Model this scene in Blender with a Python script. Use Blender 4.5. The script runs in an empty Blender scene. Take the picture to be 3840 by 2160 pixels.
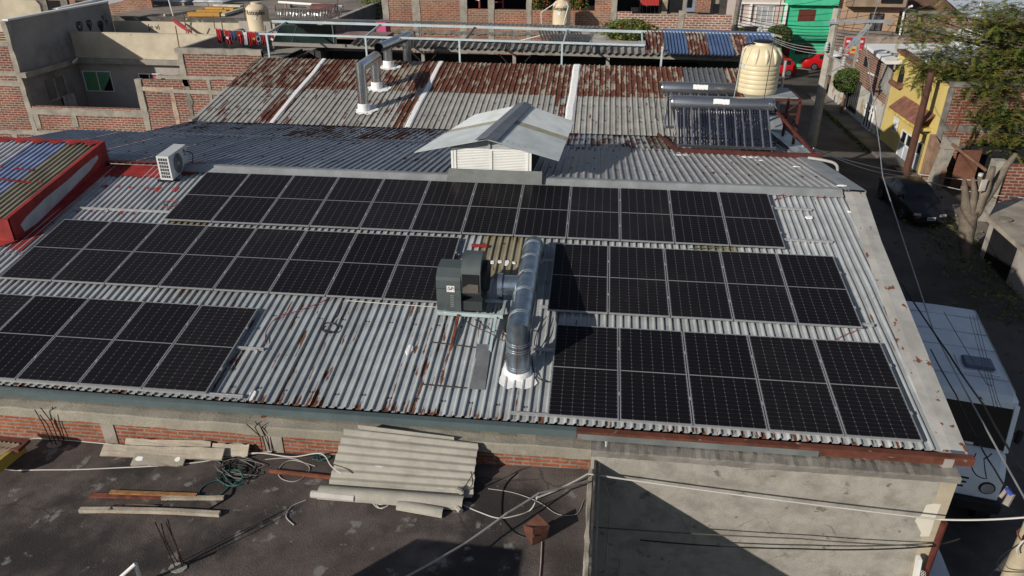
import bpy, bmesh, math, random
from mathutils import Vector, Matrix, noise as mnoise
random.seed(7)
SC = bpy.context.scene
COL = SC.collection
R_ = math.radians
# ---------------------------------------------------------------- camera (solved from the photo)
CAM = Vector((9.682, -14.746, 6.298))
FPX = 2761.97
ROW = (Vector((0.993777, 0.111350, 0.002131)), Vector((0.052658, -0.452905, -0.890004)), Vector((-0.098150, 0.884618, -0.455940)))
# re-orthonormalise
_r = ROW[0].normalized(); _f = (ROW[2] - _r * ROW[2].dot(_r)).normalized(); _d = _f.cross(_r)
if _d.dot(ROW[1]) < 0: _d = -_d
def ray(x, y): return _r * ((x - 1920) / FPX) + _d * ((y - 1080) / FPX) + _f
def oX(x, y, X): d = ray(x, y); return CAM + d * ((X - CAM.x) / d.x)
def oY(x, y, Y): d = ray(x, y); return CAM + d * ((Y - CAM.y) / d.y)
def oZ(x, y, Z): d = ray(x, y); return CAM + d * ((Z - CAM.z) / d.z)
def oPl(x, y, p, n):
    d = ray(x, y); p = Vector(p); n = Vector(n); return CAM + d * ((p - CAM).dot(n) / d.dot(n))
def oD(x, y, D): return CAM + ray(x, y) * D
SL = R_(9.95); TS = math.tan(SL)
def zf(y): return TS * y - 0.132               # front roof pan level
RY = 2.58
def zb(y): return 0.40 - (y - RY) * 0.1405      # rear slope
VY = 11.48
def zv(y): return zb(VY) + (y - VY) * 0.1763    # rusty roof
RY2 = 18.2
def oF(x, y, off=0.0): return oPl(x, y, (0, 0, zf(0) + off), (0, -TS, 1))
def oB(x, y, off=0.0): return oPl(x, y, (0, RY, zb(RY) + off), (0, 0.1405, 1))
def oV(x, y, off=0.0): return oPl(x, y, (0, VY, zv(VY) + off), (0, -0.1763, 1))
def zs(x): return -1.93 + 0.027 * x             # lower slab
def oS(x, y, off=0.0): return oPl(x, y, (0, 0, zs(0) + off), (-0.027, 0, 1))
GZ = -6.5
# ---------------------------------------------------------------- colours / materials
def lin(h):
    h = h.lstrip('#'); v = [int(h[i:i + 2], 16) / 255 for i in (0, 2, 4)]
    return tuple((c / 12.92 if c <= 0.04045 else ((c + 0.055) / 1.055) ** 2.4) for c in v)
def c4(c):
    if isinstance(c, str): c = lin(c)
    if isinstance(c, (int, float)): c = (c, c, c)
    return (c[0], c[1], c[2], 1)
class NT:
    def __init__(s, name):
        s.m = bpy.data.materials.new(name); s.m.use_nodes = True
        s.t = s.m.node_tree; s.n = s.t.nodes; s.l = s.t.links
        s.b = s.n['Principled BSDF']
    def new(s, t, **k):
        n = s.n.new(t)
        for a, v in k.items(): setattr(n, a, v)
        return n
    def link(s, a, b): s.l.new(a, b)
    def pos(s): return s.new('ShaderNodeNewGeometry').outputs['Position']
    def uv(s): return s.new('ShaderNodeUVMap').outputs['UV']
    def scaled(s, vec, sc, loc=(0, 0, 0)):
        m = s.new('ShaderNodeMapping'); m.inputs['Scale'].default_value = sc; m.inputs['Location'].default_value = loc
        s.link(vec, m.inputs['Vector']); return m.outputs[0]
    def noise(s, vec, scale, detail=4, rough=.55):
        n = s.new('ShaderNodeTexNoise'); n.inputs['Scale'].default_value = scale; n.inputs['Detail'].default_value = detail
        n.inputs['Roughness'].default_value = rough
        s.link(vec, n.inputs['Vector']); return n.outputs['Fac']
    def rng(s, v, a, b, c=0., d=1.):
        n = s.new('ShaderNodeMapRange'); n.interpolation_type = 'SMOOTHSTEP' if (c, d) == (0., 1.) else 'LINEAR'
        for i, q in zip(('From Min', 'From Max', 'To Min', 'To Max'), (a, b, c, d)): n.inputs[i].default_value = q
        s.link(v, n.inputs['Value']); return n.outputs[0]
    def math(s, op, a, b=None, c=None):
        n = s.new('ShaderNodeMath'); n.operation = op
        for i, v in enumerate((a, b, c)):
            if v is None: continue
            if isinstance(v, (int, float)): n.inputs[i].default_value = v
            else: s.link(v, n.inputs[i])
        return n.outputs[0]
    def mix(s, f, a, b, mode='MIX'):
        n = s.new('ShaderNodeMix'); n.data_type = 'RGBA'; n.blend_type = mode
        for i, v in ((0, f), (6, a), (7, b)):
            if isinstance(v, (int, float)) and i == 0: n.inputs[0].default_value = v
            elif isinstance(v, (tuple, str, int, float)): n.inputs[i].default_value = c4(v)
            else: s.link(v, n.inputs[i])
        return n.outputs[2]
    def bump(s, h, st, dist=.02):
        n = s.new('ShaderNodeBump'); n.inputs['Strength'].default_value = st; n.inputs['Distance'].default_value = dist
        s.link(h, n.inputs['Height']); s.link(n.outputs[0], s.b.inputs['Normal'])
    def col(s, c):
        if isinstance(c, (tuple, str, int, float)): s.b.inputs['Base Color'].default_value = c4(c)
        else: s.link(c, s.b.inputs['Base Color'])
    def setp(s, rough=.7, metal=0., spec=.3):
        s.b.inputs['Roughness'].default_value = rough; s.b.inputs['Metallic'].default_value = metal
        s.b.inputs['Specular IOR Level'].default_value = spec
MATS = {}
def M(name, col, rough=.75, metal=0., spec=.3, var=.25, vs=1.5, dirt=None, ds=.8, dlo=.5, dhi=.7, damt=1., bump=.0, bs=30., dirt2=None, d2s=4., d2lo=.6, d2hi=.68, stretch=(1, 1, 1), crack=0.):
    """painted / plain surface with tonal variation, stains and fine bump"""
    if name in MATS: return MATS[name]
    k = NT(name); p = k.pos(); q = k.scaled(p, stretch)
    c = col if not isinstance(col, str) else lin(col)
    if isinstance(c, (int, float)): c = (c, c, c)
    n = k.noise(p, vs, 5, .6)
    dk = tuple(v * (1 - var) for v in c); lt = tuple(min(1, v * (1 + var)) for v in c)
    o = k.mix(k.rng(n, .3, .7), dk, lt)
    if dirt is not None:
        f = k.math('MULTIPLY', k.rng(k.noise(q, ds, 6, .65), dlo, dhi), damt); o = k.mix(f, o, dirt)
    if dirt2 is not None:
        f = k.rng(k.noise(k.scaled(p, stretch, (3, 7, 1)), d2s, 5, .6), d2lo, d2hi); o = k.mix(f, o, dirt2)
    k.col(o); k.setp(rough, metal, spec)
    if crack:
        nz = k.new('ShaderNodeTexNoise'); nz.inputs['Scale'].default_value = 2.5; nz.inputs['Detail'].default_value = 5; k.link(p, nz.inputs['Vector'])
        va = k.new('ShaderNodeVectorMath'); va.operation = 'SCALE'; va.inputs['Scale'].default_value = .35; k.link(nz.outputs['Color'], va.inputs[0])
        vb = k.new('ShaderNodeVectorMath'); vb.operation = 'ADD'; k.link(p, vb.inputs[0]); k.link(va.outputs[0], vb.inputs[1])
        vo = k.new('ShaderNodeTexVoronoi'); vo.feature = 'DISTANCE_TO_EDGE'; vo.inputs['Scale'].default_value = crack; k.link(vb.outputs[0], vo.inputs['Vector'])
        f = k.math('MULTIPLY', k.rng(vo.outputs['Distance'], .016, .004), k.rng(k.noise(p, .9, 3), .50, .62)); o = k.mix(k.math('MULTIPLY', f, .55), o, tuple(v * .3 for v in c)); k.col(o)
    if bump: k.bump(k.noise(p, bs, 4, .7), bump)
    MATS[name] = k.m; return k.m
def MBrick(name, c1, c2, mortar, w=.27, h=.085, ms=.014, wash=None, wlo=.5, whi=.7, grime=.35, bump=.6):
    if name in MATS: return MATS[name]
    k = NT(name); uv = k.uv(); p = k.pos()
    nz = k.new('ShaderNodeTexNoise'); nz.inputs['Scale'].default_value = 5; k.link(uv, nz.inputs['Vector'])
    va = k.new('ShaderNodeVectorMath'); va.operation = 'SCALE'; va.inputs['Scale'].default_value = .035; k.link(nz.outputs['Color'], va.inputs[0])
    vb = k.new('ShaderNodeVectorMath'); vb.operation = 'ADD'; k.link(uv, vb.inputs[0]); k.link(va.outputs[0], vb.inputs[1])
    b = k.new('ShaderNodeTexBrick'); k.link(vb.outputs[0], b.inputs['Vector'])
    b.inputs['Scale'].default_value = 1; b.inputs['Brick Width'].default_value = w; b.inputs['Row Height'].default_value = h
    b.inputs['Mortar Size'].default_value = ms; b.inputs['Mortar Smooth'].default_value = .25; b.inputs['Bias'].default_value = -.1
    b.inputs['Color1'].default_value = c4(c1); b.inputs['Color2'].default_value = c4(c2); b.inputs['Mortar'].default_value = c4(mortar)
    n2 = k.noise(p, 9, 4, .7); o = k.mix(k.rng(n2, .35, .75), b.outputs['Color'], (.11, .05, .035))
    o = k.mix(.55, b.outputs['Color'], o)
    if wash is not None: o = k.mix(k.rng(k.noise(p, 1.6, 6, .7), wlo, whi), o, wash)
    g = k.rng(k.noise(p, .5, 5, .6), .3, .75, 1 - grime, 1.1)
    gg = k.new('ShaderNodeCombineColor')
    for i in range(3): k.link(g, gg.inputs[i])
    o = k.mix(1.0, o, gg.outputs[0], 'MULTIPLY')
    k.col(o); k.setp(.9, 0, .15)
    hh = k.math('ADD', k.math('MULTIPLY', b.outputs['Fac'], -1.), k.math('MULTIPLY', k.noise(p, 40, 3), .5)); k.bump(hh, bump, .02)
    MATS[name] = k.m; return k.m
def MSheet(name, rustc=((.10, .028, .018), (.19, .075, .035)), streak=(7, .55, .55), rough=.48, spec=.35, metal=.0, s2=(2.6, 1.1, 1.1), eave=False):
    """corrugated sheet: colour from the 'tint' face attribute, rust amount from 'rust'"""
    if name in MATS: return MATS[name]
    k = NT(name); p = k.pos()
    a = k.new('ShaderNodeAttribute'); a.attribute_name = 'tint'
    r = k.new('ShaderNodeAttribute'); r.attribute_name = 'rust'
    h = k.new('ShaderNodeAttribute'); h.attribute_name = 'crest'
    q = k.scaled(p, streak)
    n1 = k.math('ADD', k.math('MULTIPLY', k.math('ADD', k.noise(q, 1., 6, .65), k.noise(k.scaled(p, s2, (9, 4, 2)), 1., 6, .7)), 1.15), -.65); n3 = k.noise(p, 2.2, 4, .6)
    base = k.mix(k.rng(n3, .25, .75), (.80, .80, .80), (1.12, 1.12, 1.12))
    base = k.mix(1.0, a.outputs['Color'], base, 'MULTIPLY')
    stain = k.rng(k.noise(k.scaled(p, (10, .8, .8), (5, 2, 0)), 1., 5, .6), .55, .8)
    base = k.mix(k.math('MULTIPLY', stain, .35), base, (.12, .10, .075))
    rc = k.mix(k.rng(k.noise(p, 6, 4), .3, .7), rustc[0], rustc[1])
    f = k.math('ADD', n1, k.math('SUBTRACT', r.outputs['Fac'], k.math('MULTIPLY', h.outputs['Fac'], .13)))
    if eave:
        sy = k.new('ShaderNodeSeparateXYZ'); k.link(p, sy.inputs[0]); f = k.math('ADD', f, k.math('MULTIPLY', k.rng(sy.outputs['Y'], -4.75, -5.2), .13))
    f = k.rng(f, .965, 1.005)
    k.col(k.mix(f, base, rc))
    k.setp(rough, metal, spec)
    k.link(k.rng(f, 0, 1, rough, .85), k.b.inputs['Roughness'])
    k.bump(k.noise(p, 14, 4, .6), .12)
    MATS[name] = k.m; return k.m
# ---------------------------------------------------------------- mesh builder
class MB:
    def __init__(s): s.v = []; s.f = []; s.mi = []; s.mat = 0; s.at = {}
    def add(s, vs, fs):
        o = len(s.v); s.v += [Vector(p) for p in vs]
        for f in fs: s.f.append(tuple(i + o for i in f)); s.mi.append(s.mat)
        return s
    def quad(s, a, b, c, d): return s.add((a, b, c, d), ((0, 1, 2, 3),))
    def poly(s, pts): return s.add(pts, (tuple(range(len(pts))),))
    def box(s, c, d, rot=None, bev=0.):
        c = Vector(c); hx, hy, hz = d[0] / 2, d[1] / 2, d[2] / 2
        m = rot if rot is not None else Matrix.Identity(3)
        if isinstance(m, (int, float)): m = Matrix.Rotation(m, 3, 'Z')
        if bev <= 0:
            vs = [c + m @ Vector((x * hx, y * hy, z * hz)) for x in (-1, 1) for y in (-1, 1) for z in (-1, 1)]
            return s.add(vs, ((0, 1, 3, 2), (4, 6, 7, 5), (0, 4, 5, 1), (2, 3, 7, 6), (0, 2, 6, 4), (1, 5, 7, 3)))
        vs = []; b = min(bev, hx * .9, hy * .9, hz * .9)
        idx = {}
        for x in (-1, 1):
            for y in (-1, 1):
                for z in (-1, 1):
                    for ax in range(3):
                        q = [x * hx, y * hy, z * hz]
                        for j in range(3):
                            if j != ax: q[j] -= (x, y, z)[j] * b
                        idx[(x, y, z, ax)] = len(vs); vs.append(c + m @ Vector(q))
        I = idx; F = []
        for s_ in (-1, 1):
            F += [[I[(s_, -1, -1, 0)], I[(s_, 1, -1, 0)], I[(s_, 1, 1, 0)], I[(s_, -1, 1, 0)]], [I[(-1, s_, -1, 1)], I[(1, s_, -1, 1)], I[(1, s_, 1, 1)], I[(-1, s_, 1, 1)]],
                  [I[(-1, -1, s_, 2)], I[(1, -1, s_, 2)], I[(1, 1, s_, 2)], I[(-1, 1, s_, 2)]]]
            for t in (-1, 1):
                F += [[I[(-1, s_, t, 1)], I[(1, s_, t, 1)], I[(1, s_, t, 2)], I[(-1, s_, t, 2)]], [I[(s_, -1, t, 0)], I[(s_, 1, t, 0)], I[(s_, 1, t, 2)], I[(s_, -1, t, 2)]],
                      [I[(s_, t, -1, 0)], I[(s_, t, 1, 0)], I[(s_, t, 1, 1)], I[(s_, t, -1, 1)]]]
                for u in (-1, 1): F.append([I[(s_, t, u, 0)], I[(s_, t, u, 1)], I[(s_, t, u, 2)]])
        return s.add(vs, F)
    def bx(s, x0, x1, y0, y1, z0, z1, bev=0.): return s.box(((x0 + x1) / 2, (y0 + y1) / 2, (z0 + z1) / 2), (abs(x1 - x0), abs(y1 - y0), abs(z1 - z0)), None, bev)
    def bar(s, a, b, w, h=None, up=(0, 0, 1)):
        a = Vector(a); b = Vector(b); h = h or w; d = (b - a); L = d.length
        if L < 1e-6: return s
        d /= L; u = Vector(up)
        if abs(d.dot(u)) > .98: u = Vector((1, 0, 0))
        x = d.cross(u).normalized(); z = x.cross(d)
        m = Matrix((x, d, z)).transposed()
        return s.box((a + b) / 2, (w, L, h), m)
    def tube(s, pts, r, n=8, caps=True):
        pts = [Vector(p) for p in pts]; rs = r if isinstance(r, (list, tuple)) else [r] * len(pts)
        vs = []; fs = []; prev = None
        for i, p in enumerate(pts):
            d = ((pts[i + 1] - p).normalized() if i + 1 < len(pts) else Vector((0, 0, 0))) + ((p - pts[i - 1]).normalized() if i else Vector((0, 0, 0)))
            d = d.normalized() if d.length > 1e-9 else Vector((0, 0, 1))
            if prev is None:
                u = Vector((0, 0, 1)) if abs(d.z) < .9 else Vector((1, 0, 0)); x = d.cross(u).normalized()
            else: x = (prev - d * prev.dot(d)).normalized()
            prev = x; y = d.cross(x)
            for k in range(n):
                a = 2 * math.pi * k / n; vs.append(p + (x * math.cos(a) + y * math.sin(a)) * rs[i])
        for i in range(len(pts) - 1):
            for k in range(n): fs.append((i * n + k, i * n + (k + 1) % n, (i + 1) * n + (k + 1) % n, (i + 1) * n + k))
        if caps: fs += [tuple(range(n))[::-1], tuple((len(pts) - 1) * n + k for k in range(n))]
        return s.add(vs, fs)
    def lathe(s, c, prof, n=24, sq=None):
        c = Vector(c); vs = []; fs = []
        for r, z in prof:
            for k in range(n):
                a = 2 * math.pi * k / n; vs.append(c + Vector((r * math.cos(a), r * math.sin(a), z)))
        m = len(prof)
        for i in range(m - 1):
            for k in range(n): fs.append((i * n + k, i * n + (k + 1) % n, (i + 1) * n + (k + 1) % n, (i + 1) * n + k))
        fs += [tuple(range(n))[::-1], tuple((m - 1) * n + k for k in range(n))]
        return s.add(vs, fs)
    def prism(s, pts, off):
        n = len(pts); off = Vector(off); vs = [Vector(p) for p in pts] + [Vector(p) + off for p in pts]
        return s.add(vs, [tuple(range(n))[::-1], tuple(range(n, 2 * n))] + [(i, (i + 1) % n, n + (i + 1) % n, n + i) for i in range(n)])
    def sheet(s, fn, x0, x1, y0, y1, pitch=.15, amp=.028, xlim=None, tint=(.5, .5, .5), rust=0., width=.9, tints=None, rusts=None, off=0., prof=None, rows=12, wob=.005):
        """trapezoid ribs along y, x from x0 to x1; fn(y) gives the pan level; one strip per sheet"""
        pr = prof or ((0, 0), (.50, 0), (.68, 1), (.82, 1), (.88, 0))
        x = x0; i = 0
        ys = [y0 + (y1 - y0) * j / rows for j in range(rows + 1)]
        while x < x1 - 1e-6:
            xe = min(x + width, x1); nb = max(1, round((xe - x) / pitch)); pw = (xe - x) / nb
            t = tints(x, i) if tints else tint; ru = rusts(x, i) if rusts else rust
            dz = off + (i % 2) * .004 + random.uniform(-wob, wob)
            cols = []
            for b in range(nb):
                for u, hh in pr: cols.append((x + (b + u) * pw, hh))
            cols.append((xe + .0, 0)); sd = random.uniform(0, 50); sk = random.uniform(-.012, .012)
            vs = []; cr = []
            for y in ys:
                for cx, hh in cols:
                    cx2 = cx + (sk * (y - y0) / (y1 - y0) + .009 * mnoise.noise(Vector((cx * .9, y * .9, sd)))) * (1 if 0 < cols.index((cx, hh)) < len(cols) - 1 else 0)
                    xx = cx2 if xlim is None else min(cx2, xlim(y))
                    vs.append((xx, y, fn(y) + dz + hh * amp * (1 + .18 * mnoise.noise(Vector((cx * 3, y * 1.1, sd)))) + .006 * mnoise.noise(Vector((cx * 1.3, y * 1.7, sd))))); cr.append(hh)
            n = len(cols); fs = []
            for j in range(rows):
                for k in range(n - 1):
                    if xlim is not None and cols[k][0] >= max(xlim(ys[j]), xlim(ys[j + 1])): continue
                    fs.append((j * n + k, j * n + k + 1, (j + 1) * n + k + 1, (j + 1) * n + k))
            o = len(s.f); ov = len(s.v); s.add(vs, fs)
            for q in range(len(fs)): s.at[o + q] = (t, ru)
            for q, hh in enumerate(cr): s.cr[ov + q] = hh
            x = xe; i += 1
        return s
    cr = None
    def build(s, name, mats, parent=None, smooth=False, label=None, cat=None, group=None, kind=None, local=False, angle=35):
        if not isinstance(mats, (list, tuple)): mats = [mats]
        me = bpy.data.meshes.new(name)
        base = Vector((0, 0, 0))
        if parent is not None and not local:
            q = parent
            while q is not None: base += q.location; q = q.parent
        me.from_pydata([tuple(p - base) for p in s.v], [], s.f); me.update()
        for m in mats: me.materials.append(m)
        for p, i in zip(me.polygons, s.mi): p.material_index = min(i, len(mats) - 1)
        uvl = me.uv_layers.new(name='UVMap')
        for p in me.polygons:
            n = p.normal; ax = max(range(3), key=lambda j: abs(n[j]))
            for li in p.loop_indices:
                w = s.v[me.loops[li].vertex_index]
                if ax == 2: uvl.data[li].uv = (w.x, w.y)
                elif ax == 0: uvl.data[li].uv = (w.y, w.z)
                else: uvl.data[li].uv = (w.x, w.z)
        if s.at:
            me.attributes.new('tint', 'FLOAT_COLOR', 'CORNER'); me.attributes.new('rust', 'FLOAT', 'CORNER'); me.attributes.new('crest', 'FLOAT', 'POINT')
            a = me.attributes['tint']; b = me.attributes['rust']
            for p in me.polygons:
                t, r = s.at.get(p.index, ((.4, .4, .4), 0.))
                for li in p.loop_indices: a.data[li].color = (t[0], t[1], t[2], 1); b.data[li].value = r
            c = me.attributes['crest']
            for i in range(len(s.v)): c.data[i].value = (s.cr or {}).get(i, 0.)
        if smooth:
            for p in me.polygons: p.use_smooth = True
            me.set_sharp_from_angle(angle=R_(angle))
        o = bpy.data.objects.new(name, me); COL.objects.link(o)
        if parent is not None: o.parent = parent
        tag(o, label, cat, group, kind); return o
def SB():
    m = MB(); m.cr = {}; return m
def tag(o, label=None, cat=None, group=None, kind=None):
    if label: o['label'] = label
    if cat: o['category'] = cat
    if group: o['group'] = group
    if kind: o['kind'] = kind
    return o
def thing(name, label, cat, loc=(0, 0, 0), rz=0., group=None):
    o = bpy.data.objects.new(name, None); COL.objects.link(o); o.location = loc; o.rotation_euler = (0, 0, rz); o.empty_display_size = .2
    return tag(o, label, cat, group)
def copy_tree(o, parent=None):
    c = o.copy(); COL.objects.link(c)
    if parent is not None: c.parent = parent
    for ch in list(o.children): copy_tree(ch, c)
    return c
def text(s, name, mat, parent, loc, size, rot, ext=.002, bold=0.):
    cu = bpy.data.curves.new(name, 'FONT'); cu.body = s; cu.size = size; cu.extrude = ext; cu.align_x = 'CENTER'; cu.align_y = 'CENTER'; cu.offset = bold
    tmp = bpy.data.objects.new(name + '_src', cu); me = bpy.data.meshes.new_from_object(tmp)
    bpy.data.objects.remove(tmp)
    me.materials.clear(); me.materials.append(mat)
    o = bpy.data.objects.new(name, me); COL.objects.link(o)
    base = Vector((0, 0, 0)); q = parent
    while q is not None: base += q.location; q = q.parent
    o.parent = parent; o.location = Vector(loc) - base; o.rotation_euler = rot; return o
def sagline(a, b, sag, n=14):
    a = Vector(a); b = Vector(b)
    return [a.lerp(b, i / n) + Vector((0, 0, -sag * 4 * (i / n) * (1 - i / n))) for i in range(n + 1)]
def spline(pts, n=6):
    P = [Vector(p) for p in pts]; out = []
    for i in range(len(P) - 1):
        p0 = P[max(i - 1, 0)]; p1 = P[i]; p2 = P[i + 1]; p3 = P[min(i + 2, len(P) - 1)]
        for j in range(n):
            t = j / n; out.append(.5 * ((2 * p1) + (p2 - p0) * t + (2 * p0 - 5 * p1 + 4 * p2 - p3) * t * t + (3 * p1 - p0 - 3 * p2 + p3) * t ** 3))
    out.append(P[-1]); return out
# ---------------------------------------------------------------- world, sun, camera
W = bpy.data.worlds.new("World"); SC.world = W; W.use_nodes = True
wt = W.node_tree; bg = wt.nodes['Background']
sky = wt.nodes.new('ShaderNodeTexSky'); sky.sky_type = 'NISHITA'; sky.sun_disc = False
SUN_TO = Vector((-1.0, -1.0, 0.635)).normalized()
el = math.asin(SUN_TO.z); az = math.atan2(SUN_TO.x, SUN_TO.y)
sky.sun_elevation = el; sky.sun_rotation = az; sky.altitude = 1800; sky.air_density = 1.0; sky.dust_density = 1.5; sky.ozone_density = 1.0
hs = wt.nodes.new('ShaderNodeHueSaturation'); hs.inputs['Saturation'].default_value = .72
wt.links.new(sky.outputs[0], hs.inputs['Color']); wt.links.new(hs.outputs[0], bg.inputs[0]); bg.inputs[1].default_value = 0.075
sl = bpy.data.lights.new('sun', 'SUN'); sl.energy = 4.45; sl.angle = R_(0.55); sl.color = (1.0, .93, .82)
so = bpy.data.objects.new('sun', sl); COL.objects.link(so); so.rotation_euler = (-SUN_TO).to_track_quat('-Z', 'Y').to_euler(); so.location = SUN_TO * 60
cd = bpy.data.cameras.new('camera'); co = bpy.data.objects.new('camera', cd); COL.objects.link(co)
cd.sensor_width = 36; cd.lens = FPX / 3840 * 36; cd.clip_end = 2000; cd.clip_start = .05
mm = Matrix((_r, -_d, -_f)).transposed().to_4x4(); mm.translation = CAM; co.matrix_world = mm
SC.camera = co
SC.view_settings.view_transform = 'Standard'; SC.view_settings.look = 'None'; SC.view_settings.exposure = 0; SC.view_settings.gamma = 1
SC.cycles.max_bounces = 6; SC.cycles.use_denoising = True
# ---------------------------------------------------------------- shared materials
RED_BRICK = MBrick('brick_red', (.33, .085, .05), (.22, .055, .04), (.34, .30, .25), wash=(.33, .27, .22), wlo=.62, whi=.78)
ORANGE_BRICK = MBrick('brick_orange', (.46, .13, .06), (.33, .085, .05), (.30, .26, .21), w=.30, h=.075, ms=.018, wash=(.30, .25, .20), wlo=.62, whi=.75)
FAR_BRICK = MBrick('brick_far', (.42, .17, .10), (.29, .10, .065), (.40, .33, .26), w=.34, h=.12, ms=.022, wash=(.40, .30, .22), wlo=.5, whi=.8)
LEFT_BRICK = MBrick('brick_left', (.34, .105, .07), (.21, .06, .05), (.42, .36, .30), w=.36, h=.115, ms=.024, wash=(.36, .24, .18), wlo=.56, whi=.80)
PALE_BRICK = MBrick('brick_pale', (.33, .12, .08), (.24, .08, .06), (.55, .47, .40), w=.36, h=.125, ms=.032, wash=(.50, .40, .33), wlo=.55, whi=.8)
CONC = M('concrete', (.30, .275, .235), .9, var=.2, vs=2.5, dirt=(.15, .135, .115), ds=1.2, dlo=.5, dhi=.75, damt=.8, bump=.35, bs=25)
CONC_D = M('concrete_dark', (.20, .185, .165), .92, var=.25, vs=2.2, dirt=(.09, .085, .075), ds=1.0, dlo=.45, dhi=.7, damt=.8, bump=.4, bs=25)
PLASTER = M('cement_plaster', (.345, .325, .285), .92, var=.10, vs=4.5, dirt=(.235, .22, .192), ds=2.2, dlo=.44, dhi=.66, damt=.9, bump=.5, bs=45, dirt2=(.165, .15, .125), d2s=3.4, d2lo=.615, d2hi=.68, stretch=(.9, 1, 1.1), crack=.9)
BEIGE = M('beige_plaster', (.52, .455, .345), .9, var=.12, vs=1.2, dirt=(.36, .32, .26), ds=.7, dlo=.5, dhi=.75, damt=.8, bump=.3, bs=15, dirt2=(.20, .18, .15), d2s=3, d2lo=.66, d2hi=.74)
GREYPL = M('grey_plaster', (.36, .33, .30), .92, var=.12, vs=1.0, dirt=(.22, .205, .19), ds=.6, dlo=.5, dhi=.75, damt=.8, bump=.3, bs=15)
TAR = M('tar_roof', (.108, .088, .080), .95, var=.45, vs=.9, dirt=(.030, .026, .026), ds=.42, dlo=.45, dhi=.60, damt=.85, bump=.9, bs=50, dirt2=(.21, .198, .185), d2s=2.9, d2lo=.60, d2hi=.67, crack=.7)
SLABM = M('flat_roof', (.25, .21, .18), .93, var=.2, vs=.7, dirt=(.14, .12, .105), ds=.5, dlo=.5, dhi=.7, bump=.3, bs=12)
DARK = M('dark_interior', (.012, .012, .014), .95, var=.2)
BLACK = M('black_rubber', (.014, .014, .016), .6, var=.2)
REPAIR = M('repair_sheet', (.15, .16, .17), .6, var=.2, vs=4)
GALV = M('galvanised', (.50, .53, .56), .40, metal=.55, spec=.5, var=.14, vs=3.5, dirt=(.30, .31, .32), ds=2.0, dlo=.5, dhi=.8, damt=.6)
FLASH = M('flashing_grey', (.27, .285, .295), .55, metal=.1, var=.12, vs=2.5, dirt=(.19, .195, .20), ds=1.2, dlo=.45, dhi=.75, damt=.7, bump=.1, bs=9)
FLASHR = M('flashing_rust', (.44, .425, .40), .6, metal=.05, var=.12, vs=2.5, dirt=(.28, .265, .245), ds=1.2, dlo=.45, dhi=.75, damt=.7, dirt2=(.20, .075, .035), d2s=4.5, d2lo=.63, d2hi=.645, stretch=(1, .6, 1))
FRAMEM = M('panel_frame', (.30, .31, .33), .42, metal=.25, var=.05)
ALU = M('aluminium', (.55, .55, .56), .38, metal=.6, spec=.5, var=.06)
STEEL = M('stainless', (.46, .48, .50), .24, metal=.92, spec=.5, var=.10, vs=5)
WHITES = M('white_sealant', (.80, .80, .80), .8, var=.06, vs=6, bump=.4, bs=20)
WHITEP = M('white_paint', (.74, .74, .72), .6, var=.08, dirt=(.50, .48, .44), ds=1.5, dlo=.55, dhi=.8, damt=.6)
REDP = M('red_membrane', (.27, .026, .024), .7, var=.25, vs=2.2, dirt=(.12, .014, .014), ds=1.2, dlo=.45, dhi=.7, damt=.7, bump=.25, bs=14)
RODM = M('rod_rust', (.045, .022, .016), .85, var=.3)
RUST = M('rusty_steel', (.17, .055, .030), .85, var=.35, vs=6, dirt=(.09, .03, .02), ds=4, dlo=.45, dhi=.7, bump=.3, bs=40)
RUSTB = M('rusty_beam', (.115, .040, .026), .8, var=.3, vs=5, dirt=(.12, .04, .026), ds=2, dlo=.5, dhi=.7, bump=.2, dirt2=(.40, .33, .24), d2s=4, d2lo=.64, d2hi=.72, stretch=(1, 1, 3))
REDOX = M('red_oxide_paint', (.085, .023, .018), .6, var=.25, vs=4)
BLUEGREY = M('blue_grey_paint', (.090, .122, .130), .5, var=.12, vs=4, dirt=(.06, .08, .085), ds=2, dlo=.5, dhi=.75, damt=.6)
PALEBLUE = M('pale_blue_paint', (.42, .52, .53), .5, var=.12, vs=3, dirt=(.30, .36, .36), ds=2)
WOOD = M('old_wood', (.40, .35, .28), .9, var=.22, vs=3, dirt=(.22, .18, .14), ds=2.0, dlo=.45, dhi=.75, damt=.7, bump=.5, bs=30, stretch=(.8, 9, 9))
WOODD = M('brown_wood', (.17, .095, .055), .9, var=.25, dirt=(.09, .05, .035), ds=2, bump=.4, stretch=(5, 5, .6))
ASB = M('fibre_cement', (.37, .35, .305), .92, var=.10, vs=4, dirt=(.23, .215, .185), ds=2.2, dlo=.45, dhi=.75, damt=.7, bump=.45, bs=45, stretch=(.5, 2.5, 2.5), dirt2=(.62, .60, .57), d2s=2.5, d2lo=.68, d2hi=.75)
ASBD = M('fibre_cement_dark', (.20, .19, .18), .92, var=.25, vs=2, dirt=(.10, .095, .09), ds=1.5, bump=.4)
GLASSD = M('dark_glass', (.010, .012, .014), .06, spec=.5, var=.1)
GREENW = M('green_blind', (.10, .26, .13), .5, var=.1)
CREAM = M('cream_plastic', (.66, .57, .38), .38, spec=.45, var=.05, vs=2, dirt=(.55, .47, .32), ds=1.5, damt=.5)
CREAM2 = M('cream_plastic_matt', (.62, .52, .37), .5, spec=.35, var=.05, vs=2)
CABLEK = M('black_cable', (.012, .012, .013), .5)
CABLEW = M('white_cable', (.50, .48, .45), .6, var=.08)
CABLER = M('red_cable', (.30, .03, .03), .5)
CABLEG = M('green_cable', (.045, .12, .115), .5)
ASPH = M('asphalt', (.105, .092, .084), .93, var=.25, vs=.35, dirt=(.06, .053, .05), ds=.25, dlo=.45, dhi=.65, bump=.35, bs=40)
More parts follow.
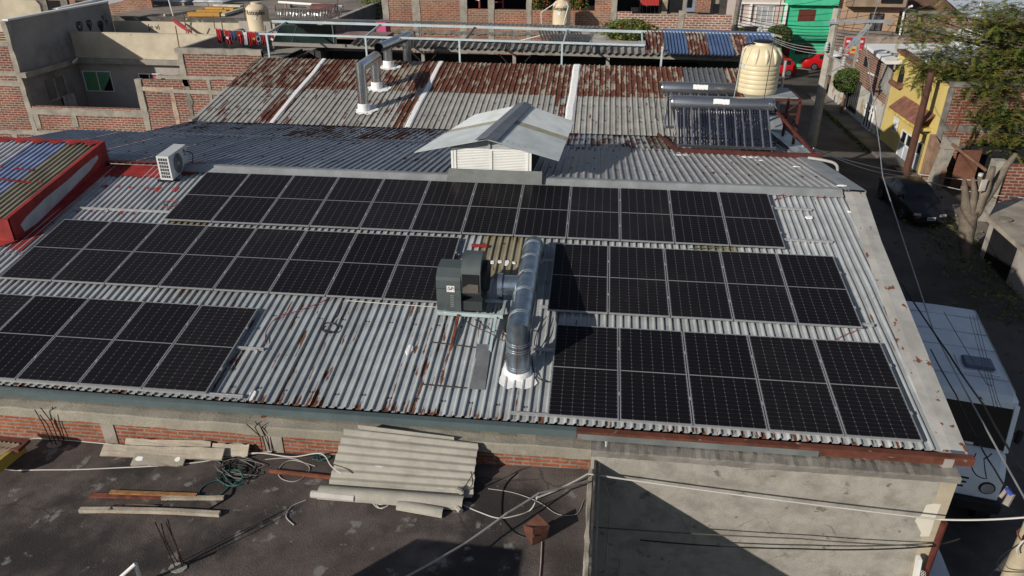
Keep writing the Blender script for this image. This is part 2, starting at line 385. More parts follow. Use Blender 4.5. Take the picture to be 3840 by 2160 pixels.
ASPH2 = M('asphalt_dusty', (.10, .088, .08), .93, var=.25, vs=.4, dirt=(.05, .045, .042), ds=.3, dlo=.45, dhi=.7, bump=.35, bs=40)
DIRT = M('dirt_ground', (.085, .066, .052), .95, var=.3, vs=.4, dirt=(.045, .048, .026), ds=.35, dlo=.5, dhi=.65, bump=.5, bs=12)
PAVE = M('pavement_concrete', (.17, .15, .135), .93, var=.2, vs=.8, dirt=(.10, .088, .078), ds=.5, dlo=.5, dhi=.7, bump=.3, bs=15)
def paint(name, c, rough=.6, **k): return M(name, c, rough, var=k.pop('var', .1), **k)
SHEET = MSheet('roof_sheet')
# ---------------------------------------------------------------- the setting
m = MB().quad((-400, -300, GZ - .03), (400, -300, GZ - .03), (400, 600, GZ - .03), (-400, 600, GZ - .03)); m.build('ground', DIRT, kind='structure')
m = MB().bx(16.9, 26.2, -40, 46, GZ - .025, GZ); m.build('road', ASPH, kind='structure')
m = MB().bx(-80, 90, 46, 56.4, GZ - .024, GZ + .002); m.build('cross_road', ASPH2, kind='structure')
m = MB()
m.bx(26.35, 27.9, 27.4, 46, GZ - .02, GZ + .13, .02); m.bx(26.2, 26.349, 27.4, 46, GZ - .02, GZ + .14, .02)
m.bx(26.6, 27.9, -40, 27.35, GZ - .02, GZ + .02)
m.build('pavement', PAVE, kind='structure')
m = MB().bx(15.3, 16.85, -40, 45, GZ - .02, GZ + .12, .02); m.build('near_pavement', PAVE, kind='structure')
m = MB().bx(20, 90, 56.4, 58, GZ - .02, GZ + .13); m.build('far_pavement', PAVE, kind='structure')
# weeds along the street edge
def leaf_cloud(mb, n, fc, sz, cols=None, flat=.6, rnd=random):
    for i in range(n):
        c = fc(); s_ = sz * rnd.uniform(.6, 1.4)
        d = Vector((rnd.gauss(0, 1), rnd.gauss(0, 1), rnd.gauss(0, flat))).normalized(); u = d.cross(Vector((rnd.gauss(0, 1), rnd.gauss(0, 1), rnd.gauss(0, 1)))).normalized()
        mb.mat = rnd.randrange(3)
        mb.add((c - d * s_, c + u * s_ * .32, c + d * s_, c - u * s_ * .32), ((0, 1, 2, 3),))
    mb.mat = 0
def leafmat(name, c, tr=.25):
    k = NT(name); p = k.pos()
    k.col(k.mix(k.noise(p, 3, 3), tuple(v * .6 for v in c), tuple(v * 1.35 for v in c))); k.setp(.6, 0, .25)
    k.b.inputs['Subsurface Weight'].default_value = 0
    return k.m
LEAFS = [leafmat('leaf_a', (.095, .130, .026)), leafmat('leaf_b', (.165, .165, .036)), leafmat('leaf_c', (.05, .088, .02))]
LEAFT = [leafmat('topiary_a', (.07, .11, .028)), leafmat('topiary_b', (.10, .14, .035)), leafmat('topiary_c', (.03, .055, .018))]
mb = MB(); rr = random.Random(3)
def weedpos():
    k = rr.random()
    if k < .6: x = rr.gauss(25.4, .9); y = rr.uniform(5, 20)
    else: x = rr.gauss(26.15, .12); y = rr.uniform(30, 41)
    return Vector((x, y, GZ + abs(rr.gauss(0, .10)) * (1 if k < .6 else .5) + .01))
leaf_cloud(mb, 2600, weedpos, .09, rnd=rr); mb.build('weeds', LEAFS, kind='stuff')
# ---------------------------------------------------------------- the workshop building
ws = thing('workshop_building', 'long low workshop with grey and rusty corrugated sheet roofs carrying the solar panels', 'building', (8, 3, GZ))
XI = [(-5.2, 15.2), (-3.0, 15.27), (2.58, 15.66), (9.4, 15.85), (11.5, 16.0), (18.3, 16.2)]
XO = [(-5.2, 15.60), (-3.08, 15.72), (.62, 15.95), (2.69, 16.16), (9.4, 16.36), (11.5, 16.50), (18.3, 16.6)]
def interp(T, y):
    if y <= T[0][0]: return T[0][1]
    for (a, b), (c, d) in zip(T, T[1:]):
        if y <= c: return b + (d - b) * (y - a) / (c - a)
    return T[-1][1]
xin = lambda y: interp(XI, y) + .12
rs = random.Random(11)
G0 = (.37, .39, .40)
def t_front(x, i):
    if 7.7 < x < 8.3: return (.21, .19, .14)
    if x < -1: return (.40, .405, .43)
    if 2.6 < x < 8: v = rs.uniform(.93, 1.08); return (.36 * v, .385 * v, .40 * v)
    v = rs.uniform(.88, 1.08); return (G0[0] * v, G0[1] * v, G0[2] * v)
def r_front(x, i):
    if x < -1: return .02
    if 2.6 < x < 8.6: return rs.uniform(.27, .37)
    if x > 9: return rs.uniform(.20, .31)
    return rs.uniform(.26, .36)
m = SB(); m.sheet(zf, -8.1, 15.9, -5.19, -1.3, .152, .036, xin, width=.912, tints=t_front, rusts=r_front)
m.sheet(zf, -8.1, 16, -1.45, 2.60, .152, .036, xin, width=.912, tints=lambda x, i: (.24, .215, .145) if (i in (9, 17, 22)) else t_front(x, i), rusts=lambda x, i: .18 + .16 * rs.random(), off=.007)
m.build('front_roof_slope', MSheet('roof_sheet_front', ((.085, .030, .020), (.17, .070, .036)), streak=(13, .75, .75), s2=(6, 1.3, 1.3), eave=True), ws, label='pale grey corrugated front slope with streaks of rust')
GB = (.235, .27, .325)
def t_back(x, i):
    if 11 < x < 11.6: return (.16, .145, .11)
    v = rs.uniform(.85, 1.1)
    if x > 9: return (.32 * v, .32 * v, .32 * v)
    return (GB[0] * v, GB[1] * v, GB[2] * v)
def r_back(x, i): return rs.uniform(.05, .2)
m = SB(); m.sheet(zb, -8.1, 16.5, RY - .02, 8.3, .19, .03, xin, width=.95, tints=t_back, rusts=lambda x, i: rs.uniform(.22, .30), off=.007)
m.sheet(zb, -5.55, 16.5, 7.9, VY + .02, .19, .03, xin, width=.95, tints=t_back, rusts=lambda x, i: rs.choice((.46, .52, .57, .40)) if x < 9 else .46)
m.build('rear_roof_slope', MSheet('roof_sheet_rear', ((.055, .022, .018), (.10, .042, .028)), streak=(3.2, .9, .9)), ws, label='blue grey corrugated rear slope running down to the valley')
PG = (.37, .36, .33)
def t_up(x, i): return (.33, .28, .22) if x < 13.1 or x > 14.6 else (.12, .123, .13)
def r_up(x, i): return rs.choice((.44, .52, .66, .48, .58)) if x < 2.8 else (rs.uniform(.54, .66) if x < 13.1 or x > 14.6 else .1)
def t_lo(x, i):
    v = rs.uniform(.85, 1.08); return (PG[0] * v, PG[1] * v, PG[2] * v)
def r_lo(x, i):
    if -3.6 < x < -2.5: return .60
    if 1.7 < x < 2.8: return .53
    if 7.7 < x < 8.7: return .50
    return rs.uniform(.30, .39) if x < 2 else rs.uniform(.24, .32)
m = SB(); m.sheet(zv, -5.6, 16.4, VY - .06, 15.0, .215, .034, xin, width=.86, tints=t_lo, rusts=r_lo)
m.sheet(zv, -5.6, 16.4, 14.86, RY2, .215, .034, xin, width=.86, tints=t_up, rusts=r_up, off=.010)
m.build('rusty_roof_slope', MSheet('roof_sheet_rusty', ((.085, .024, .018), (.155, .058, .030)), streak=(5, .9, .9)), ws, label='far corrugated slope, deep red rust above and grey below')
# roofing screws, dark dots in rows
mb = MB()
for y in (12.6, 13.9, 16.3, 17.5):
    x = -5.4
    while x < 15.8: mb.box((x + rs.uniform(-.03, .03), y + rs.uniform(-.05, .05), zv(y) + .045), (.045, .05, .02), Matrix.Rotation(R_(10), 3, 'X')); x += .43
for y in (4.2, 5.9, 7.4, 9.6):
    x = -4.5
    while x < 15.6: mb.box((x + rs.uniform(-.03, .03), y + rs.uniform(-.05, .05), zb(y) + .04), (.04, .045, .02)); x += .57
for y in (-4.9, -3.0, -.2):
    x = -2.6
    while x < 15: mb.box((x, y + rs.uniform(-.02, .02), zf(y) + .036), (.03, .03, .014)); x += .456
mb.build('roofing_screw', BLACK, ws, kind='stuff')
# ridge cap, bent flashing over the ridge
mb = MB(); rr = random.Random(5)
xs = [-1.15 + i * .42 for i in range(41)]
for (a, b) in ((-1.15, 6.0), (6.0, 12.4), (12.4, 15.6)):
    n = 14; va = []; fa = []
    for i in range(n + 1):
        x = a + (b - a) * i / n; j = rr.uniform(-.012, .012); d = .006 if a > 0 else 0
        if a == 6.0: d = 0
        va += [(x, RY - .23 + j, zf(RY - .23) + .046 + rr.uniform(-.006, .006)), (x, RY - .03, .452 + d), (x, RY + .05, .456 + d), (x, RY + .25 + j, zb(RY + .25) + .048)]
    for i in range(n):
        for q in range(3): fa.append((i * 4 + q, (i + 1) * 4 + q, (i + 1) * 4 + q + 1, i * 4 + q + 1))
    mb.add(va, fa)
mb.build('ridge_cap', FLASH, ws)
# verge flashing along the street side
mb = MB()
segs = [-5.2, -3.08, .62, 2.69]
def verge(ys, zfn, lift, w_in=0.):
    v = []
    for y in ys:
        a = interp(XI, y) - w_in; b = interp(XO, y); z = zfn(y)
        v += [(a, y, z + lift), (a + .16, y, z + lift + .012), ((a + b) / 2 + .05, y, z + lift + .006), (b, y, z + lift), (b + .01, y, z + lift - .10)]
    f = []
    for i in range(len(ys) - 1):
        for q in range(4): f.append((i * 5 + q, i * 5 + q + 1, (i + 1) * 5 + q + 1, (i + 1) * 5 + q))
    mb.add(v, f)
verge([-5.2, -4.4, -3.3, -2.95], zf, .040); verge([-3.08, -1.2, .62, .75], zf, .050); verge([.62, 1.6, 2.5, 2.62], zf, .058)
mb.build('verge_flashing', FLASHR, ws, label='grey verge flashing with flaking rust along the street edge')
mb = MB(); verge([2.55, 5, 9.4], zb, .05); verge([9.3, 11.4], zb, .06); verge([11.3, 14, 18.2], zv, .06)
mb.build('verge_flashing', FLASH, ws)
# valley gutter, white seam strips and sealant patches
mb = MB(); mb.quad((-4.4, VY - .22, zb(VY - .22) + .05), (15.6, VY - .22, zb(VY - .22) + .05), (15.6, VY + .04, zv(VY) + .012), (-4.4, VY + .04, zv(VY) + .012)); mb.build('valley_gutter', M('valley_red', (.16, .035, .03), .8, var=.2), ws)
def strip(x0, x1, w):
    mb = MB(); v = []; n = 9
    for i in range(n + 1):
        y = VY - .02 + (RY2 - VY) * i / n; x = x0 + (x1 - x0) * i / n + rr.uniform(-.02, .02); z = zv(y) + .048
        v += [(x - w / 2, y, z - .02), (x - w * .3, y, z + .012), (x + w * .3, y, z + .012), (x + w / 2, y, z - .02)]
    f = []
    for i in range(n):
        for q in range(3): f.append((i * 4 + q, i * 4 + q + 1, (i + 1) * 4 + q + 1, (i + 1) * 4 + q))
    mb.add(v, f); mb.build('seam_strip', WHITES, ws)
strip(-2.33, -2.45, .22); strip(2.87, 2.86, .24); strip(8.74, 8.86, .34)
def patch(fn, cx, cy, w, h, lift=.034, n=9, mat=WHITES, name='sealant_patch', seed=0):
    r2 = random.Random(seed + int(cx * 100)); mb = MB(); z = fn(cy)
    top = []; bot = []
    for i in range(n):
        a = 2 * math.pi * i / n; k = r2.uniform(.75, 1.15); x = cx + w / 2 * math.cos(a) * k; y = cy + h / 2 * math.sin(a) * k
        top.append((x, y, fn(y) + lift)); bot.append((x * 1.0 + .015 * math.cos(a), y + .015 * math.sin(a), fn(y) + lift - .016))
    mb.add(top + bot, [tuple(range(n))] + [(i, n + i, n + (i + 1) % n, (i + 1) % n) for i in range(n)])
    return mb.build(name, mat, ws)
for (px, py, w, h, k) in ((3215, 795, .42, .11, 0), (3220, 806, .3, .06, 0), (3165, 720, .28, .06, 0), (3155, 695, .22, .05, 0), (3035, 815, .16, .12, 0), (3190, 708, .12, .05, 0), (2990, 625, .2, .06, 1)):
    q = oF(px, py, .05) if k == 0 else oB(px, py, .05); patch(zf if k == 0 else zb, q.x, q.y, w, h, .055 + .004 * (k + len(bpy.data.objects) % 3))
for (px, py, w, h) in ((1535, 1310, .11, .28), (1900, 985, .12, .2), (1845, 982, .10, .09), (1873, 980, .11, .09), (1925, 984, .1, .07), (945, 1480, .10, .24), (610, 960, .05, .05)):
    q = oF(px, py, .03); patch(zf, q.x, q.y, w, h, .033)
for (px, py, w, h, k) in ((2555, 580, .45, .16, 1), (2810, 588, .5, .2, 1), (2500, 505, .18, .25, 1), (2850, 600, .3, .1, 1)):
    q = oB(px, py, .03); patch(zb, q.x, q.y, w, h, .036)
# loose grey repair sheet lying up the front slope beside the duct
q0 = oF(1790, 1460, .04); q1 = oF(1815, 1290, .04)
mb = MB(); mb.add([(q0.x - .13, q0.y, zf(q0.y) + .036), (q0.x + .13, q0.y, zf(q0.y) + .04), (q1.x + .13, q1.y, zf(q1.y) + .04), (q1.x - .13, q1.y, zf(q1.y) + .036)], ((0, 1, 2, 3),)); mb.build('repair_strip', REPAIR, ws)
# eave beam: painted steel on the left, rusted on the right
BY = -5.25
mb = MB(); e0 = -8.0; e1 = oY(2162, 1615, BY).x
mb.bx(e0, e1, BY - .05, BY, -1.205, -1.075); mb.bx(e0, e1, BY - .051, BY + .06, -1.073, -1.066)
mb.build('eave_beam', BLUEGREY, ws)
mb = MB(); e2 = 15.69
mb.bx(e1 + .003, e2, BY - .05, BY, -1.21, -1.072); mb.bx(e1 + .003, e2, BY - .053, BY + .06, -1.070, -1.064)
mb.build('eave_beam', RUSTB, ws, label='rusty eave beam at the street end')
mb = MB(); q = oY(3050, 1700, BY)
a = e1 + .02; b = oY(3065, 1700, BY).x
mb.bx(a, b, BY - .056, BY - .052, -1.225, -1.115); mb.build('eave_flashing', M('patched_flashing', (.15, .165, .165), .6, var=.2, dirt=(.22, .09, .04), ds=2.5, dlo=.6, dhi=.7), ws)
# walls
WY = -5.50
x9 = 9.92
mb = MB(); mb.bx(-8, x9, WY + .01, WY + .20, -2.5, -1.42); mb.build('brick_wall', ORANGE_BRICK, ws)
def rough_ledge(x0, x1, y0, y1, z0, z1, n, name, mat, seed=1, j=.02):
    r2 = random.Random(seed); mb = MB(); v = []
    for i in range(n + 1):
        x = x0 + (x1 - x0) * i / n; dj = r2.uniform(-j, j) if 0 < i < n else 0; dk = r2.uniform(-j, j)
        v += [(x, y0 - .004, z0 + r2.uniform(-j, j) * .7), (x, y0 - .004 + dj * .15, z1 + dj - .02), (x, y0 + .02, z1 + dj), (x, (y0 + y1) / 2, z1 + dk + .012), (x, y1, z1 + dk), (x, y1, z0)]
    f = []
    for i in range(n):
        for q in range(6): f.append((i * 6 + q, (i + 1) * 6 + q, (i + 1) * 6 + (q + 1) % 6, i * 6 + (q + 1) % 6))
    mb.add(v, f + [(0, 1, 2, 3, 4, 5), tuple(n * 6 + k for k in (5, 4, 3, 2, 1, 0))]); return mb.build(name, mat, ws)
rough_ledge(-8, x9, WY - .012, WY + .40, -1.45, -1.262, 60, 'tie_beam', M('concrete_beam', (.30, .275, .225), .92, var=.2, vs=3, dirt=(.17, .15, .12), ds=1.5, dlo=.45, dhi=.75, damt=.8, bump=.6, bs=22))
for (pa, pb) in ((770, 865), (1985, 2115)):
    a = oY(pa / 2.0125, 1450 + 330 / 2.0125, WY).x; b = oY(pb / 2.0125, 1450 + 330 / 2.0125, WY).x
    mb = MB(); mb.bx(a, b, WY - .006, WY + .012, -2.5, -1.44); mb.build('column', CONC, ws)
xe = 15.40
mb = MB(); mb.bx(x9 + .003, xe, WY - .02, WY + .18, GZ, -1.33); mb.build('plaster_wall', PLASTER, ws, label='patchy grey cement plaster wall at the street corner')
rough_ledge(x9 + .003, xe + .05, WY - .026, WY + .36, -1.36, -1.258, 75, 'wall_coping', CONC_D, 4, .011)
pp = [(3500, 1890), (3475, 1895), (3465, 1915), (3455, 1935), (3440, 1940), (3432, 1955), (3438, 1965), (3455, 2000), (3450, 2012), (3485, 2012), (3495, 1985), (3505, 1950), (3530, 1892)]
mb = MB(); mb.prism([oY(x, y, WY - .032) for x, y in pp][::-1], (0, .008, 0)); mb.build('paint_patch', M('white_wall_paint', (.62, .585, .50), .85, var=.06), ws)
mb = MB(); mb.bx(xe - .22, xe + .012, WY - .024, WY - .005, -6.4, -1.36); mb.build('corner_render', M('corner_render', (.40, .35, .26), .9, var=.15, vs=2, dirt=(.30, .26, .20), ds=1), ws)
mb = MB(); mb.bx(xe - .2, xe, WY + .19, 18.2, GZ, -1.36); mb.prism([(xe - .15, WY + .185, -1.36), (xe - .15, 2.6, -1.36), (xe - .15, 2.6, zf(2.6) - .05), (xe - .15, WY + .185, zf(WY + .185) - .03)], (.14, 0, 0)); mb.bx(-5.4, xe - .3, 17.9, 18.05, GZ, .2); mb.bx(-5.55, -5.4, 11.4, 18.0, GZ, -.75)
mb.build('side_wall', GREYPL, ws)
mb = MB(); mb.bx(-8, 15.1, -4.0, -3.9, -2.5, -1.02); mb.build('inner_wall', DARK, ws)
# bits on the wall ledge: rafter ends and pipe stub below the eave beam
for px, w, mt in ((1003, .085, RUST), (2345, .09, REDOX)):
    q = oY(px, 1565 if px < 1500 else 1660, BY + .02)
    mb = MB(); mb.bx(q.x - w, q.x + w, BY - .06, BY + .5, -1.31, -1.245); mb.build('rafter_end', mt, ws)
q = oY(2273, 1650, BY); mb = MB(); mb.tube([(q.x, BY - .16, -1.30), (q.x, BY + .3, -1.29)], .05, 12); mb.build('pipe_stub', WHITEP, ws)
# drain pipe on the street corner and white bracket
a = oY(3508, 1965, WY - .1); b = oY(3400, 2300, WY - .1)
mb = MB(); mb.tube([(xe - .02, WY - .10, a.z + .05), (xe - .02, WY - .10, GZ + .5)], .05, 10); mb.build('drain_pipe', REDOX, ws)
# flashing box around the foot of the roof vent
# ---------------------------------------------------------------- solar panels
def solar_mat():
    k = NT('solar_cells'); uv = k.new('ShaderNodeUVMap'); uv.uv_map = 'cell'
    sx = k.new('ShaderNodeSeparateXYZ'); k.link(uv.outputs[0], sx.inputs[0])
    fx = k.math('ABSOLUTE', k.math('SUBTRACT', k.math('FRACT', k.math('ADD', sx.outputs[0], .5)), .5))
    fy = k.math('ABSOLUTE', k.math('SUBTRACT', k.math('FRACT', k.math('ADD', sx.outputs[1], .5)), .5))
    lx = k.math('LESS_THAN', fx, .022); ly = k.math('LESS_THAN', fy, .028)
    dot = k.math('LESS_THAN', k.math('ADD', k.math('MULTIPLY', fx, 2.), fy), .14)
    oi = k.new('ShaderNodeObjectInfo'); rnd = oi.outputs['Random']
    p = k.pos()
    cell = k.mix(rnd, (.0085, .0078, .0098), (.0140, .0126, .0150))
    dust = k.rng(k.noise(p, 1.1, 6, .7), .45, .85)
    cell = k.mix(k.math('MULTIPLY', dust, k.rng(rnd, 0., 1., .10, .55)), cell, (.030, .028, .027))
    spots = k.rng(k.noise(p, 15, 2, .5), .765, .79); cell = k.mix(k.math('MULTIPLY', spots, .4), cell, (.25, .24, .23))
    o = k.mix(k.math('MULTIPLY', ly, k.rng(k.math('FRACT', k.math('MULTIPLY', rnd, 7.3)), 0., 1., .06, .28)), cell, (.14, .135, .14)); o = k.mix(k.math('MULTIPLY', lx, .24), o, (.16, .155, .16)); o = k.mix(k.math('MULTIPLY', dot, .26), o, (.38, .37, .38))
    k.col(o); k.setp(.28, 0, .10); return k.m
SOLAR = solar_mat()
PW, PL, PT = 1.134, 2.278, .035
def panel_meshes():
    fr = MB(); w = .016
    fr.bx(0, PW, 0, w, -PT, 0); fr.bx(0, PW, PL - w, PL, -PT, 0); fr.bx(0, w, w, PL - w, -PT, 0); fr.bx(PW - w, PW, w, PL - w, -PT, 0)
    gl = MB(); g0, g1, h0, h1 = w, PW - w, w, PL - w; z = -.004; mid = (h0 + h1) / 2
    gl.quad((g0, h0, z), (g1, h0, z), (g1, h1, z), (g0, h1, z))
    return fr, gl, (g0, g1, h0, h1, z, mid)
def make_panel():
    root = thing('solar_module', 'x', 'solar panel'); root.rotation_euler = (SL, 0, 0)
    fr, gl, (g0, g1, h0, h1, z, mid) = panel_meshes()
    fr.build('frame', FRAMEM, root, local=True)
    o = gl.build('glass', SOLAR, root, local=True)
    u = o.data.uv_layers.new(name='cell')
    for p in o.data.polygons:
        for li in p.loop_indices:
            v = o.data.vertices[o.data.loops[li].vertex_index].co
            u.data[li].uv = ((v.x - g0 - .008) / (g1 - g0 - .016) * 6, (v.y - h0 - .01) / (h1 - h0 - .02) * 24)
    mb = MB(); mb.bx(g0, g1, mid - .009, mid + .009, z + .001, z + .003); mb.build('centre_strip', paint('busbar_strip', (.24, .24, .25), .5), root, local=True)
    for y in (.58, 1.70):
        mb = MB(); mb.bx(PW - .004, PW + .024, y - .03, y + .03, -.03, .004); mb.build('clamp', ALU, root, local=True)
    return root
proto = make_panel(); used = []
ORD = ['first', 'second', 'third', 'fourth', 'fifth', 'sixth', 'seventh', 'eighth', 'ninth', 'tenth', 'eleventh', 'twelfth']
def row(x0, y0, n, text_, grp, i0=0):
    for i in range(n):
        o = proto if not used else copy_tree(proto)
        used.append(o)
        x = x0 + i * 1.154 + .010; s_, c_ = math.sin(SL), math.cos(SL)
        o.location = (x, y0 * c_, y0 * s_); o.rotation_euler = (SL + random.uniform(-.002, .002), random.uniform(-.0015, .0015), 0)
        o['label'] = f'{ORD[i + i0]} {text_}'; o['group'] = grp
row(0, 0, 12, 'black solar panel from the left in the row of twelve below the ridge', 'solar panels in the back row')
row(6.936 - 8 * 1.154, -2.471, 8, 'black solar panel from the left in the middle row left of the fan', 'solar panels left of the fan')
row(8.991, -2.528, 5, 'black solar panel from the left in the upper block right of the duct', 'upper solar panels right of the duct')
row(9.186, -5.219, 5, 'black solar panel from the left in the front block above the rusty eave', 'front solar panels above the rusty eave')
row(3.466 - 5 * 1.154, -5.256, 5, 'black solar panel from the left in the front row at the left eave', 'solar panels at the left eave')
# mounting rails
def rail(x0, x1, yp, label, foot=()):
    s_, c_ = math.sin(SL), math.cos(SL)
    t = thing('mounting_rail', label, 'rail', (x0, yp * c_, yp * s_), 0, 'panel mounting rails')
    def P(x, z, dy=0): return Vector((x, (yp + dy) * c_ - z * s_, (yp + dy) * s_ + z * c_))
    mb = MB(); mb.prism([P(x0, -.084, -.02), P(x0, -.036, -.02), P(x0, -.036, -.008), P(x0, -.046, -.006), P(x0, -.046, .006), P(x0, -.036, .008), P(x0, -.036, .02), P(x0, -.084, .02)][::-1], (x1 - x0, 0, 0))
    mb.build('channel', ALU, t)
    for x in foot:
        mb = MB(); mb.box(P(x, -.085, -.035), (.05, .012, .10), Matrix.Rotation(SL, 3, 'X')); mb.box(P(x, -.128, -.06), (.05, .06, .012), Matrix.Rotation(SL, 3, 'X')); mb.build('foot', ALU, t)
rail(-2.43, 13.9, .31, 'long bright rail reaching left from the lower half of the back row', (-1.9, -.6)) if False else None
rail(-2.43, 14.90, .40, 'lower rail of the back row, reaching out past both ends', (-1.6, 14.4))
rail(-.05, 14.74, 1.72, 'upper rail of the back row with a white stop end on the right', (14.5,))
rail(-2.25, 7.05, -2.471 + .58, 'lower rail under the middle row left of the fan'); rail(-2.25, 7.0, -2.471 + 1.70, 'upper rail under the middle row left of the fan')
rail(8.85, 15.0, -2.528 + .15, 'lower rail of the upper right block, sticking out towards the street'); rail(8.72, 14.7, -2.528 + 1.70, 'upper rail of the upper right block with a stub beside the duct', (8.78,))
rail(8.70, 14.9, -5.219 + 1.62, 'upper rail of the front right block, with a foot clip beside the duct', (8.95,)); rail(8.60, 14.95, -5.219 + .04, 'lowest rail at the rusty eave under the front right block')
rail(-2.3, 3.98, -5.256 + 1.20, 'short bright rail end beside the left eave row with a clip', (3.85,)); rail(-2.3, 4.08, -5.256 + .02, 'lowest rail at the left eave, projecting right of the panels')
# ---------------------------------------------------------------- air conditioner outdoor unit
def fan_disc(mb, c, r, n=26, axis='Y', rings=9):
    for i in range(rings):
        q = r * (.12 + .88 * i / (rings - 1)); pts = [Vector((q * math.cos(2 * math.pi * k / n), 0, q * math.sin(2 * math.pi * k / n))) + c for k in range(n + 1)]
        mb.tube(pts, .004, 4, caps=False)
Wt = M('ac_white', (.56, .57, .58), .45, var=.04, dirt=(.42, .42, .42), ds=3, dlo=.5, dhi=.8, damt=.5)
AX = Vector((-1.05, 1.87, 0)); 
ac = thing('air_conditioner', 'white outdoor air conditioner with round fan grille standing on the red edged ridge', 'air conditioner', (-.55, 1.95, zf(1.95)))
# body seen end-on at the left, its fan side turned to the street
A0 = oY(605, 673, 1.80); A1 = oY(650, 675, 1.80)
zbse = .30; zt = .90
bw = Vector((.33, -.02, 0)); bl = Vector((-.12, 1.08, 0)); o0 = Vector((-.99, 1.79, zbse))
P4 = [o0, o0 + bw, o0 + bw + bl, o0 + bl]
mb = MB(); mb.prism(P4[::-1] if False else P4, (0, 0, zt - zbse)); mb.build('cabinet', Wt, ac)
def face_pt(a, b, u, v, out=0.):   # u along a->b, v up
    d = (b - a); n = Vector((d.y, -d.x, 0)).normalized(); return a + d * u + Vector((0, 0, v * (zt - zbse))) + n * out
fa, fb = P4[1], P4[2]
def pln(a, b, c, r, n=30, out=.004, sc=1.0):
    L = (b - a).length; return [face_pt(a, b, c[0] + r * math.cos(2 * math.pi * k / n) / L, c[1] + r * math.sin(2 * math.pi * k / n) / (zt - zbse), out) for k in range(n)]
mb = MB(); mb.poly(pln(fa, fb, (.42, .5), .245)); mb.build('fan_opening', M('fan_dark', (.06, .065, .07), .6), ac)
mb = MB()
for i in range(10): mb.tube((lambda q: q + [q[0]])(pln(fa, fb, (.42, .5), .04 + .205 * i / 9, 30, .014)), .0045, 4, False)
for k in range(8):
    a_ = 2 * math.pi * k / 8; L = (fb - fa).length; H = zt - zbse
    mb.tube([face_pt(fa, fb, .42 + .04 * math.cos(a_) / L, .5 + .04 * math.sin(a_) / H, .015), face_pt(fa, fb, .42 + .245 * math.cos(a_ + .5) / L, .5 + .245 * math.sin(a_ + .5) / H, .015)], .004, 4)
mb.build('fan_guard', paint('grille_grey', (.25, .26, .27)), ac)
mb = MB(); mb.poly(pln(fa, fb, (.42, .5), .05, 20, .02)); mb.build('fan_hub', paint('hub_grey', (.30, .31, .32)), ac)
mb = MB(); mb.poly(pln(fa, fb, (.84, .80), .05, 20, .006)); mb.build('logo_disc', paint('logo_red', (.42, .02, .04)), ac)
dirf = (fb - fa).normalized(); rotz = math.atan2(dirf.y, dirf.x)
text('LG', 'lettering', paint('logo_grey', (.10, .10, .10)), ac, face_pt(fa, fb, .86, .64, .006), .10, (R_(90), 0, rotz))
ga, gb = P4[0], P4[1]
mb = MB()
for i in range(4):
    for j in range(6):
        u0 = .14 + i * .19; v0 = .08 + j * .145
        mb.poly([face_pt(ga, gb, u, v, .003) for u, v in ((u0, v0), (u0 + .155, v0), (u0 + .155, v0 + .115), (u0, v0 + .115))])
mb.build('coil_grille', paint('coil_dark', (.045, .045, .05)), ac)
mb = MB()
for k in (.12, .80):
    c0 = P4[0].lerp(P4[1], .15) + bl * (k - .10); c1 = P4[1] + bl * (k - .02) + Vector((.12, -.22, 0))
    c0 = P4[0] + bl * k; q0 = Vector((c0.x - .08, c0.y - .12, zbse - .03)); q1 = Vector((c0.x + .42, c0.y - .02, zbse - .03))
    mb.bar(q0, q1, .05); 
    for q in (q0 + Vector((.05, .055, 0)), q1): mb.bar(q, (q.x, q.y, (zf(q.y) if q.y < RY else zb(q.y)) + .02), .035)
mb.build('bracket', BLACK, ac)
mb = MB(); e = P4[2]; mb.tube(spline([e + Vector((.0, -.08, .45)), e + Vector((.14, .0, .35)), e + Vector((.12, -.1, .1)), e + Vector((.05, -.3, -.05))]), .012, 6); mb.build('hose', CABLEK, ac)
# red membrane strip along the ridge, beside the raised roof, and patches under the bolts
def membrane(x0, x1, y0, y1, fn, lift, name='red_membrane', ragged=.06, n=24, par=None, seed=2):
    r2 = random.Random(seed); mb = MB(); v = []
    for i in range(n + 1):
        x = x0 + (x1 - x0) * i / n; a = y0 + r2.uniform(-ragged, ragged); b = y1
        for j in range(5):
            y = a + (b - a) * j / 4; v.append((x, y, fn(y) + lift))
    f = []
    for i in range(n):
        for j in range(4): f.append((i * 5 + j, i * 5 + j + 1, (i + 1) * 5 + j + 1, (i + 1) * 5 + j)[::-1])
    mb.add(v, f); return mb.build(name, REDP, par or ws)
membrane(-3.1, -.9, 2.02, 2.62, zf, .043, seed=3); membrane(-3.1, -.95, 2.60, 2.86, lambda y: zb(y), .05, ragged=.0, seed=4)
membrane(-.9, -.35, 2.22, 2.60, zf, .052, seed=5); membrane(-.95, -.30, 2.58, 2.92, zb, .058, ragged=0, seed=6)
for px, py, w, h in ((390, 697, .14, .12), (447, 699, .1, .08), (492, 703, .12, .09), (552, 704, .12, .06), (593, 708, .22, .22), (658, 708, .20, .24), (283, 792, .09, .06), (350, 795, .07, .05), (395, 797, .08, .05), (457, 799, .12, .06), (507, 802, .08, .07), (150, 880, .08, .2), (250, 705, .2, .08)):
    q = oF(px, py, .03); patch(zf, q.x, q.y, w, h, .036, mat=REDP, name='red_sealant_patch')
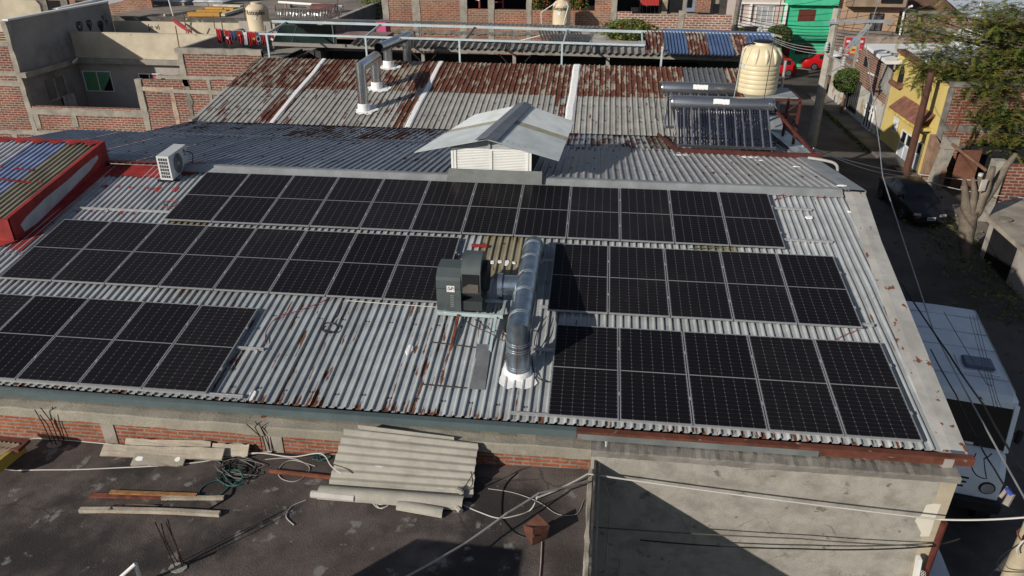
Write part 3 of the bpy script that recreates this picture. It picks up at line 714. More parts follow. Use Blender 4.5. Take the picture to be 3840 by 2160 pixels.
# ---------------------------------------------------------------- raised roof of the unit next door, edged in red
rr_ = thing('raised_roof', 'raised corrugated roof section with red painted edges at the far left', 'roof', (-6, 1, zf(1)))
zr = lambda y: zf(y) + .545
XR = -2.95
def t_r(x, i):
    if x > -4.15: return (.27, .24, .175)
    if -5.1 < x < -4.2: return (.26, .31, .47)
    if -6.7 < x < -6: return (.26, .31, .47)
    return (.50, .50, .53)
m = SB(); m.sheet(zr, -14, XR - .06, -1.02, 2.72, .152, .036, None, width=.92, tints=t_r, rusts=lambda x, i: .08); m.build('roof_sheet', SHEET, rr_)
mb = MB(); mb.bx(XR - .10, XR + .02, -1.06, 2.76, 0, 0) if False else None
pr = [(-1.06, zf(-1.06) - .02), (2.74, zf(2.6) - .02), (2.74, zr(2.74) + .06), (2.62, zr(2.62) + .065), (-1.06, zr(-1.06) + .055)]
mb.prism([(XR - .02, y, z) for y, z in pr], (.05, 0, 0))
mb.quad((XR - .09, -1.05, zr(-1.05) + .050), (XR + .03, -1.05, zr(-1.05) + .062), (XR + .03, 2.74, zr(2.74) + .066), (XR - .09, 2.74, zr(2.74) + .052))
mb.quad((XR + .03, -1.3, zf(-1.3) + .042), (XR + .36, -1.35, zf(-1.35) + .040), (XR + .30, 2.3, zf(2.3) + .04), (XR + .03, 2.5, zf(2.5) + .10))
mb.build('side_flashing', REDP, rr_)
gp = [(-.72, .10), (-.78, .30), (-.55, .36), (.2, .42), (1.0, .41), (1.7, .44), (2.3, .43), (2.34, .34), (1.9, .22), (1.0, .14), (.3, .10), (-.3, .06)]
mb = MB(); mb.poly([(XR + .034, y, zf(y) + z) for y, z in gp]); mb.build('bare_metal_patch', M('bare_grey', (.36, .37, .40), .6, var=.12, vs=4), rr_)
mb = MB(); mb.prism([(-14, -1.08, zf(-1.1) - .02), (XR + .03, -1.08, zf(-1.1) - .02), (XR + .03, -1.08, zr(-1.1) + .055), (-14, -1.08, zr(-1.1) + .055)], (0, .05, 0))
mb.quad((-14, -1.5, zf(-1.5) + .05), (XR - .45, -1.5, zf(-1.5) + .05), (XR + .1, -1.05, zf(-1.05) + .09), (-14, -1.05, zf(-1.05) + .09))
mb.build('front_flashing', REDP, rr_, label='bright red front upstand')
v = []; mb = MB(); r2 = random.Random(8); n = 90
for i in range(n + 1):
    x = -14 + (XR + 14 - .1) * i / n; a = 2.55 + (.07 if (i // 2) % 2 else -.06) ; z = .05
    v += [(x, a, zr(a) + z), (x, 2.74, zr(2.74) + z + .012), (x, 2.78, zr(2.7) - .1)]
mb.add(v, [(i * 3 + q, i * 3 + q + 1, i * 3 + q + 4, i * 3 + q + 3)[::-1] for i in range(n) for q in range(2)]); mb.build('ridge_flashing', REDP, rr_)
mb = MB()
for px, py in ((60, 632), (78, 634), (117, 637), (10, 672), (35, 676), (60, 678), (85, 681), (108, 683), (150, 683), (3, 628), (115, 718)):
    q = oPl(px, py, (0, 0, zr(0) + .03), (0, -TS, 1)); mb.prism([(q.x + .07 * math.cos(a) * r2.uniform(.7, 1.2), q.y + .05 * math.sin(a), zr(q.y + .05 * math.sin(a)) + .03) for a in [k * .785 for k in range(8)]], (0, 0, .008))
mb.build('red_sealant_patch', REDP, rr_)
mb = MB(); mb.prism([(-14, 2.6, zf(2.6) - .1), (XR, 2.6, zf(2.6) - .1), (XR, 2.6, zr(2.6)), (-14, 2.6, zr(2.6))], (0, .05, 0)); mb.build('rear_upstand', REDP, rr_)
# ---------------------------------------------------------------- roof vent (gabled louvre)
rv = thing('roof_vent', 'gabled white louvred roof vent with pale sheet roof straddling the ridge', 'roof vent', (7.2, 4, zb(4)))
LX0, LX1, LY = 6.27, 8.20, 2.62
AXD = Vector((.50, 3.75, 0)).normalized(); 
RF = Vector((7.16, 2.36, 1.42)); RB = Vector((7.70, 6.25, 1.40))
EL0 = Vector((5.36, 2.42, 1.02)); EL1 = Vector((6.25, 6.35, 1.02)); ER0 = Vector((8.90, 2.45, .93)); ER1 = Vector((9.12, 6.30, .92))
def lerp(a, b, t): return Vector(a).lerp(Vector(b), t)
def corr_plane(mb, r0, r1, e0, e1, n, amp):
    """ribs run from ridge to eave; stations along the ridge"""
    v = []; nrm = (Vector(e0) - Vector(r0)).cross(Vector(r1) - Vector(r0)).normalized()
    if nrm.z < 0: nrm = -nrm
    k = n * 4
    for i in range(k + 1):
        t = i / k; h = (0, .7, 1, .7)[i % 4] * amp
        for s_ in (0, .5, 1.): v.append(lerp(lerp(r0, r1, t), lerp(e0, e1, t), s_) + nrm * h)
    f = [(i * 3 + q, i * 3 + q + 1, (i + 1) * 3 + q + 1, (i + 1) * 3 + q) for i in range(k) for q in range(2)]
    mb.add(v, f)
PALES = M('vent_sheet_pale', (.62, .655, .665), .5, var=.07, vs=2, dirt=(.50, .52, .52), ds=1.2)
GREYS = M('vent_sheet_grey', (.42, .465, .485), .5, var=.10, vs=2, dirt=(.36, .38, .38), ds=1.4, dirt2=(.24, .10, .07), d2s=1.9, d2lo=.71, d2hi=.74)
TRANS = M('vent_sheet_fibre', (.30, .285, .22), .6, var=.15, vs=10)
for (r0, r1, e0, e1) in ((RF, RB, EL0, EL1), (RF, RB, ER0, ER1)):
    def cut(a, b): return lerp(r0, r1, a), lerp(r0, r1, b), lerp(e0, e1, a), lerp(e0, e1, b)
    mb = MB(); corr_plane(mb, *cut(0, .47), 20, .020); mb.build('roof_sheet', GREYS, rv)
    mb = MB(); corr_plane(mb, *cut(.47, .56), 4, .016); mb.build('roof_sheet', TRANS, rv)
    mb = MB(); corr_plane(mb, *cut(.56, 1), 20, .014); mb.build('roof_sheet', PALES, rv)
mb = MB(); a = RF + Vector((-.02, -.05, .05)); b = RB + Vector((0, .03, .05))
for e0, e1 in ((EL0, EL1), (ER0, ER1)):
    mb.quad(a, b, lerp(b, e1 + Vector((0, 0, .04)), .15) + Vector((0, 0, .005)), lerp(a, e0 + Vector((0, 0, .04)), .15) + Vector((0, 0, .005)))
mb.build('ridge_cap', M('cap_blue_grey', (.15, .165, .19), .5, var=.15, vs=3), rv)
LB = oY(1693, 628, LY).z + .0; LT = 1.10
mb = MB(); zt_ = 1.12
for x0, x1 in ((LX0 + .07, (LX0 + LX1) / 2 - .03), ((LX0 + LX1) / 2 + .03, LX1 - .07)):
    n = 12
    for i in range(n):
        z = .62 + i * (.44 / (n - 1)) * 1.0
        mb.add([(x0, LY - .030, z - .014), (x1, LY - .030, z - .014), (x1, LY + .02, z + .026), (x0, LY + .02, z + .026), (x0, LY - .026, z - .020), (x1, LY - .026, z - .020)], ((0, 1, 2, 3), (0, 4, 5, 1)))
mb.build('louvre', WHITEP, rv)
mb = MB()
for x in (LX0, LX0 + .07, (LX0 + LX1) / 2, LX1 - .07, LX1): mb.bx(x - .028, x + .028, LY - .04, LY + .03, .50, 1.10)
mb.bx(LX0, LX1, LY - .035, LY + .02, 1.085, 1.13); mb.bx(LX0, LX1, LY - .034, LY + .02, .56, .60)
mb.bx(LX1 - .03, LX1 + .03, LY + .1, LY + 3.2, 1.0, 1.06); mb.build('frame', WHITEP, rv)
mb = MB(); n = 7
for i in range(n):
    t = i / n; z = 1.13 + .27 * t; w = .98 * (1 - t)
    mb.add([(7.2 - w, LY - .01, z), (7.2 + w, LY - .01, z - .01), (7.2 + w * .98, LY + .03, z + .045), (7.2 - w * .98, LY + .03, z + .045)], ((0, 1, 2, 3),))
mb.bx(7.17, 7.22, LY - .04, LY, 1.13, 1.36); mb.build('gable_louvre', M('louvre_grey', (.33, .34, .35), .6), rv)
mb = MB(); mb.bx(LX0 + .04, LX1 - .04, LY + .05, LY + .09, .3, 1.12); mb.prism([(LX0, LY + .06, 1.12), (LX1, LY + .06, 1.10), (7.2, LY + .06, 1.38)], (0, .02, 0)); mb.bx(LX1 - .02, LX1, LY + .1, LY + 3.1, .0, 1.0); mb.bx(LX0, LX0 + .02, LY + .1, LY + 3.1, -.1, .95); mb.bx(LX0, LX1, LY + 3.1, LY + 3.14, -.1, .98)
mb.build('inner_lining', DARK, rv)
mb = MB(); f0 = oY(1677, 640, RY - .1); f1 = oY(2035, 650, RY - .1)
mb.add([(f0.x + .03, LY - .05, .62), (f1.x - .02, LY - .05, .62), (f1.x, RY - .36, zf(RY - .36) + .07), (f0.x, RY - .36, zf(RY - .36) + .07), (f0.x - .02, RY - .42, zf(RY - .42) + .03), (f1.x, RY - .42, zf(RY - .42) + .03)], ((3, 2, 1, 0), (4, 5, 2, 3)))
mb.build('apron_flashing', M('apron_grey', (.17, .18, .175), .5, var=.12, vs=3, dirt=(.11, .115, .115), ds=1.5), rv)
# ---------------------------------------------------------------- galvanised duct
DX, DY, DR_ = 8.61, -4.06, .205
GD = M('duct_galv', (.28, .34, .40), .30, metal=.85, spec=.5, var=.2, vs=5, dirt=(.14, .17, .20), ds=2.2, dlo=.45, dhi=.75, damt=.7)
dt = thing('ventilation_duct', 'thick galvanised ventilation duct bending over from a white sealed roof collar', 'duct', (DX, DY, zf(DY)))
zt_ = .025; yF = -.62; xF = 8.58
pts = [(DX, DY, zf(DY) - .1), (DX, DY, zt_ - .17)] + [(DX, DY + .22 * (1 - math.cos(a)), zt_ - .17 + .22 * math.sin(a) * .77) for a in (.4, .8, 1.2, math.pi / 2)]
mb = MB(); mb.tube([(DX, DY, zf(DY) + .02), (DX, DY, zt_ - .20)], DR_, 32, False); mb.build('riser', GD, dt, smooth=True)
# mitred elbow
mb = MB()
def ring(c, ax, ay, r, n=32): return [Vector(c) + Vector(ax) * r * math.cos(2 * math.pi * k / n) + Vector(ay) * r * math.sin(2 * math.pi * k / n) for k in range(n)]
r0 = ring((DX, DY, zt_ - .20), (1, 0, 0), (0, 1, 0), DR_); r1 = ring((DX, DY, zt_), (1, 0, 0), (0, .99, -1.0), DR_); r2_ = ring((DX - .0, DY + .22, zt_), (1, 0, 0), (0, 0, -1), DR_)
n = 32; mb.add(r0 + r1 + r2_, [(i, (i + 1) % n, n + (i + 1) % n, n + i) for i in range(n)] + [(n + i, n + (i + 1) % n, 2 * n + (i + 1) % n, 2 * n + i) for i in range(n)]); mb.build('elbow', GD, dt, smooth=True, angle=50)
mb = MB(); mb.tube([(DX, DY + .22, zt_), (xF, yF - .2, zt_ + .06)], DR_, 32, False); mb.build('crossover', GD, dt, smooth=True)
mb = MB(); c1 = Vector((xF, yF - .2, zt_ + .06))
mb.tube([c1, c1 + Vector((0, .12, -.01)), c1 + Vector((0, .24, -.08)), c1 + Vector((0, .30, -.20)), c1 + Vector((0, .31, zf(yF) - c1.z))], DR_, 28, False); mb.build('far_elbow', GD, dt, smooth=True, angle=60)
mb = MB()
for t in (.02, .30, .52, .76, .97):
    c = Vector((DX, DY + .22, zt_)).lerp(c1, t)
    for d in (-.03, .03): mb.tube([c + Vector((0, d - .006, 0)), c + Vector((0, d + .006, 0))], DR_ + .008, 32)
for z in (zt_ - .24, zt_ - .36, zf(DY) + .16):
    for d in (-.02, .02): mb.tube([(DX, DY, z + d - .006), (DX, DY, z + d + .006)], DR_ + .007, 32)
mb.build('seam_band', M('duct_band', (.46, .49, .52), .35, metal=.7, var=.08), dt, smooth=True)
mb = MB(); mb.tube([(DX - .01, DY - DR_ - .004, zf(DY) + .05), (DX - .005, DY - DR_ - .004, zt_ - .22), (DX, DY - DR_ + .02, zt_ + .10)], .006, 5)
q = [(DX - DR_ * math.sin(a) * 1.02, -2.45 + .19 * math.cos(b), zt_ + .04 + DR_ * math.cos(a) * 1.02) for a, b in ((.35, .4), (.6, .9), (.85, 1.4), (1.15, 2.0), (1.45, 2.5))]
mb.tube(q, .008, 5); mb.build('rust_seam', RUST, dt)
mb = MB(); cb = Vector((DX - .1, -2.45, zt_ + .0)); mb.tube([cb, cb + Vector((-.36, -.0, -.01))], .19, 28, False); mb.tube([cb + Vector((-.36, 0, -.01)), cb + Vector((-.45, 0, -.01))], .225, 28, False); mb.build('branch_collar', GD, dt, smooth=True)
mb = MB(); mb.tube([cb + Vector((-.449, 0, -.01)), cb + Vector((-.40, 0, -.01))], .222, 28); mb.build('flexible_joint', BLACK, dt, smooth=True)
mb = MB(); cc = Vector((DX - .28, -3.0, zf(-3.0) + .18)); mb.tube([cc + Vector((-.10, -.05, .0)), cc + Vector((.15, .0, .02))], .17, 20); mb.build('loose_canvas', BLACK, dt, smooth=True)
mb = MB(); mb.lathe((DX, DY, zf(DY) - .03), [(DR_ + .03, 0), (DR_ + .035, .06), (DR_ + .022, .10), (DR_ + .004, .115)], 28); mb.build('sealant_collar', WHITES, dt, smooth=True)
mb = MB(); r2 = random.Random(4); n = 26; v = []
for i in range(n):
    a = 2 * math.pi * i / n; k = r2.uniform(.85, 1.25); x = DX + .01 + .33 * math.cos(a) * k; y = DY - .06 + .36 * math.sin(a) * k; v.append((x, y, zf(y) + .020))
mb.poly(v); mb.build('sealant_skirt', WHITES, dt)
# ---------------------------------------------------------------- fan unit on its stand
FU = M('fan_grey', (.075, .092, .095), .5, var=.08, vs=4, dirt=(.05, .06, .062), ds=2)
FUD = M('fan_grey_dark', (.04, .048, .05), .5, var=.1)
fu = thing('extractor_fan', 'grey box extractor fan with a white logo plate beside the duct', 'fan', (7.3, -2.5, zf(-2.5)))
fx0, fx1, fy0, fy1, fz0, fz1 = 6.93, 7.39, -2.76, -2.20, -.43, .36
mb = MB(); prf = [(fy0, fz0), (fy0, fz1 - .16), (fy0 + .02, fz1 - .10), (fy0 + .20, fz1 + .015), (fy1, fz1 + .02), (fy1, fz0)]
mb.prism([(fx0, y, z) for y, z in prf], (fx1 - fx0, 0, 0)); mb.build('motor_housing', FU, fu)
mb = MB(); mb.bx(fx0 - .006, fx1 + .004, fy0 - .006, fy1, fz1 - .335, fz1 - .325); mb.build('panel_seam', FUD, fu)
# scroll: outlet facing the camera, round scroll behind
mb = MB(); sx0, sx1 = fx1 + .01, fx1 + .37; scy, scz = fy0 + .42, fz0 + .60
sc = [(scy + .44 * math.cos(a), scz + .44 * math.sin(a)) for a in [math.pi * (.62 - 1.25 * k / 22) for k in range(23)]]
outl = [(scy - .20, scz - .42), (fy0 + .02, scz - .22), (fy0 + .02, scz + .20), (fy0 + .16, scz + .37)]
loop = sc + outl
mb.prism([(sx0, y, z) for y, z in loop][::-1], (sx1 - sx0, 0, 0)); mb.build('scroll', FU, fu, smooth=True, angle=40)
mb = MB(); mb.bx(sx0 + .02, sx1 - .03, fy0 + .002, fy0 + .016, scz - .19, scz + .17); mb.build('outlet_opening', DARK, fu)
mb = MB(); mb.add([(sx0 + .03, fy0 - .002, scz - .20), (sx1 - .04, fy0 - .002, scz - .20), (sx1 - .04, fy0 + .0, scz - .03), (sx0 + .15, fy0 + .0, scz - .02), (sx0 + .03, fy0 + .0, scz - .10)], ((0, 1, 2, 3, 4),)); mb.build('outlet_deflector', M('deflector', (.13, .11, .095), .45, metal=.3), fu)
mb = MB(); mb.tube([(sx1, scy, scz), (sx1 + .05, scy, scz)], .22, 28); mb.tube([(sx1 + .0, scy, scz - .03), (sx1 + .10, scy, scz - .03)], .30, 28); mb.build('inlet_flange', BLACK, fu, smooth=True)
mb = MB(); mb.bx(fx1 + .01, sx1 + .02, fy0 + .04, fy1 + .2, fz0, fz0 + .20); mb.build('base_box', FUD, fu)
mb = MB(); mb.bx(7.13, 7.28, fy0 - .010, fy0 - .004, -.03, .10, .004); mb.build('logo_plate', paint('plate_white', (.72, .72, .72), .4), fu)
text('S', 'lettering', BLACK, fu, (7.177, fy0 - .0115, .045), .085, (R_(90), 0, 0), .001, .001); text('&', 'lettering', BLACK, fu, (7.207, fy0 - .0115, .030), .05, (R_(90), 0, 0), .001); text('P', 'lettering', BLACK, fu, (7.237, fy0 - .0115, .045), .085, (R_(90), 0, 0), .001, .001)
mb = MB(); mb.tube([(7.205 + .062 * math.cos(a), fy0 - .0115, .036 + .052 * math.sin(a)) for a in [2.4 + k * .17 for k in range(12)]], .0025, 4); mb.tube([(7.205 + .062 * math.cos(a), fy0 - .0115, .036 + .052 * math.sin(a)) for a in [-.6 + k * .17 for k in range(12)]], .0025, 4); mb.build('logo_arc', paint('arc_red', (.35, .12, .09)), fu)
mb = MB()
for i in range(6): mb.bx(7.19, 7.26, fy0 - .008, fy0 - .002, fz0 + .09 + i * .045, fz0 + .108 + i * .045)
mb.build('vent_slot', paint('slot_grey', (.20, .22, .22)), fu)
st = thing('fan_stand', 'pale blue angle steel fan stand with slanted rusty and blue legs', 'stand', (7.5, -2.8, -.7))
mb = MB(); mb.bar((6.95, -2.78, -.475), (8.20, -2.78, -.48), .05, .07); mb.bar((6.95, -2.2, -.475), (8.2, -2.2, -.48), .05, .06); mb.bar((6.98, -2.78, -.475), (6.98, -2.2, -.475), .05, .06); mb.bar((8.16, -2.78, -.475), (8.16, -2.2, -.475), .05, .06); mb.build('frame', PALEBLUE, st)
mb = MB(); mb.bar((7.34, -2.80, -.49), (7.34, -3.66, zf(-3.66) + .01), .05); mb.build('leg', RUST, st, label='rusty leg')
mb = MB(); mb.bar((8.05, -2.80, -.49), (8.05, -3.63, zf(-3.63) + .01), .05); mb.build('leg', PALEBLUE, st)
for x in (7.1, 8.05):
    mb = MB(); mb.bar((x, -2.22, -.49), (x, -2.0, zf(-2.0) + .01), .045); mb.build('leg', RUST, st)
# ---------------------------------------------------------------- stainless flues
def flue(label, A, B, ztop, r, yend=None, open_front=False):
    t = thing('flue_pipe', label, 'flue', A, 0, 'stainless flue pipes'); A = Vector(A); B = Vector(B)
    def riser(P, zt):
        mb = MB(); mb.tube([(P.x, P.y, zv(P.y) if P.y < RY2 else -1.5), (P.x, P.y, zt)], r, 26, False); mb.build('riser', STEEL, t, smooth=True)
        if P.y > RY2: return
        mb = MB(); mb.lathe((P.x, P.y, zv(P.y) - .05), [(r + .03, 0), (r + .035, .28), (r + .02, .33), (r + .002, .34)], 22); mb.build('sealant_collar', WHITES, t, smooth=True)
        mb = MB(); r2 = random.Random(int(P.y * 10)); v = []; vb = []
        for i in range(20):
            a = 2 * math.pi * i / 20; k = r2.uniform(.75, 1.15); x = P.x + .10 + .46 * math.cos(a) * k; y = P.y - .03 + .44 * math.sin(a) * k; v.append((x, y, zv(y) + .042 + (.008 if i % 2 else 0))); 
        mb.poly(v); mb.build('sealant_skirt', WHITES, t)
    if open_front:
        riser(A, ztop - .05); riser(B, ztop - .05)
        mb = MB(); f = A + Vector((-.12, -.9, 0)); mb.tube([(f.x, f.y, ztop), (B.x, B.y + .35, ztop)], r * 1.05, 26, False); mb.tube([(B.x, B.y + .35, ztop), (B.x, B.y + .5, ztop - .1), (B.x, B.y + .5, ztop - .5)], r * 1.05, 20, False)
        mb.build('crossover', STEEL, t, smooth=True)
        mb = MB(); mb.tube([(f.x, f.y + .25, ztop), (f.x, f.y + .3, ztop)], r * 1.03, 26); mb.tube([(f.x, f.y + .02, ztop), (f.x, f.y + .3, ztop)], r * .99, 26, False); mb.build('dark_mouth', DARK, t)
    else:
        riser(A, ztop - .22); riser(B, ztop - .05)
        mb = MB(); n = 26
        r0 = ring((A.x, A.y, ztop - .23), (1, 0, 0), (0, 1, 0), r, n); r1 = ring((A.x, A.y, ztop + .0), (1, 0, 0), (0, 1, -1), r, n); r2_ = ring((B.x, B.y + .2, ztop), (1, 0, 0), (0, 0, -1), r, n); 
        r3 = ring((B.x, B.y + .32, ztop - .06), (1, 0, 0), (0, -.8, -.6), r, n); r4 = ring((B.x, B.y + .30, ztop - .3), (1, 0, 0), (0, -1, -.1), r, n)
        al = [r0, r1, r2_, r3, r4]; vs = [p for q in al for p in q]
        mb.add(vs, [(j * n + i, j * n + (i + 1) % n, (j + 1) * n + (i + 1) % n, (j + 1) * n + i) for j in range(4) for i in range(n)]); mb.build('crossover', STEEL, t, smooth=True, angle=45)
        mb = MB(); mb.tube([(A.x - r * .75, A.y - r * .72, zv(A.y) + .3), (A.x - r * .75, A.y - r * .72, ztop - .1)], .014, 5); mb.build('rust_seam', RUST, t)
fA = oV(1366, 415); fB = oV(1414, 333); fr = .20
ztA = oY(1358, 252, fA.y).z
flue('front stainless flue arching between two white sealed collars on the rusty roof', fA, fB, ztA, fr)
fC = oV(1458, 252); ztC = oY(1460, 168, fC.y).z
fD = Vector((fC.x + .30, fC.y + 2.2, fC.z))
flue('rear stainless flue with an open round mouth near the far roof edge', fC, fD, ztC, fr, open_front=True)
# ---------------------------------------------------------------- solar water heaters
TUBE = M('vacuum_tube', (.012, .014, .026), .18, spec=.5, var=.2)
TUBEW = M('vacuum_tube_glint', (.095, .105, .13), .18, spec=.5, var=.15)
HTANK = M('heater_tank', (.36, .37, .40), .24, metal=.85, var=.06)
def heater(label, L, Rr, ang, n, length, tank_over):
    L = Vector(L); Rr = Vector(Rr); t = thing('solar_water_heater', label, 'water heater', L.lerp(Rr, .5), 0, 'vacuum tube solar water heaters')
    up = Vector((0, length * math.cos(ang), length * math.sin(ang))); ex = (Rr - L).normalized()
    rt = .225
    ra = L + up + Vector((-.10 - tank_over, .02, .05)); rb = Rr + up + Vector((.10 + tank_over * .2, .02, .05))
    mb = MB(); mb.tube([ra - ex * .05, ra, rb, rb + ex * .05], [rt * .9, rt, rt, rt * .9], 30); mb.build('tank', HTANK, t, smooth=True, angle=50)
    for k in (.01, .955, .98): c = ra.lerp(rb, k); mb = MB(); mb.tube([c - ex * .008, c + ex * .008], rt + .006, 30); mb.build('tank_band', STEEL, t, smooth=True)
    m_ = ra.lerp(rb, .40); r2 = random.Random(n); d = Vector((0, -math.cos(R_(28)), math.sin(R_(28)))); u = Vector((0, math.sin(R_(28)), math.cos(R_(28))))
    mb = MB(); v = []; k = 9
    for i in range(k + 1):
        x = i / k * .5
        e_ = r2.uniform(-.05, .05)
        for s_ in (-1, -.5, 0, .5, 1):
            aa = R_(28) + s_ * .36 + (e_ if abs(s_) == 1 else 0); v.append(m_ + ex * x + Vector((0, -math.cos(aa), math.sin(aa))) * (rt + .006))
    mb.add(v, [(5 * i + q, 5 * i + q + 1, 5 * i + 6 + q, 5 * i + 5 + q) for i in range(k) for q in range(4)]); mb.build('white_label', WHITES, t)
    r2 = random.Random(3 + n)
    for i in range(n):
        a = L.lerp(Rr, (i + .5) / n); b = a + up * .93
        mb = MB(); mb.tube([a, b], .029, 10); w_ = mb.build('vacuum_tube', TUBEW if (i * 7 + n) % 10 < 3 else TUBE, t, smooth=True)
        mb = MB(); mb.tube([b - up * .015, b + up * .03], .034, 8); mb.build('tube_collar', BLACK, w_)
    mb = MB(); mb.bar(L - ex * .05, Rr + ex * .08, .10, .07); mb.build('bottom_rail', STEEL, t)
    for P in (L, L.lerp(Rr, .5), Rr):
        mb = MB(); mb.bar(P + Vector((0, .06, -.10)), P + up + Vector((0, .07, -.26)), .035); mb.bar(P + up + Vector((0, .05, -.2)), P + Vector((0, up.y + .25, -.45)), .035); mb.bar(P + Vector((0, up.y * .5 + .05, up.z * .5 - .12)), P + Vector((0, up.y + .2, -.4)), .03)
        mb.build('support_frame', GALV, t)
    mb = MB()
    mb.tube([ra + Vector((-.04, .0, .1)), ra + Vector((-.16, 0, .05)), ra + Vector((-.18, -.2, -1.0)), ra + Vector((-.05, -.2, -1.1))], .018, 6); mb.build('pipe', CABLEK, t)
    return t, up
HB = Vector((0, 0, .12))
h1, hup = heater('front vacuum tube solar water heater on the red steel beam', (12.33, 8.0, zb(8.0) + .21), (15.18, 8.0, zb(8.0) + .20), R_(33), 36, 1.72, .06)
h2, _ = heater('rear shorter solar water heater behind the first one', (12.17, 10.3, zb(10.3) + .50), (14.45, 10.3, zb(10.3) + .49), R_(33), 24, 1.72, .05)
# red steel frame carrying heaters and tank
sf = thing('steel_tank_frame', 'red oxide steel frame standing under the beige water tank', 'frame', (14.3, 9, zb(9)))
zq = zb(7.75)
mb = MB(); mb.bar((12.35, 7.72, zq + .10), (16.5, 7.40, zb(7.4) + .11), .09, .12); mb.build('base_beam', REDOX, sf)
mb = MB(); mb.bar((12.3, 7.75, zq + .10), (11.95, 11.2, zb(11.2) + .12), .07, .1); mb.build('side_beam', REDOX, sf)
mb = MB(); mb.bar((16.3, 7.5, zb(7.5) + .12), (14.95, 10.6, 1.10), .07); mb.build('slanting_brace', REDOX, sf)
FRX0, FRX1, FRY0, FRY1 = 14.55, 16.25, 9.9, 11.4
ZT = oY(2825, 345, 10.6).z - .03
for (x, y) in ((FRX0, FRY0), (FRX1, FRY0), (FRX1, FRY1), (FRX0, FRY1)):
    mb = MB(); mb.bar((x, y, zb(min(y, VY)) - .05), (x, y, ZT), .08); mb.build('post', REDOX, sf)
mb = MB()
for a, b in (((FRX0, FRY0), (FRX1, FRY0)), ((FRX1, FRY0), (FRX1, FRY1)), ((FRX1, FRY1), (FRX0, FRY1)), ((FRX0, FRY1), (FRX0, FRY0))):
    mb.bar((a[0], a[1], ZT - .04), (b[0], b[1], ZT - .04), .06, .09)
mb.bar((FRX1, FRY0, ZT - .6), (FRX1, FRY1, zb(11) + .3), .04); mb.bar((FRX0, FRY0, ZT - .5), (FRX1, FRY0, ZT - .5), .05); mb.bar((FRX1, FRY0 - .02, ZT - .1), (FRX1 - .5, FRY0 - .02, ZT - .5), .04)
mb.build('top_frame', REDOX, sf)
mb = MB(); mb.bx(FRX0 - .05, FRX1 - .1, FRY0 - .05, FRY1, ZT + .012, ZT + .035); mb.build('platform', M('platform_board', (.30, .32, .33), .8, var=.2), sf)
# ribbed beige water tank
tk = thing('water_tank', 'ribbed beige water tank with black lid on the red steel frame', 'water tank', (15.22, 10.6, ZT + .04))
tr = 149 / 2 * (Vector((15.22, 10.6, 2)) - CAM).dot(_f) / FPX
tcx = (oY(2460 + 60, 345, 10.6)).x
TC = oY(2400 + 1425 / 3.22, 1095 / 3.22, 10.6 - tr * .5); TC.z = ZT + .04; TC.y = 10.6
H = tr * 2.52
prof = [(tr * .95, 0), (tr * .98, .02)]
for i in range(6):
    z0 = .05 + i * H * .088
    prof += [(tr * .985, z0), (tr, z0 + H * .02), (tr, z0 + H * .066), (tr * .985, z0 + H * .08), (tr * .972, z0 + H * .084)]
prof += [(tr * .985, H * .56), (tr * .985, H * .60), (tr * .97, H * .70), (tr * .92, H * .78), (tr * .80, H * .855), (tr * .62, H * .905), (tr * .46, H * .925), (tr * .44, H * .93), (tr * .44, H * .975)]
mb = MB(); mb.lathe(TC, prof, 40); tb = mb.build('tank_body', CREAM, tk, smooth=True, angle=60)
mb = MB()
for k in range(12):
    a = 2 * math.pi * k / 12 + .1; ca, sa = math.cos(a), math.sin(a)
    pts = [(tr * .985, H * .62), (tr * .955, H * .72), (tr * .90, H * .79), (tr * .78, H * .86), (tr * .62, H * .905)]
    mb.tube([TC + Vector((r * ca, r * sa, z - .03)) for r, z in pts], [.02, .06, .07, .06, .02], 8)
mb.build('shoulder_rib', CREAM, tk, smooth=True)
mb = MB(); mb.lathe(TC + Vector((0, 0, H * .975)), [(tr * .47, 0), (tr * .47, .03), (tr * .40, .05), (tr * .1, .055)], 30); mb.build('lid', BLACK, tk, smooth=True)
lx = TC + Vector((-tr * .985, 0, H * .62))
mb = MB(); mb.tube(spline([TC + Vector((-tr * .4, -.1, H * .95)), TC + Vector((-tr * .85, -.1, H * .93)), TC + Vector((-tr * 1.02, -.1, H * .85)), TC + Vector((-tr * 1.06, -.12, H * .4)), TC + Vector((-tr * 1.12, -.15, -.35))]), .022, 7); mb.build('pipe', CABLEK, tk)
mb = MB(); mb.tube([TC + Vector((-tr * 1.12, -.2, -.4)), TC + Vector((-tr * 1.0, -.2, H * .9))], .014, 6); mb.build('vent_pipe', GALV, tk)
v = []
for i in range(4):
    for s_ in (0, 1):
        a = math.pi + .42 + i * .05; v.append(TC + Vector((tr * 1.003 * math.cos(a), tr * 1.003 * math.sin(a), H * (.50 + .08 * s_))))
mb = MB(); mb.add(v, [(2 * i, 2 * i + 2, 2 * i + 3, 2 * i + 1) for i in range(3)]); mb.build('sticker', paint('sticker_blue', (.35, .50, .60)), tk)
# antenna mast beside the tank and cable stay
mast = MB(); q = oD(2745, 480, 24); a0 = oY(2770, 365, 9.5); a1 = oY(2775, 160, 9.5)
t = thing('guy_wire', 'thin brown stay wire in front of the beige water tank', 'wire', a0); mb = MB()
p0 = oY(2865, 372, 8.9); p1 = oD(2900, 170, 22.0); mb.tube([p0, p1, p1 + (p1 - p0) * 1.2], .012, 5); mb.build('wire', M('wire_brown', (.06, .04, .03), .8), t)
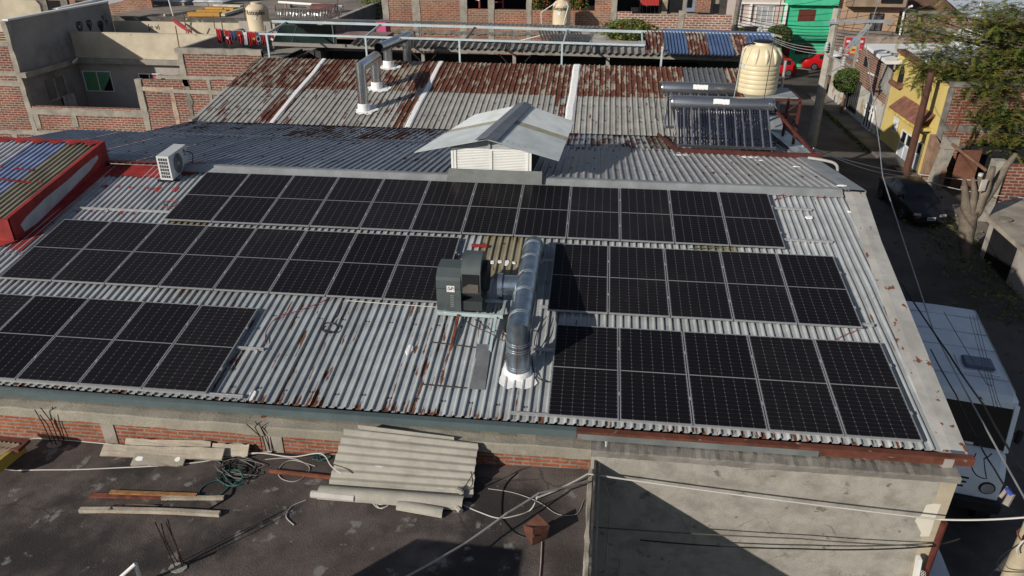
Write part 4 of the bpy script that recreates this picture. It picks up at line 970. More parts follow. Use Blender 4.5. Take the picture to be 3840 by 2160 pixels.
# ---------------------------------------------------------------- pipes and sheet at the street end of the valley
t = thing('street_wall_cap', 'pale sheet metal capping on the street side wall below the tank frame', 'flashing', (16.6, 12, -1))
mb = MB(); mb.quad((15.9, 8.4, zb(8.4) + .08), (16.62, 8.2, zb(8.2) - .06), (16.75, 13.8, zb(11.4) - .12), (15.9, 13.8, zb(11.4) + .02)); mb.quad((16.62, 8.2, zb(8.2) - .06), (16.64, 8.2, zb(8.2) - .5), (16.77, 13.8, zb(11.4) - .5), (16.75, 13.8, zb(11.4) - .12)); mb.build('cap_sheet', M('cap_sheet', (.44, .47, .49), .5, var=.15, vs=1.5), t)
mb = MB(); mb.tube(spline([(15.95, 6.9, zb(6.9) + .12), (16.35, 6.6, zb(6.6) + .10), (16.6, 6.45, zb(6.45) + .03), (16.68, 6.4, zb(6.4) - .2), (16.68, 6.4, zb(6.4) - .9)]), .042, 12); mb.build('drain_elbow', PAVE if False else M('pvc_grey', (.42, .42, .41), .6), t, smooth=True)
# ---------------------------------------------------------------- painted steel canopy frame beyond the rusty roof
cf = thing('canopy_frame', 'pale grey square tube canopy frame beyond the rusty roof with partial blue and rusty sheeting', 'canopy', (6, 19.5, .4))
CFP = M('canopy_paint', (.44, .52, .55), .5, var=.1, vs=2)
YF, YB_ = 18.62, 20.9
pf = [oY(x, y, YF) for x, y in ((983, 127), (1363, 138), (1729, 152), (2108, 161), (2412, 168))]
def zfr(x): return 1.33 + (x + 5.4) * (-.0095)
def zbr(x): return zfr(x) + .235
mb = MB(); mb.bar((-5.55, YF, zfr(-5.55)), (11.7, YF, zfr(11.7)), .075, .085); mb.bar((-5.85, YB_, zbr(-5.85)), (17.6, YB_, zbr(17.6)), .08, .11); mb.build('rail', CFP, cf)
for x in (-5.2, -.62, 3.62, 8.15, 12.45): 
    mb = MB(); mb.bar((x, YF, zv(18.1) - .3), (x, YF, zfr(x) - .04), .075); mb.bx(x - .05, x + .05, YF - .05, YF + .05, zfr(x) - .10, zfr(x) - .045); mb.build('post', CFP, cf)
for x in (-5.2, -.62, 3.9, 8.2, 11.6):
    mb = MB(); mb.bar((x, YF, zfr(x) + .0), (x + .05, YB_, zbr(x) - .02), .06, .08); mb.build('rafter', CFP if x != 3.9 else BLUEGREY, cf)
for x in (-3, 1.2, 5.6, 9.3):
    mb = MB(); mb.bar((x + .1, YB_ + .02, zbr(x) - .9), (x + .1, YB_ + .02, zbr(x) - .05), .05); mb.build('rear_post', M('post_dark', (.10, .11, .12), .6), cf)
mb = MB(); n = 150; v = []
for i in range(n + 1):
    x = -5.8 + 16.0 * i / n; v += [(x, YB_ + .06, zbr(x) + .075 + .018 * (i % 2)), (x, YB_ + 1.2, zbr(x) + .03 + .018 * (i % 2))]
mb.add(v, [(2 * i, 2 * i + 2, 2 * i + 3, 2 * i + 1) for i in range(n)]); mb.build('sheet_edge', ASBD, cf)
def csheet(x0, x1, mat, label, nr):
    m = MB(); pr = [0, .5, .6, .85, .95]; v = []; k = 0
    ys = [(YF - .05, -.55), (YB_ + .05, .03)]
    xs_ = [x0 + (x1 - x0) * (i + p) / nr for i in range(nr) for p in pr] + [x1]
    hs = [h for i in range(nr) for h in (0, 0, .05, .05, 0)] + [0]
    for (y, dz) in ys:
        for x, h in zip(xs_, hs): v.append((x, y, zbr(x) + dz + h - (.42 if y < YB_ else 0) * 0))
    n = len(xs_); m.add(v, [(i, i + 1, n + i + 1, n + i) for i in range(n - 1)]); return m.build('roof_sheet', mat, cf, label=label)
BLUES = M('blue_sheet', (.085, .135, .26), .5, var=.12, vs=1.5, dirt=(.06, .09, .17), ds=2)
RUSTS = M('rust_sheet', (.13, .045, .03), .85, var=.3, vs=3, dirt=(.30, .26, .22), ds=2.6, dlo=.50, dhi=.56, stretch=(2.5, .6, .6))
CX = [oY(px, 118, YB_).x for px in (2418, 2487, 2570, 2645, 2735, 2795, 2892)]
for (i, mt, lb, nr) in ((0, RUSTS, 'rusty sheet beside the open frame', 5), (1, BLUES, 'blue sheet', 7), (2, RUSTS, 'rusty sheet between blue ones', 6), (3, BLUES, 'blue sheet', 7), (4, RUSTS, 'rusty sheet at the street end', 4), (5, BLUES, 'blue sheet at the street end', 6)): csheet(CX[i], CX[i + 1] - .01, mt, lb, nr)
mb = MB(); mb.bar((CX[1], YB_ + .1, zbr(CX[1]) + .08), (CX[6], YB_ + .1, zbr(CX[6]) + .05), .18, .12); mb.build('blue_ridge', BLUES, cf)
# low covered shed behind the frame: dark open front below a fibre cement roof
sh = thing('covered_shed', 'low dark open shed with fibre cement roof edge behind the canopy frame', 'shed', (6, 24, GZ))
YS = 21.4
zt1 = oY(1720, 172, YS).z
def zsh(x): return zt1 - .012 * (x - 3.5)
mb = MB(); mb.bar((-6.2, YS, zsh(-6.2) - .20), (18.2, YS, zsh(18.2) - .20), .10, .17); mb.build('fascia', M('fascia_grey', (.27, .25, .225), .8, var=.2, dirt=(.15, .14, .12), ds=1.5), sh)
mb = MB(); n = 250; v = []
for i in range(n + 1):
    x = -2.2 + 20.4 * i / n; h = .05 * math.sin(i * math.pi / 2); r_ = .02 * mnoise.noise(Vector((x * .7, 0, 0)))
    v += [(x, YS - .18 + .05 * mnoise.noise(Vector((x, 3, 0))), zsh(x) - .09 + h + r_), (x, YS + 1.1, zsh(x) + .10 + h + r_)]
mb.add(v, [(2 * i, 2 * i + 2, 2 * i + 3, 2 * i + 1) for i in range(n)]); mb.build('roof_sheet', M('fibre_edge', (.155, .15, .145), .92, var=.35, vs=1.2, dirt=(.28, .27, .25), ds=1.1, dlo=.52, dhi=.66, bump=.3), sh)
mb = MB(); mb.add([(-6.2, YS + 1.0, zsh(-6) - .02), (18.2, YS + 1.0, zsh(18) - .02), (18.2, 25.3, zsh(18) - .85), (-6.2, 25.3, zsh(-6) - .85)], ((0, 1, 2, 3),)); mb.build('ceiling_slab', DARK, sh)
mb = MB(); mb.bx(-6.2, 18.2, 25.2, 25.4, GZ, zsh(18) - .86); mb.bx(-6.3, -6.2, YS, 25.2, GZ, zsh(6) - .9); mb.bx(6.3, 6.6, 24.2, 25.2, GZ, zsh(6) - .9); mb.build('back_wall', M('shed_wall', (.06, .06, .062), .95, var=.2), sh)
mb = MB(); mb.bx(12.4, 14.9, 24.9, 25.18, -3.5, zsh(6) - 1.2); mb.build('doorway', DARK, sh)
for x in (1.3, 5.75, 10.2, 17.5):
    mb = MB(); mb.bar((x, YS + .1, GZ), (x, YS + .1, zsh(x) - .28), .16, .16); mb.build('post', CONC, sh)
for x, d in ((1.2, 1.), (1.6, -1.), (5.7, 1.), (5.9, -1)):
    mb = MB(); mb.bar((x, YS + .05, zsh(x) - 1.2), (x + d * .9, YS + .05, zsh(x) - .3), .05); mb.build('brace', BLACK, sh)
# dark glass screen at the left end of the shed
gs = thing('glass_screen', 'dark greenish glass screen enclosure above the left end of the shed', 'screen', (-3.5, 22.3, .4))
mb = MB(); a = [oY(x, y, 22.2) for x, y in ((1022, 163), (1262, 165), (1258, 97), (1052, 92))]; mb.poly(a); mb.add([a[0], a[3], a[3] + Vector((.15, 2.4, 0)), a[0] + Vector((.15, 2.4, 0))], ((0, 1, 2, 3),)); mb.build('pane', M('smoked_glass', (.016, .030, .028), .12, spec=.5, var=.4, vs=1.0), gs)
mb = MB()
for t in (0, .30, 1): mb.bar(a[0].lerp(a[1], t), a[3].lerp(a[2], t), .04)
mb.bar(a[3], a[2], .05); mb.bar(a[0], a[1], .05); mb.build('frame', M('frame_dark', (.05, .06, .06), .5), gs)
# terrace behind the shed
tr_ = thing('rear_terrace', 'whitish patched concrete terrace roof between the canopy frame and the brick house', 'terrace', (10, 27, -.6))
ZT2 = oY(2230, 166, 24.5).z
mb = MB(); mb.bx(oY(2060, 150, 26).x, 18.0, 22.6, 29.95, ZT2 - .3, ZT2); mb.build('terrace_slab', M('terrace_white', (.42, .41, .38), .9, var=.2, vs=.8, dirt=(.16, .15, .14), ds=.6, dlo=.5, dhi=.62), tr_)
gt = thing('stacked_sheet', 'dark ribbed metal sheet leaning on the terrace below the beige tank', 'metal sheet', (7, 26, ZT2))
mb = MB(); p0 = oZ(2085, 165, ZT2 + .05); n = 14
for i in range(n):
    x = i / n * 2.3; mb.bar((6.9 + x, 24.6, ZT2 + .05), (6.4 + x, 27.0, ZT2 + .55), .09, .04)
mb.build('ribbed_sheet', M('gate_dark', (.075, .075, .08), .6, var=.15), gt)
def bush(name, label, c, rad, n, sz, mats=LEAFS, seed=1, cat='bush', group=None):
    r2 = random.Random(seed); t = thing(name, label, cat, (c[0], c[1], c[2] - rad[2]), 0, group); mb = MB()
    def fc():
        while True:
            v = Vector((r2.uniform(-1, 1), r2.uniform(-1, 1), r2.uniform(-1, 1))); l = v.length
            if l < 1 and r2.random() < l ** 1.5 + .1: break
        k = 1 + .25 * mnoise.noise(v * 2.2 + Vector((seed, 0, 0)))
        return Vector((c[0] + v.x * rad[0] * k, c[1] + v.y * rad[1] * k, c[2] + v.z * rad[2] * k))
    leaf_cloud(mb, n, fc, sz, rnd=r2); mb.build('foliage', mats, t)
    mb = MB()
    for i in range(4): mb.tube([(c[0] + r2.uniform(-.05, .05), c[1], c[2] - rad[2]), (c[0] + r2.uniform(-.5, .5) * rad[0], c[1] + r2.uniform(-.4, .4) * rad[1], c[2] + rad[2] * .3)], [.04, .012], 5)
    mb.build('stem', WOODD, t); return t
bp = oY(2350, 143, 26.5); bush('bush', 'dark green bush growing through the empty canopy frame bay', (bp.x, 26.5, ZT2 + .45), (1.55, 1.0, .55), 2600, .10, seed=3)
# ---------------------------------------------------------------- brick houses behind
BYW = 30.0
def wall_quad(mb, px, Y, th=.25):
    pts = [oY(x, y, Y) for x, y in px]; mb.prism(pts, (0, th, 0)); return mb
bh = thing('brick_house', 'long unfinished orange brick house wall with concrete columns and open upper bays', 'house', (6, BYW, GZ))
xA = oY(1447, 60, BYW).x; xB = oY(2742, 100, BYW).x
def zline(px, py): return oY(px, py, BYW).z
zt0 = 1.22
mb = MB(); xw = oY(1740, 20, BYW).x; xm = oY(2230, 30, BYW).x; xk = oY(2300, 40, BYW).x
mb.bx(xA, xw, BYW, BYW + .25, -3, 3.6); mb.bx(xw + .002, xm, BYW + .001, BYW + .25, -3, zline(1900, 36)); mb.bx(xm + .002, xk, BYW + .001, BYW + .25, -3, 2.5); mb.build('brick_wall', FAR_BRICK, bh)
mb = MB(); mb.bx(xk + .003, oY(2370, 45, BYW).x, BYW + .002, BYW + .25, -3, zline(2330, 44)); mb.bx(oY(2370, 45, BYW).x + .003, xB, BYW - .003, BYW + .25, -3, zline(2450, 53)); mb.build('brick_wall', PALE_BRICK, bh, label='paler newer brickwork with thick white joints')
for px, w in ((1447, 30), (1562, 36), (1738, 34), (1842, 26), (1984, 24), (2302, 26), (2556, 22)):
    x = oY(px, 50, BYW).x; ww = w / 3840 * 36 / 25.9 * 44 * .5 * .8
    zt_c = zline(px, 40) if px > 2400 else 3.4
    mb = MB(); v = []; r2 = random.Random(px); n = 10
    for i in range(n + 1):
        z = -3 + (zt_c + 3) * i / n; a = x - ww + r2.uniform(-.03, .03); b = x + ww + r2.uniform(-.03, .03); v += [(a, BYW - .03, z), (b, BYW - .03, z), (b, BYW + .1, z), (a, BYW + .1, z)]
    mb.add(v, [(4 * i + q, 4 * i + (q + 1) % 4, 4 * i + 4 + (q + 1) % 4, 4 * i + 4 + q) for i in range(n) for q in range(4)] + [(4 * n, 4 * n + 1, 4 * n + 2, 4 * n + 3)]); mb.build('column', CONC, bh)
x0, x1 = oY(1340 + 110, 110, BYW).x, oY(2290, 120, BYW).x
mb = MB(); r2 = random.Random(9); n = 60; v = []
for i in range(n + 1):
    x = xA + .3 + (oY(2050, 110, BYW).x - xA) * i / n; z = zline(1800, 118) + r2.uniform(-.05, .05); v += [(x, BYW - .05, z - .16 + r2.uniform(-.06, .04)), (x, BYW - .06, z), (x, BYW + .01, z + .03)]
mb.add(v, [(3 * i + q, 3 * i + 3 + q, 3 * i + 4 + q, 3 * i + 1 + q) for i in range(n) for q in range(2)]); mb.build('broken_beam', CONC_D, bh)
# dark upper rooms seen through the open bays
mb = MB(); mb.bx(xw - .1, xm, BYW + 3.0, BYW + 3.1, -1, 4); mb.bx(xw - .12, xw - .02, BYW + .3, BYW + 3, -1, 4); mb.bx(xw, xm, BYW + .3, BYW + 3.2, 2.9, 3.0); mb.build('dark_room', DARK, bh)
mb = MB()
for px in (1798, 1886): 
    x = oY(px, 20, BYW + .6).x; mb.bar((x, BYW + .6, zline(1800, 34)), (x, BYW + .6, 3), .09)
mb.bar((oY(1850, 14, BYW + .6).x, BYW + .6, zline(1850, 12)), (oY(1884, 14, BYW + .6).x, BYW + .6, zline(1850, 12)), .05); mb.build('red_post', paint('red_paint', (.30, .04, .04)), bh)
mb = MB(); mb.bx(oY(1783, 5, BYW + .5).x, oY(1798, 5, BYW + .5).x, BYW + .5, BYW + .52, zline(1790, 6), 2.4); mb.build('cloth', WHITEP, bh)
# terrace shrubs with red flowers behind the wall
for k, (px, sd) in enumerate(((2030, 1), (2160, 4))):
    c = oY(px, 22, BYW + 1.2); b = bush('flower_shrub', ('thin red flowering shrub left of the beige tank behind the brick wall', 'red flowering shrub right of the beige tank behind the brick wall')[k], (c.x, BYW + 1.2, c.z), (.75, .5, .5), 420, .10, seed=sd, cat='shrub', group='flowering shrubs on the brick house')
    mb = MB(); r2 = random.Random(k)
    for i in range(14): mb.box((c.x + r2.uniform(-.6, .6), BYW + .75, c.z + r2.uniform(-.3, .45)), (.10, .06, .08), r2.uniform(0, 3), .02)
    mb.build('flower', paint('flower_red', (.45, .03, .03)), b)
# house with red awning
ah = thing('awning_house', 'shaded house front with a red striped awning behind the pale brick wall', 'house', (16, 36, GZ))
YA = 35.0
def aq(mb, x0, y0, x1, y1, Y, th=.1): a = oY(x0, y1, Y); b = oY(x1, y0, Y); mb.bx(a.x, b.x, Y, Y + th, a.z, b.z); return mb
mb = MB(); aq(mb, 2250, -60, 2705, 140, YA + .3, .2); mb.build('wall', M('awning_wall', (.30, .25, .20), .9, var=.15), ah)
for q_ in ((2312, -30, 2400, 46), (2505, -20, 2560, 45), (2675, 15, 2700, 50)): mb = MB(); aq(mb, *q_, YA + .22, .06); mb.build('opening', DARK, ah)
mb = MB(); aq(mb, 2402, 18, 2470, 48, YA + .2, .06); w = mb.build('window', GLASSD, ah)
mb = MB()
for x in (2410, 2425, 2440, 2455): a = oY(x, 18, YA + .18); b = oY(x, 48, YA + .18); mb.bar(a, b, .03)
mb.build('window_bars', M('bars_grey', (.18, .17, .16), .6), w)
STUCCO = M('stucco', (.36, .29, .21), .95, bump=.4)
for q_ in ((2480, -30, 2508, 52), (2365, 28, 2395, 46)): mb = MB(); aq(mb, *q_, YA + .1, .3); mb.build('pillar', STUCCO, ah)
a = oY(2402, 0, YA + .2); b = oY(2470, 0, YA + .2); mb = MB(); n = 26; v = []
for i in range(n + 1):
    x = a.x + (b.x - a.x) * i / n; h = .03 * (i % 2); v += [(x, YA + .2, a.z + .45 + h), (x, YA - .55, a.z - .25 + h)]
mb.add(v, [(2 * i, 2 * i + 1, 2 * i + 3, 2 * i + 2) for i in range(n)]); mb.build('awning', paint('awning_red', (.36, .035, .03)), ah)
mb = MB(); aq(mb, 2570, -40, 2650, 44, YA + .12, .1); mb.build('blue_curtain', M('blue_cloth', (.20, .23, .30), .8), ah)
mb = MB(); aq(mb, 2605, -40, 2672, 46, YA - .02, .1); mb.build('brick_pier', FAR_BRICK, ah)
mb = MB(); aq(mb, 2575, -10, 2597, 28, YA + .08, .04); mb.build('window', GLASSD, ah)
# beige tank with white pipes in front of the brick house
def plain_tank(label, px, py0, py1, pw, Y, words, group):
    base = oY(px, py1, Y); top = oY(px, py0, Y); D = (base - CAM).dot(_f); r = pw / 2 * D / FPX; H = (top.z - base.z) * 1.0
    t = thing('water_tank', label, 'water tank', base, 0, group)
    pr = [(r, 0), (r, .03), (r * .985, .06), (r * .985, H * .74), (r * 1.0, H * .76), (r * .98, H * .80), (r * .72, H * .90), (r * .52, H * .935), (r * .46, H * .94), (r * .46, H * .985)]
    mb = MB(); mb.lathe(base, pr, 36); mb.build('tank_body', CREAM2, t, smooth=True, angle=50)
    mb = MB(); mb.lathe(base + Vector((0, 0, H * .985)), [(r * .5, 0), (r * .5, .03), (r * .2, .05)], 24); mb.build('lid', CREAM2, t)
    # lettering bent round the tank
    dv = (CAM - base); a0 = math.atan2(dv.y, dv.x) - .25
    cu = bpy.data.curves.new('lettering', 'FONT'); cu.body = words; cu.size = r * .52; cu.extrude = .001; cu.offset = .006; cu.align_x = 'CENTER'
    tmp = bpy.data.objects.new('tmp', cu); me = bpy.data.meshes.new_from_object(tmp); bpy.data.objects.remove(tmp)
    for v in me.vertices:
        ang = a0 + v.co.x / r; zz = H * .60 + v.co.y; rr2 = r * .985 + .006 + v.co.z
        v.co = (rr2 * math.cos(ang), rr2 * math.sin(ang), zz)
    me.materials.clear(); me.materials.append(BLACK); o = bpy.data.objects.new('lettering', me); COL.objects.link(o); o.parent = t
    mb = MB(); ca = a0 - .05; c = base + Vector((math.cos(ca), math.sin(ca), 0)) * (r * .99) + Vector((0, 0, H * .48)); nx = Vector((-math.sin(ca), math.cos(ca), 0)); out = Vector((math.cos(ca), math.sin(ca), 0)) * .006
    mb.poly([c + out + nx * .085 * math.cos(k * .4) + Vector((0, 0, .085 * math.sin(k * .4))) for k in range(16)]); mb.build('round_sticker', paint('sticker_white', (.62, .68, .72)), t)
    return t, base, r, H
t, b_, r_t, h_t = plain_tank('matt beige water tank with white pipes in front of the brick house', 2105, -6, 96, 68, 28.6, 'Rotoplas', 'matt beige roof tanks')
mb = MB(); a = b_ + Vector((r_t * .5, -r_t, h_t * .9)); mb.tube([a, a + Vector((.12, -.05, -.2)), b_ + Vector((r_t * .25, -r_t - .05, .1))], .025, 6)
mb.tube([b_ + Vector((-r_t * .6, -r_t * .9, h_t * .88)), b_ + Vector((-r_t - .6, -r_t, h_t * .52)), b_ + Vector((-r_t - .58, -r_t, h_t * .1))], .025, 6); mb.build('pipe', WHITEP, t)
mb = MB(); mb.bx(b_.x - r_t, b_.x - .1, b_.y - r_t, b_.y + r_t, ZT2, b_.z - .005); mb.bx(b_.x + .1, b_.x + r_t, b_.y - r_t, b_.y + r_t, ZT2, b_.z - .005); mb.build('block_base', CONC, t)
pf_ = thing('pipe_handrail', 'bent white pipe handrail on the terrace below the brick house', 'handrail', oZ(1980, 160, ZT2)); a = oY(1900, 165, 27); b = oY(2040, 130, 27)
mb = MB(); mb.tube([a, b, (b.x + .02, 27, ZT2)], .03, 6); mb.build('pipe', WHITEP, pf_)
# ---------------------------------------------------------------- unfinished house on the left (brick front, walled patio behind)
lh = thing('patio_house', 'unfinished brick and plaster house with a shaded patio at the left behind the roofs', 'house', (-14, 21, GZ))
LY = 19.0
XL, XR_, XM, XE = -18.15, -12.25, -9.75, -5.75
def col(x0, x1, z0, z1, name='column', mat=CONC, y=LY - .03, d=.25, seed=0, j=.03):
    r2 = random.Random(seed + int(x0 * 10)); mb = MB(); v = []; n = max(3, int((z1 - z0) / .3))
    for i in range(n + 1):
        z = z0 + (z1 - z0) * i / n; a = x0 + r2.uniform(-j, j); b = x1 + r2.uniform(-j, j); v += [(a, y, z), (b, y, z), (b, y + d, z), (a, y + d, z)]
    mb.add(v, [(4 * i + q, 4 * i + (q + 1) % 4, 4 * i + 4 + (q + 1) % 4, 4 * i + 4 + q) for i in range(n) for q in range(4)] + [(4 * n, 4 * n + 1, 4 * n + 2, 4 * n + 3)]); return mb.build(name, mat, lh)
def hbeam(x0, x1, z0, z1, y=LY - .035, d=.25, mat=CONC, seed=0, j=.025):
    r2 = random.Random(seed + int(x0 * 7 + z0 * 13)); mb = MB(); v = []; n = max(3, int((x1 - x0) / .35))
    for i in range(n + 1):
        x = x0 + (x1 - x0) * i / n; a = z0 + r2.uniform(-j, j); b = z1 + r2.uniform(-j, j); v += [(x, y, a), (x, y, b), (x, y + d, b), (x, y + d, a)]
    mb.add(v, [(4 * i + q, 4 * i + 4 + q, 4 * i + 4 + (q + 1) % 4, 4 * i + (q + 1) % 4) for i in range(n) for q in range(4)] + [(0, 1, 2, 3), (4 * n + 3, 4 * n + 2, 4 * n + 1, 4 * n)]); return mb.build('tie_beam', mat, lh)
ztl = oY(0, 172, LY).z; zpar = -2.38
mb = MB(); mb.bx(-30, XL - .18, LY, LY + .2, -6.5, ztl); mb.bx(XL + .01, XR_ + .35, LY + .001, LY + .2, -6.5, zpar); mb.bx(XR_ + .352, XM + .2, LY, LY + .2, -6.5, oY(600, 300, LY).z); mb.bx(XM + .202, XE, LY + .001, LY + .2, -6.5, .45); mb.build('brick_wall', LEFT_BRICK, lh)
hbeam(-30, XL - .15, ztl - .02, ztl + .16); hbeam(-30, XL - .15, oY(0, 282, LY).z, oY(0, 270, LY).z + .03); hbeam(-30, XL - .15, oY(0, 322, LY).z, oY(0, 304, LY).z + .02)
hbeam(-30, XR_ + .3, oY(200, 508, LY).z, oY(200, 496, LY).z + .05); hbeam(XL - .1, XR_ + .3, oY(300, 430, LY).z - .05, oY(300, 410, LY).z)
col(XL - .22, XL + .03, -6.5, 1.58); col(XR_ - .05, XR_ + .28, -3.9, -.93); col(oY(270, 450, LY).x, oY(290, 450, LY).x, -3.35, -2.6); col(oY(130, 450, LY).x, oY(150, 450, LY).x, -3.5, -2.6); col(oY(50, 520, LY).x, oY(68, 520, LY).x, -5, -3.7)
hbeam(XM - .2, XE, .30, .56); col(XM - .12, XM + .16, -1.2, .56); hbeam(XM - 1.4, XE, oY(750, 298, LY).z, oY(750, 290, LY).z + .05); hbeam(XM - 1.2, XE, oY(750, 352, LY).z, oY(750, 337, LY).z)
col(oY(688, 300, LY).x, oY(705, 300, LY).x, -3.4, -.7, mat=CONC_D, j=.06); col(oY(775, 300, LY).x, oY(785, 300, LY).x, -2.6, -.7)
bm = M('render_band', (.42, .35, .27), .9, var=.15, vs=2, dirt=(.32, .18, .13), ds=1.5, bump=.3)
col(oY(636, 345, LY).x, oY(652, 345, LY).x, -3.7, oY(640, 328, LY).z, mat=bm, y=LY - .02); hbeam(oY(528, 335, LY).x, oY(652, 335, LY).x, oY(560, 342, LY).z, oY(560, 326, LY).z, mat=bm, y=LY - .021)
# patio walls
PB = 23.3
mb = MB(); mb.bx(XL - .25, XL - .02, LY + .22, 27.2, -6, 1.60); mb.build('patio_side_wall', M('patio_grey', (.27, .255, .245), .92, var=.12, vs=.7, dirt=(.16, .15, .145), ds=.5, dlo=.45, dhi=.7, bump=.3, bs=12), lh)
mb = MB(); mb.bx(XL - .28, XL + .005, LY + .2, 27.22, 1.602, 1.68); mb.build('coping', WHITEP, lh)
zled0 = oY(400, 236, PB).z; zled1 = oY(400, 218, PB).z
mb = MB(); mb.bx(XL - .02, XL + .30, LY - .04, PB, zled0 + .02, zled1 + .02); mb.bx(XL + .302, -10.6, PB - .28, PB, zled0, zled1); mb.build('ledge', CONC, lh)
mb = MB(); mb.bx(XL, -9.0, PB, PB + .2, -6, zled0); mb.build('patio_back_wall', GREYPL, lh)
zpt = oY(400, 125, PB).z
mb = MB(); mb.bx(XL, XM + .3, PB - .01, PB + .16, zled1 - .01, zpt); mb.bx(XL - .01, XM + .32, PB - .02, PB + .18, zpt + .002, zpt + .04); mb.build('parapet', BEIGE, lh)
# right bay: beige room beyond the low brick parapet
mb = MB(); mb.bx(-10.59, -9.6, PB - .3, PB, -2.5, zled0); mb.build('beige_return', BEIGE, lh)
def window(px0, py0, px1, py1, Y, par, glass, frame=WHITEP, mull=(.5,), out=.03):
    a = oY(px0, py1, Y); b = oY(px1, py0, Y); mb = MB(); mb.bx(a.x, b.x, Y - out, Y - out + .02, a.z, b.z); w = mb.build('window', glass, par)
    mb = MB(); f = .045
    mb.bx(a.x - f, b.x + f, Y - out - .03, Y - out + .01, a.z - f, a.z); mb.bx(a.x - f, b.x + f, Y - out - .03, Y - out + .01, b.z, b.z + f); mb.bx(a.x - f, a.x, Y - out - .031, Y - out + .01, a.z, b.z); mb.bx(b.x, b.x + f, Y - out - .031, Y - out + .01, a.z, b.z)
    for m_ in mull: x = a.x + (b.x - a.x) * m_; mb.bx(x - f / 2, x + f / 2, Y - out - .029, Y - out + .009, a.z, b.z)
    mb.build('frame', frame, w); return w, a, b
w, a, b = window(330, 270, 412, 338, PB, lh, GREENW)
mb = MB(); y = PB - .034; mb.poly([(b.x, y, a.z), (a.x + (b.x - a.x) * .62, y, a.z), (b.x - .04, y, b.z - .25)]); mb.build('dark_gap', DARK, w)
w, a, b = window(528, 279, 598, 300, PB - .1, lh, GLASSD)
mb = MB(); mb.poly([(a.x + (b.x - a.x) * .55, PB - .134, a.z), (b.x, PB - .134, a.z), (b.x, PB - .134, b.z - .1), (a.x + (b.x - a.x) * .6, PB - .134, b.z - .05)]); mb.build('curtain', M('curtain_red', (.35, .10, .12), .8, var=.5, vs=9), w)
# side wall window and hanging towel
def sidewin(y0, y1, z0, z1, x, glass):
    mb = MB(); mb.bx(x, x + .015, y0, y1, z0, z1); w = mb.build('window', glass, lh); mb = MB(); f = .05
    mb.bx(x, x + .04, y0 - f, y1 + f, z0 - f, z0); mb.bx(x, x + .04, y0 - f, y0, z0, z1); mb.bx(x, x + .04, (y0 + y1) / 2 - f / 2, (y0 + y1) / 2 + f / 2, z0, z1); mb.bx(x, x + .04, y1, y1 + f, z0, z1); mb.build('frame', M('alu_dull', (.40, .40, .40), .5), w)
q0 = oX(165, 300, XL); q1 = oX(232, 350, XL)
sidewin(20.4, 21.9, -2.45, -1.45, XL - .015, M('window_grey', (.16, .16, .15), .3))
tw = thing('hanging_towel', 'pale towel hung over the patio window sill', 'towel', (XL + .1, 21.9, -3)); mb = MB(); v = []
for i in range(9):
    y = 21.3 + .9 * i / 8; d = .04 * math.sin(i * 1.7); v += [(XL + .05, y, -2.42), (XL + .12 + d, y, -2.46), (XL + .10 + d, y + .05, -3.6)]
mb.add(v, [(3 * i + q, 3 * i + 3 + q, 3 * i + 4 + q, 3 * i + 1 + q) for i in range(8) for q in range(2)]); mb.build('cloth', M('towel_grey', (.40, .39, .42), .9), tw)
mb = MB(); q = oX(282, 226, XL + .35); mb.tube([(XL + .34, 22.9, zled1 + .02), (XL + .55, 22.2, zled1 - .05)], .05, 8); mb.build('spout', WHITEP, lh)
mb = MB(); p0 = oY(283, 268, PB - .02); p1 = oY(321, 404, PB - .02); mb.tube([p0, (p0.x, PB - .03, -4.)], .02, 6); mb.build('conduit', CONC_D, lh)
# graffiti hearts on the shaded side wall
def heart(cx, cy, s_, fill=False, w=.03):
    pts = []
    for k in range(25):
        t = 2 * math.pi * k / 24; x = 16 * math.sin(t) ** 3; y = 13 * math.cos(t) - 5 * math.cos(2 * t) - 2 * math.cos(3 * t) - math.cos(4 * t); pts.append(Vector((XL - .012, cy + x / 16 * s_ * .6, cx + y / 16 * s_)))
    if fill: mb.poly(pts[:-1])
    else: mb.tube(pts, w, 4, False)
mb = MB()
for px, py, s_, fl in ((299, 101, .36, 0), (298, 100, .18, 0), (335, 92, .30, 0), (334, 97, .20, 1), (378, 97, .34, 0), (379, 100, .26, 1), (400, 83, .16, 0), (385, 65, .12, 0)):
    q = oX(px, py, XL - .012); heart(q.z, q.y, s_, bool(fl), .035 if s_ > .25 else .018)
mb.build('graffiti', paint('graffiti_black', (.012, .012, .014)), lh)
# second parapet behind, with a scribble
P2 = 27.2
zp2 = oY(600, 82, P2).z
mb = MB(); mb.bx(XL + .01, -8.2, P2, P2 + .2, -1, zp2); mb.build('rear_parapet', BEIGE, lh)
text('Je vi', 'lettering', paint('graffiti_black', (.012, .012, .014)), lh, oY(577, 102, P2 - .006), .42, (R_(90), 0, 0), .001, .004)
mb = MB(); mb.bx(XL, -9.2, PB + .2, P2, -1.0, zpt - .85); mb.build('patio_roof', SLABM, lh)
# small parapet return in front (grey triangle) and roof room
zc = oY(760, 178, LY).z
mb = MB(); mb.bx(XM - .05, XM + .12, LY + .2, PB + 2.4, -2, .555); mb.bx(XM - .05, -8.0, PB + 2.3, PB + 2.5, -.5, .92); mb.build('roof_return', GREYPL, lh)
mb = MB(); mb.bx(XM + .1, -5.9, LY + .2, 26.5, -.7, -.55); mb.build('roof_terrace', CONC, lh)
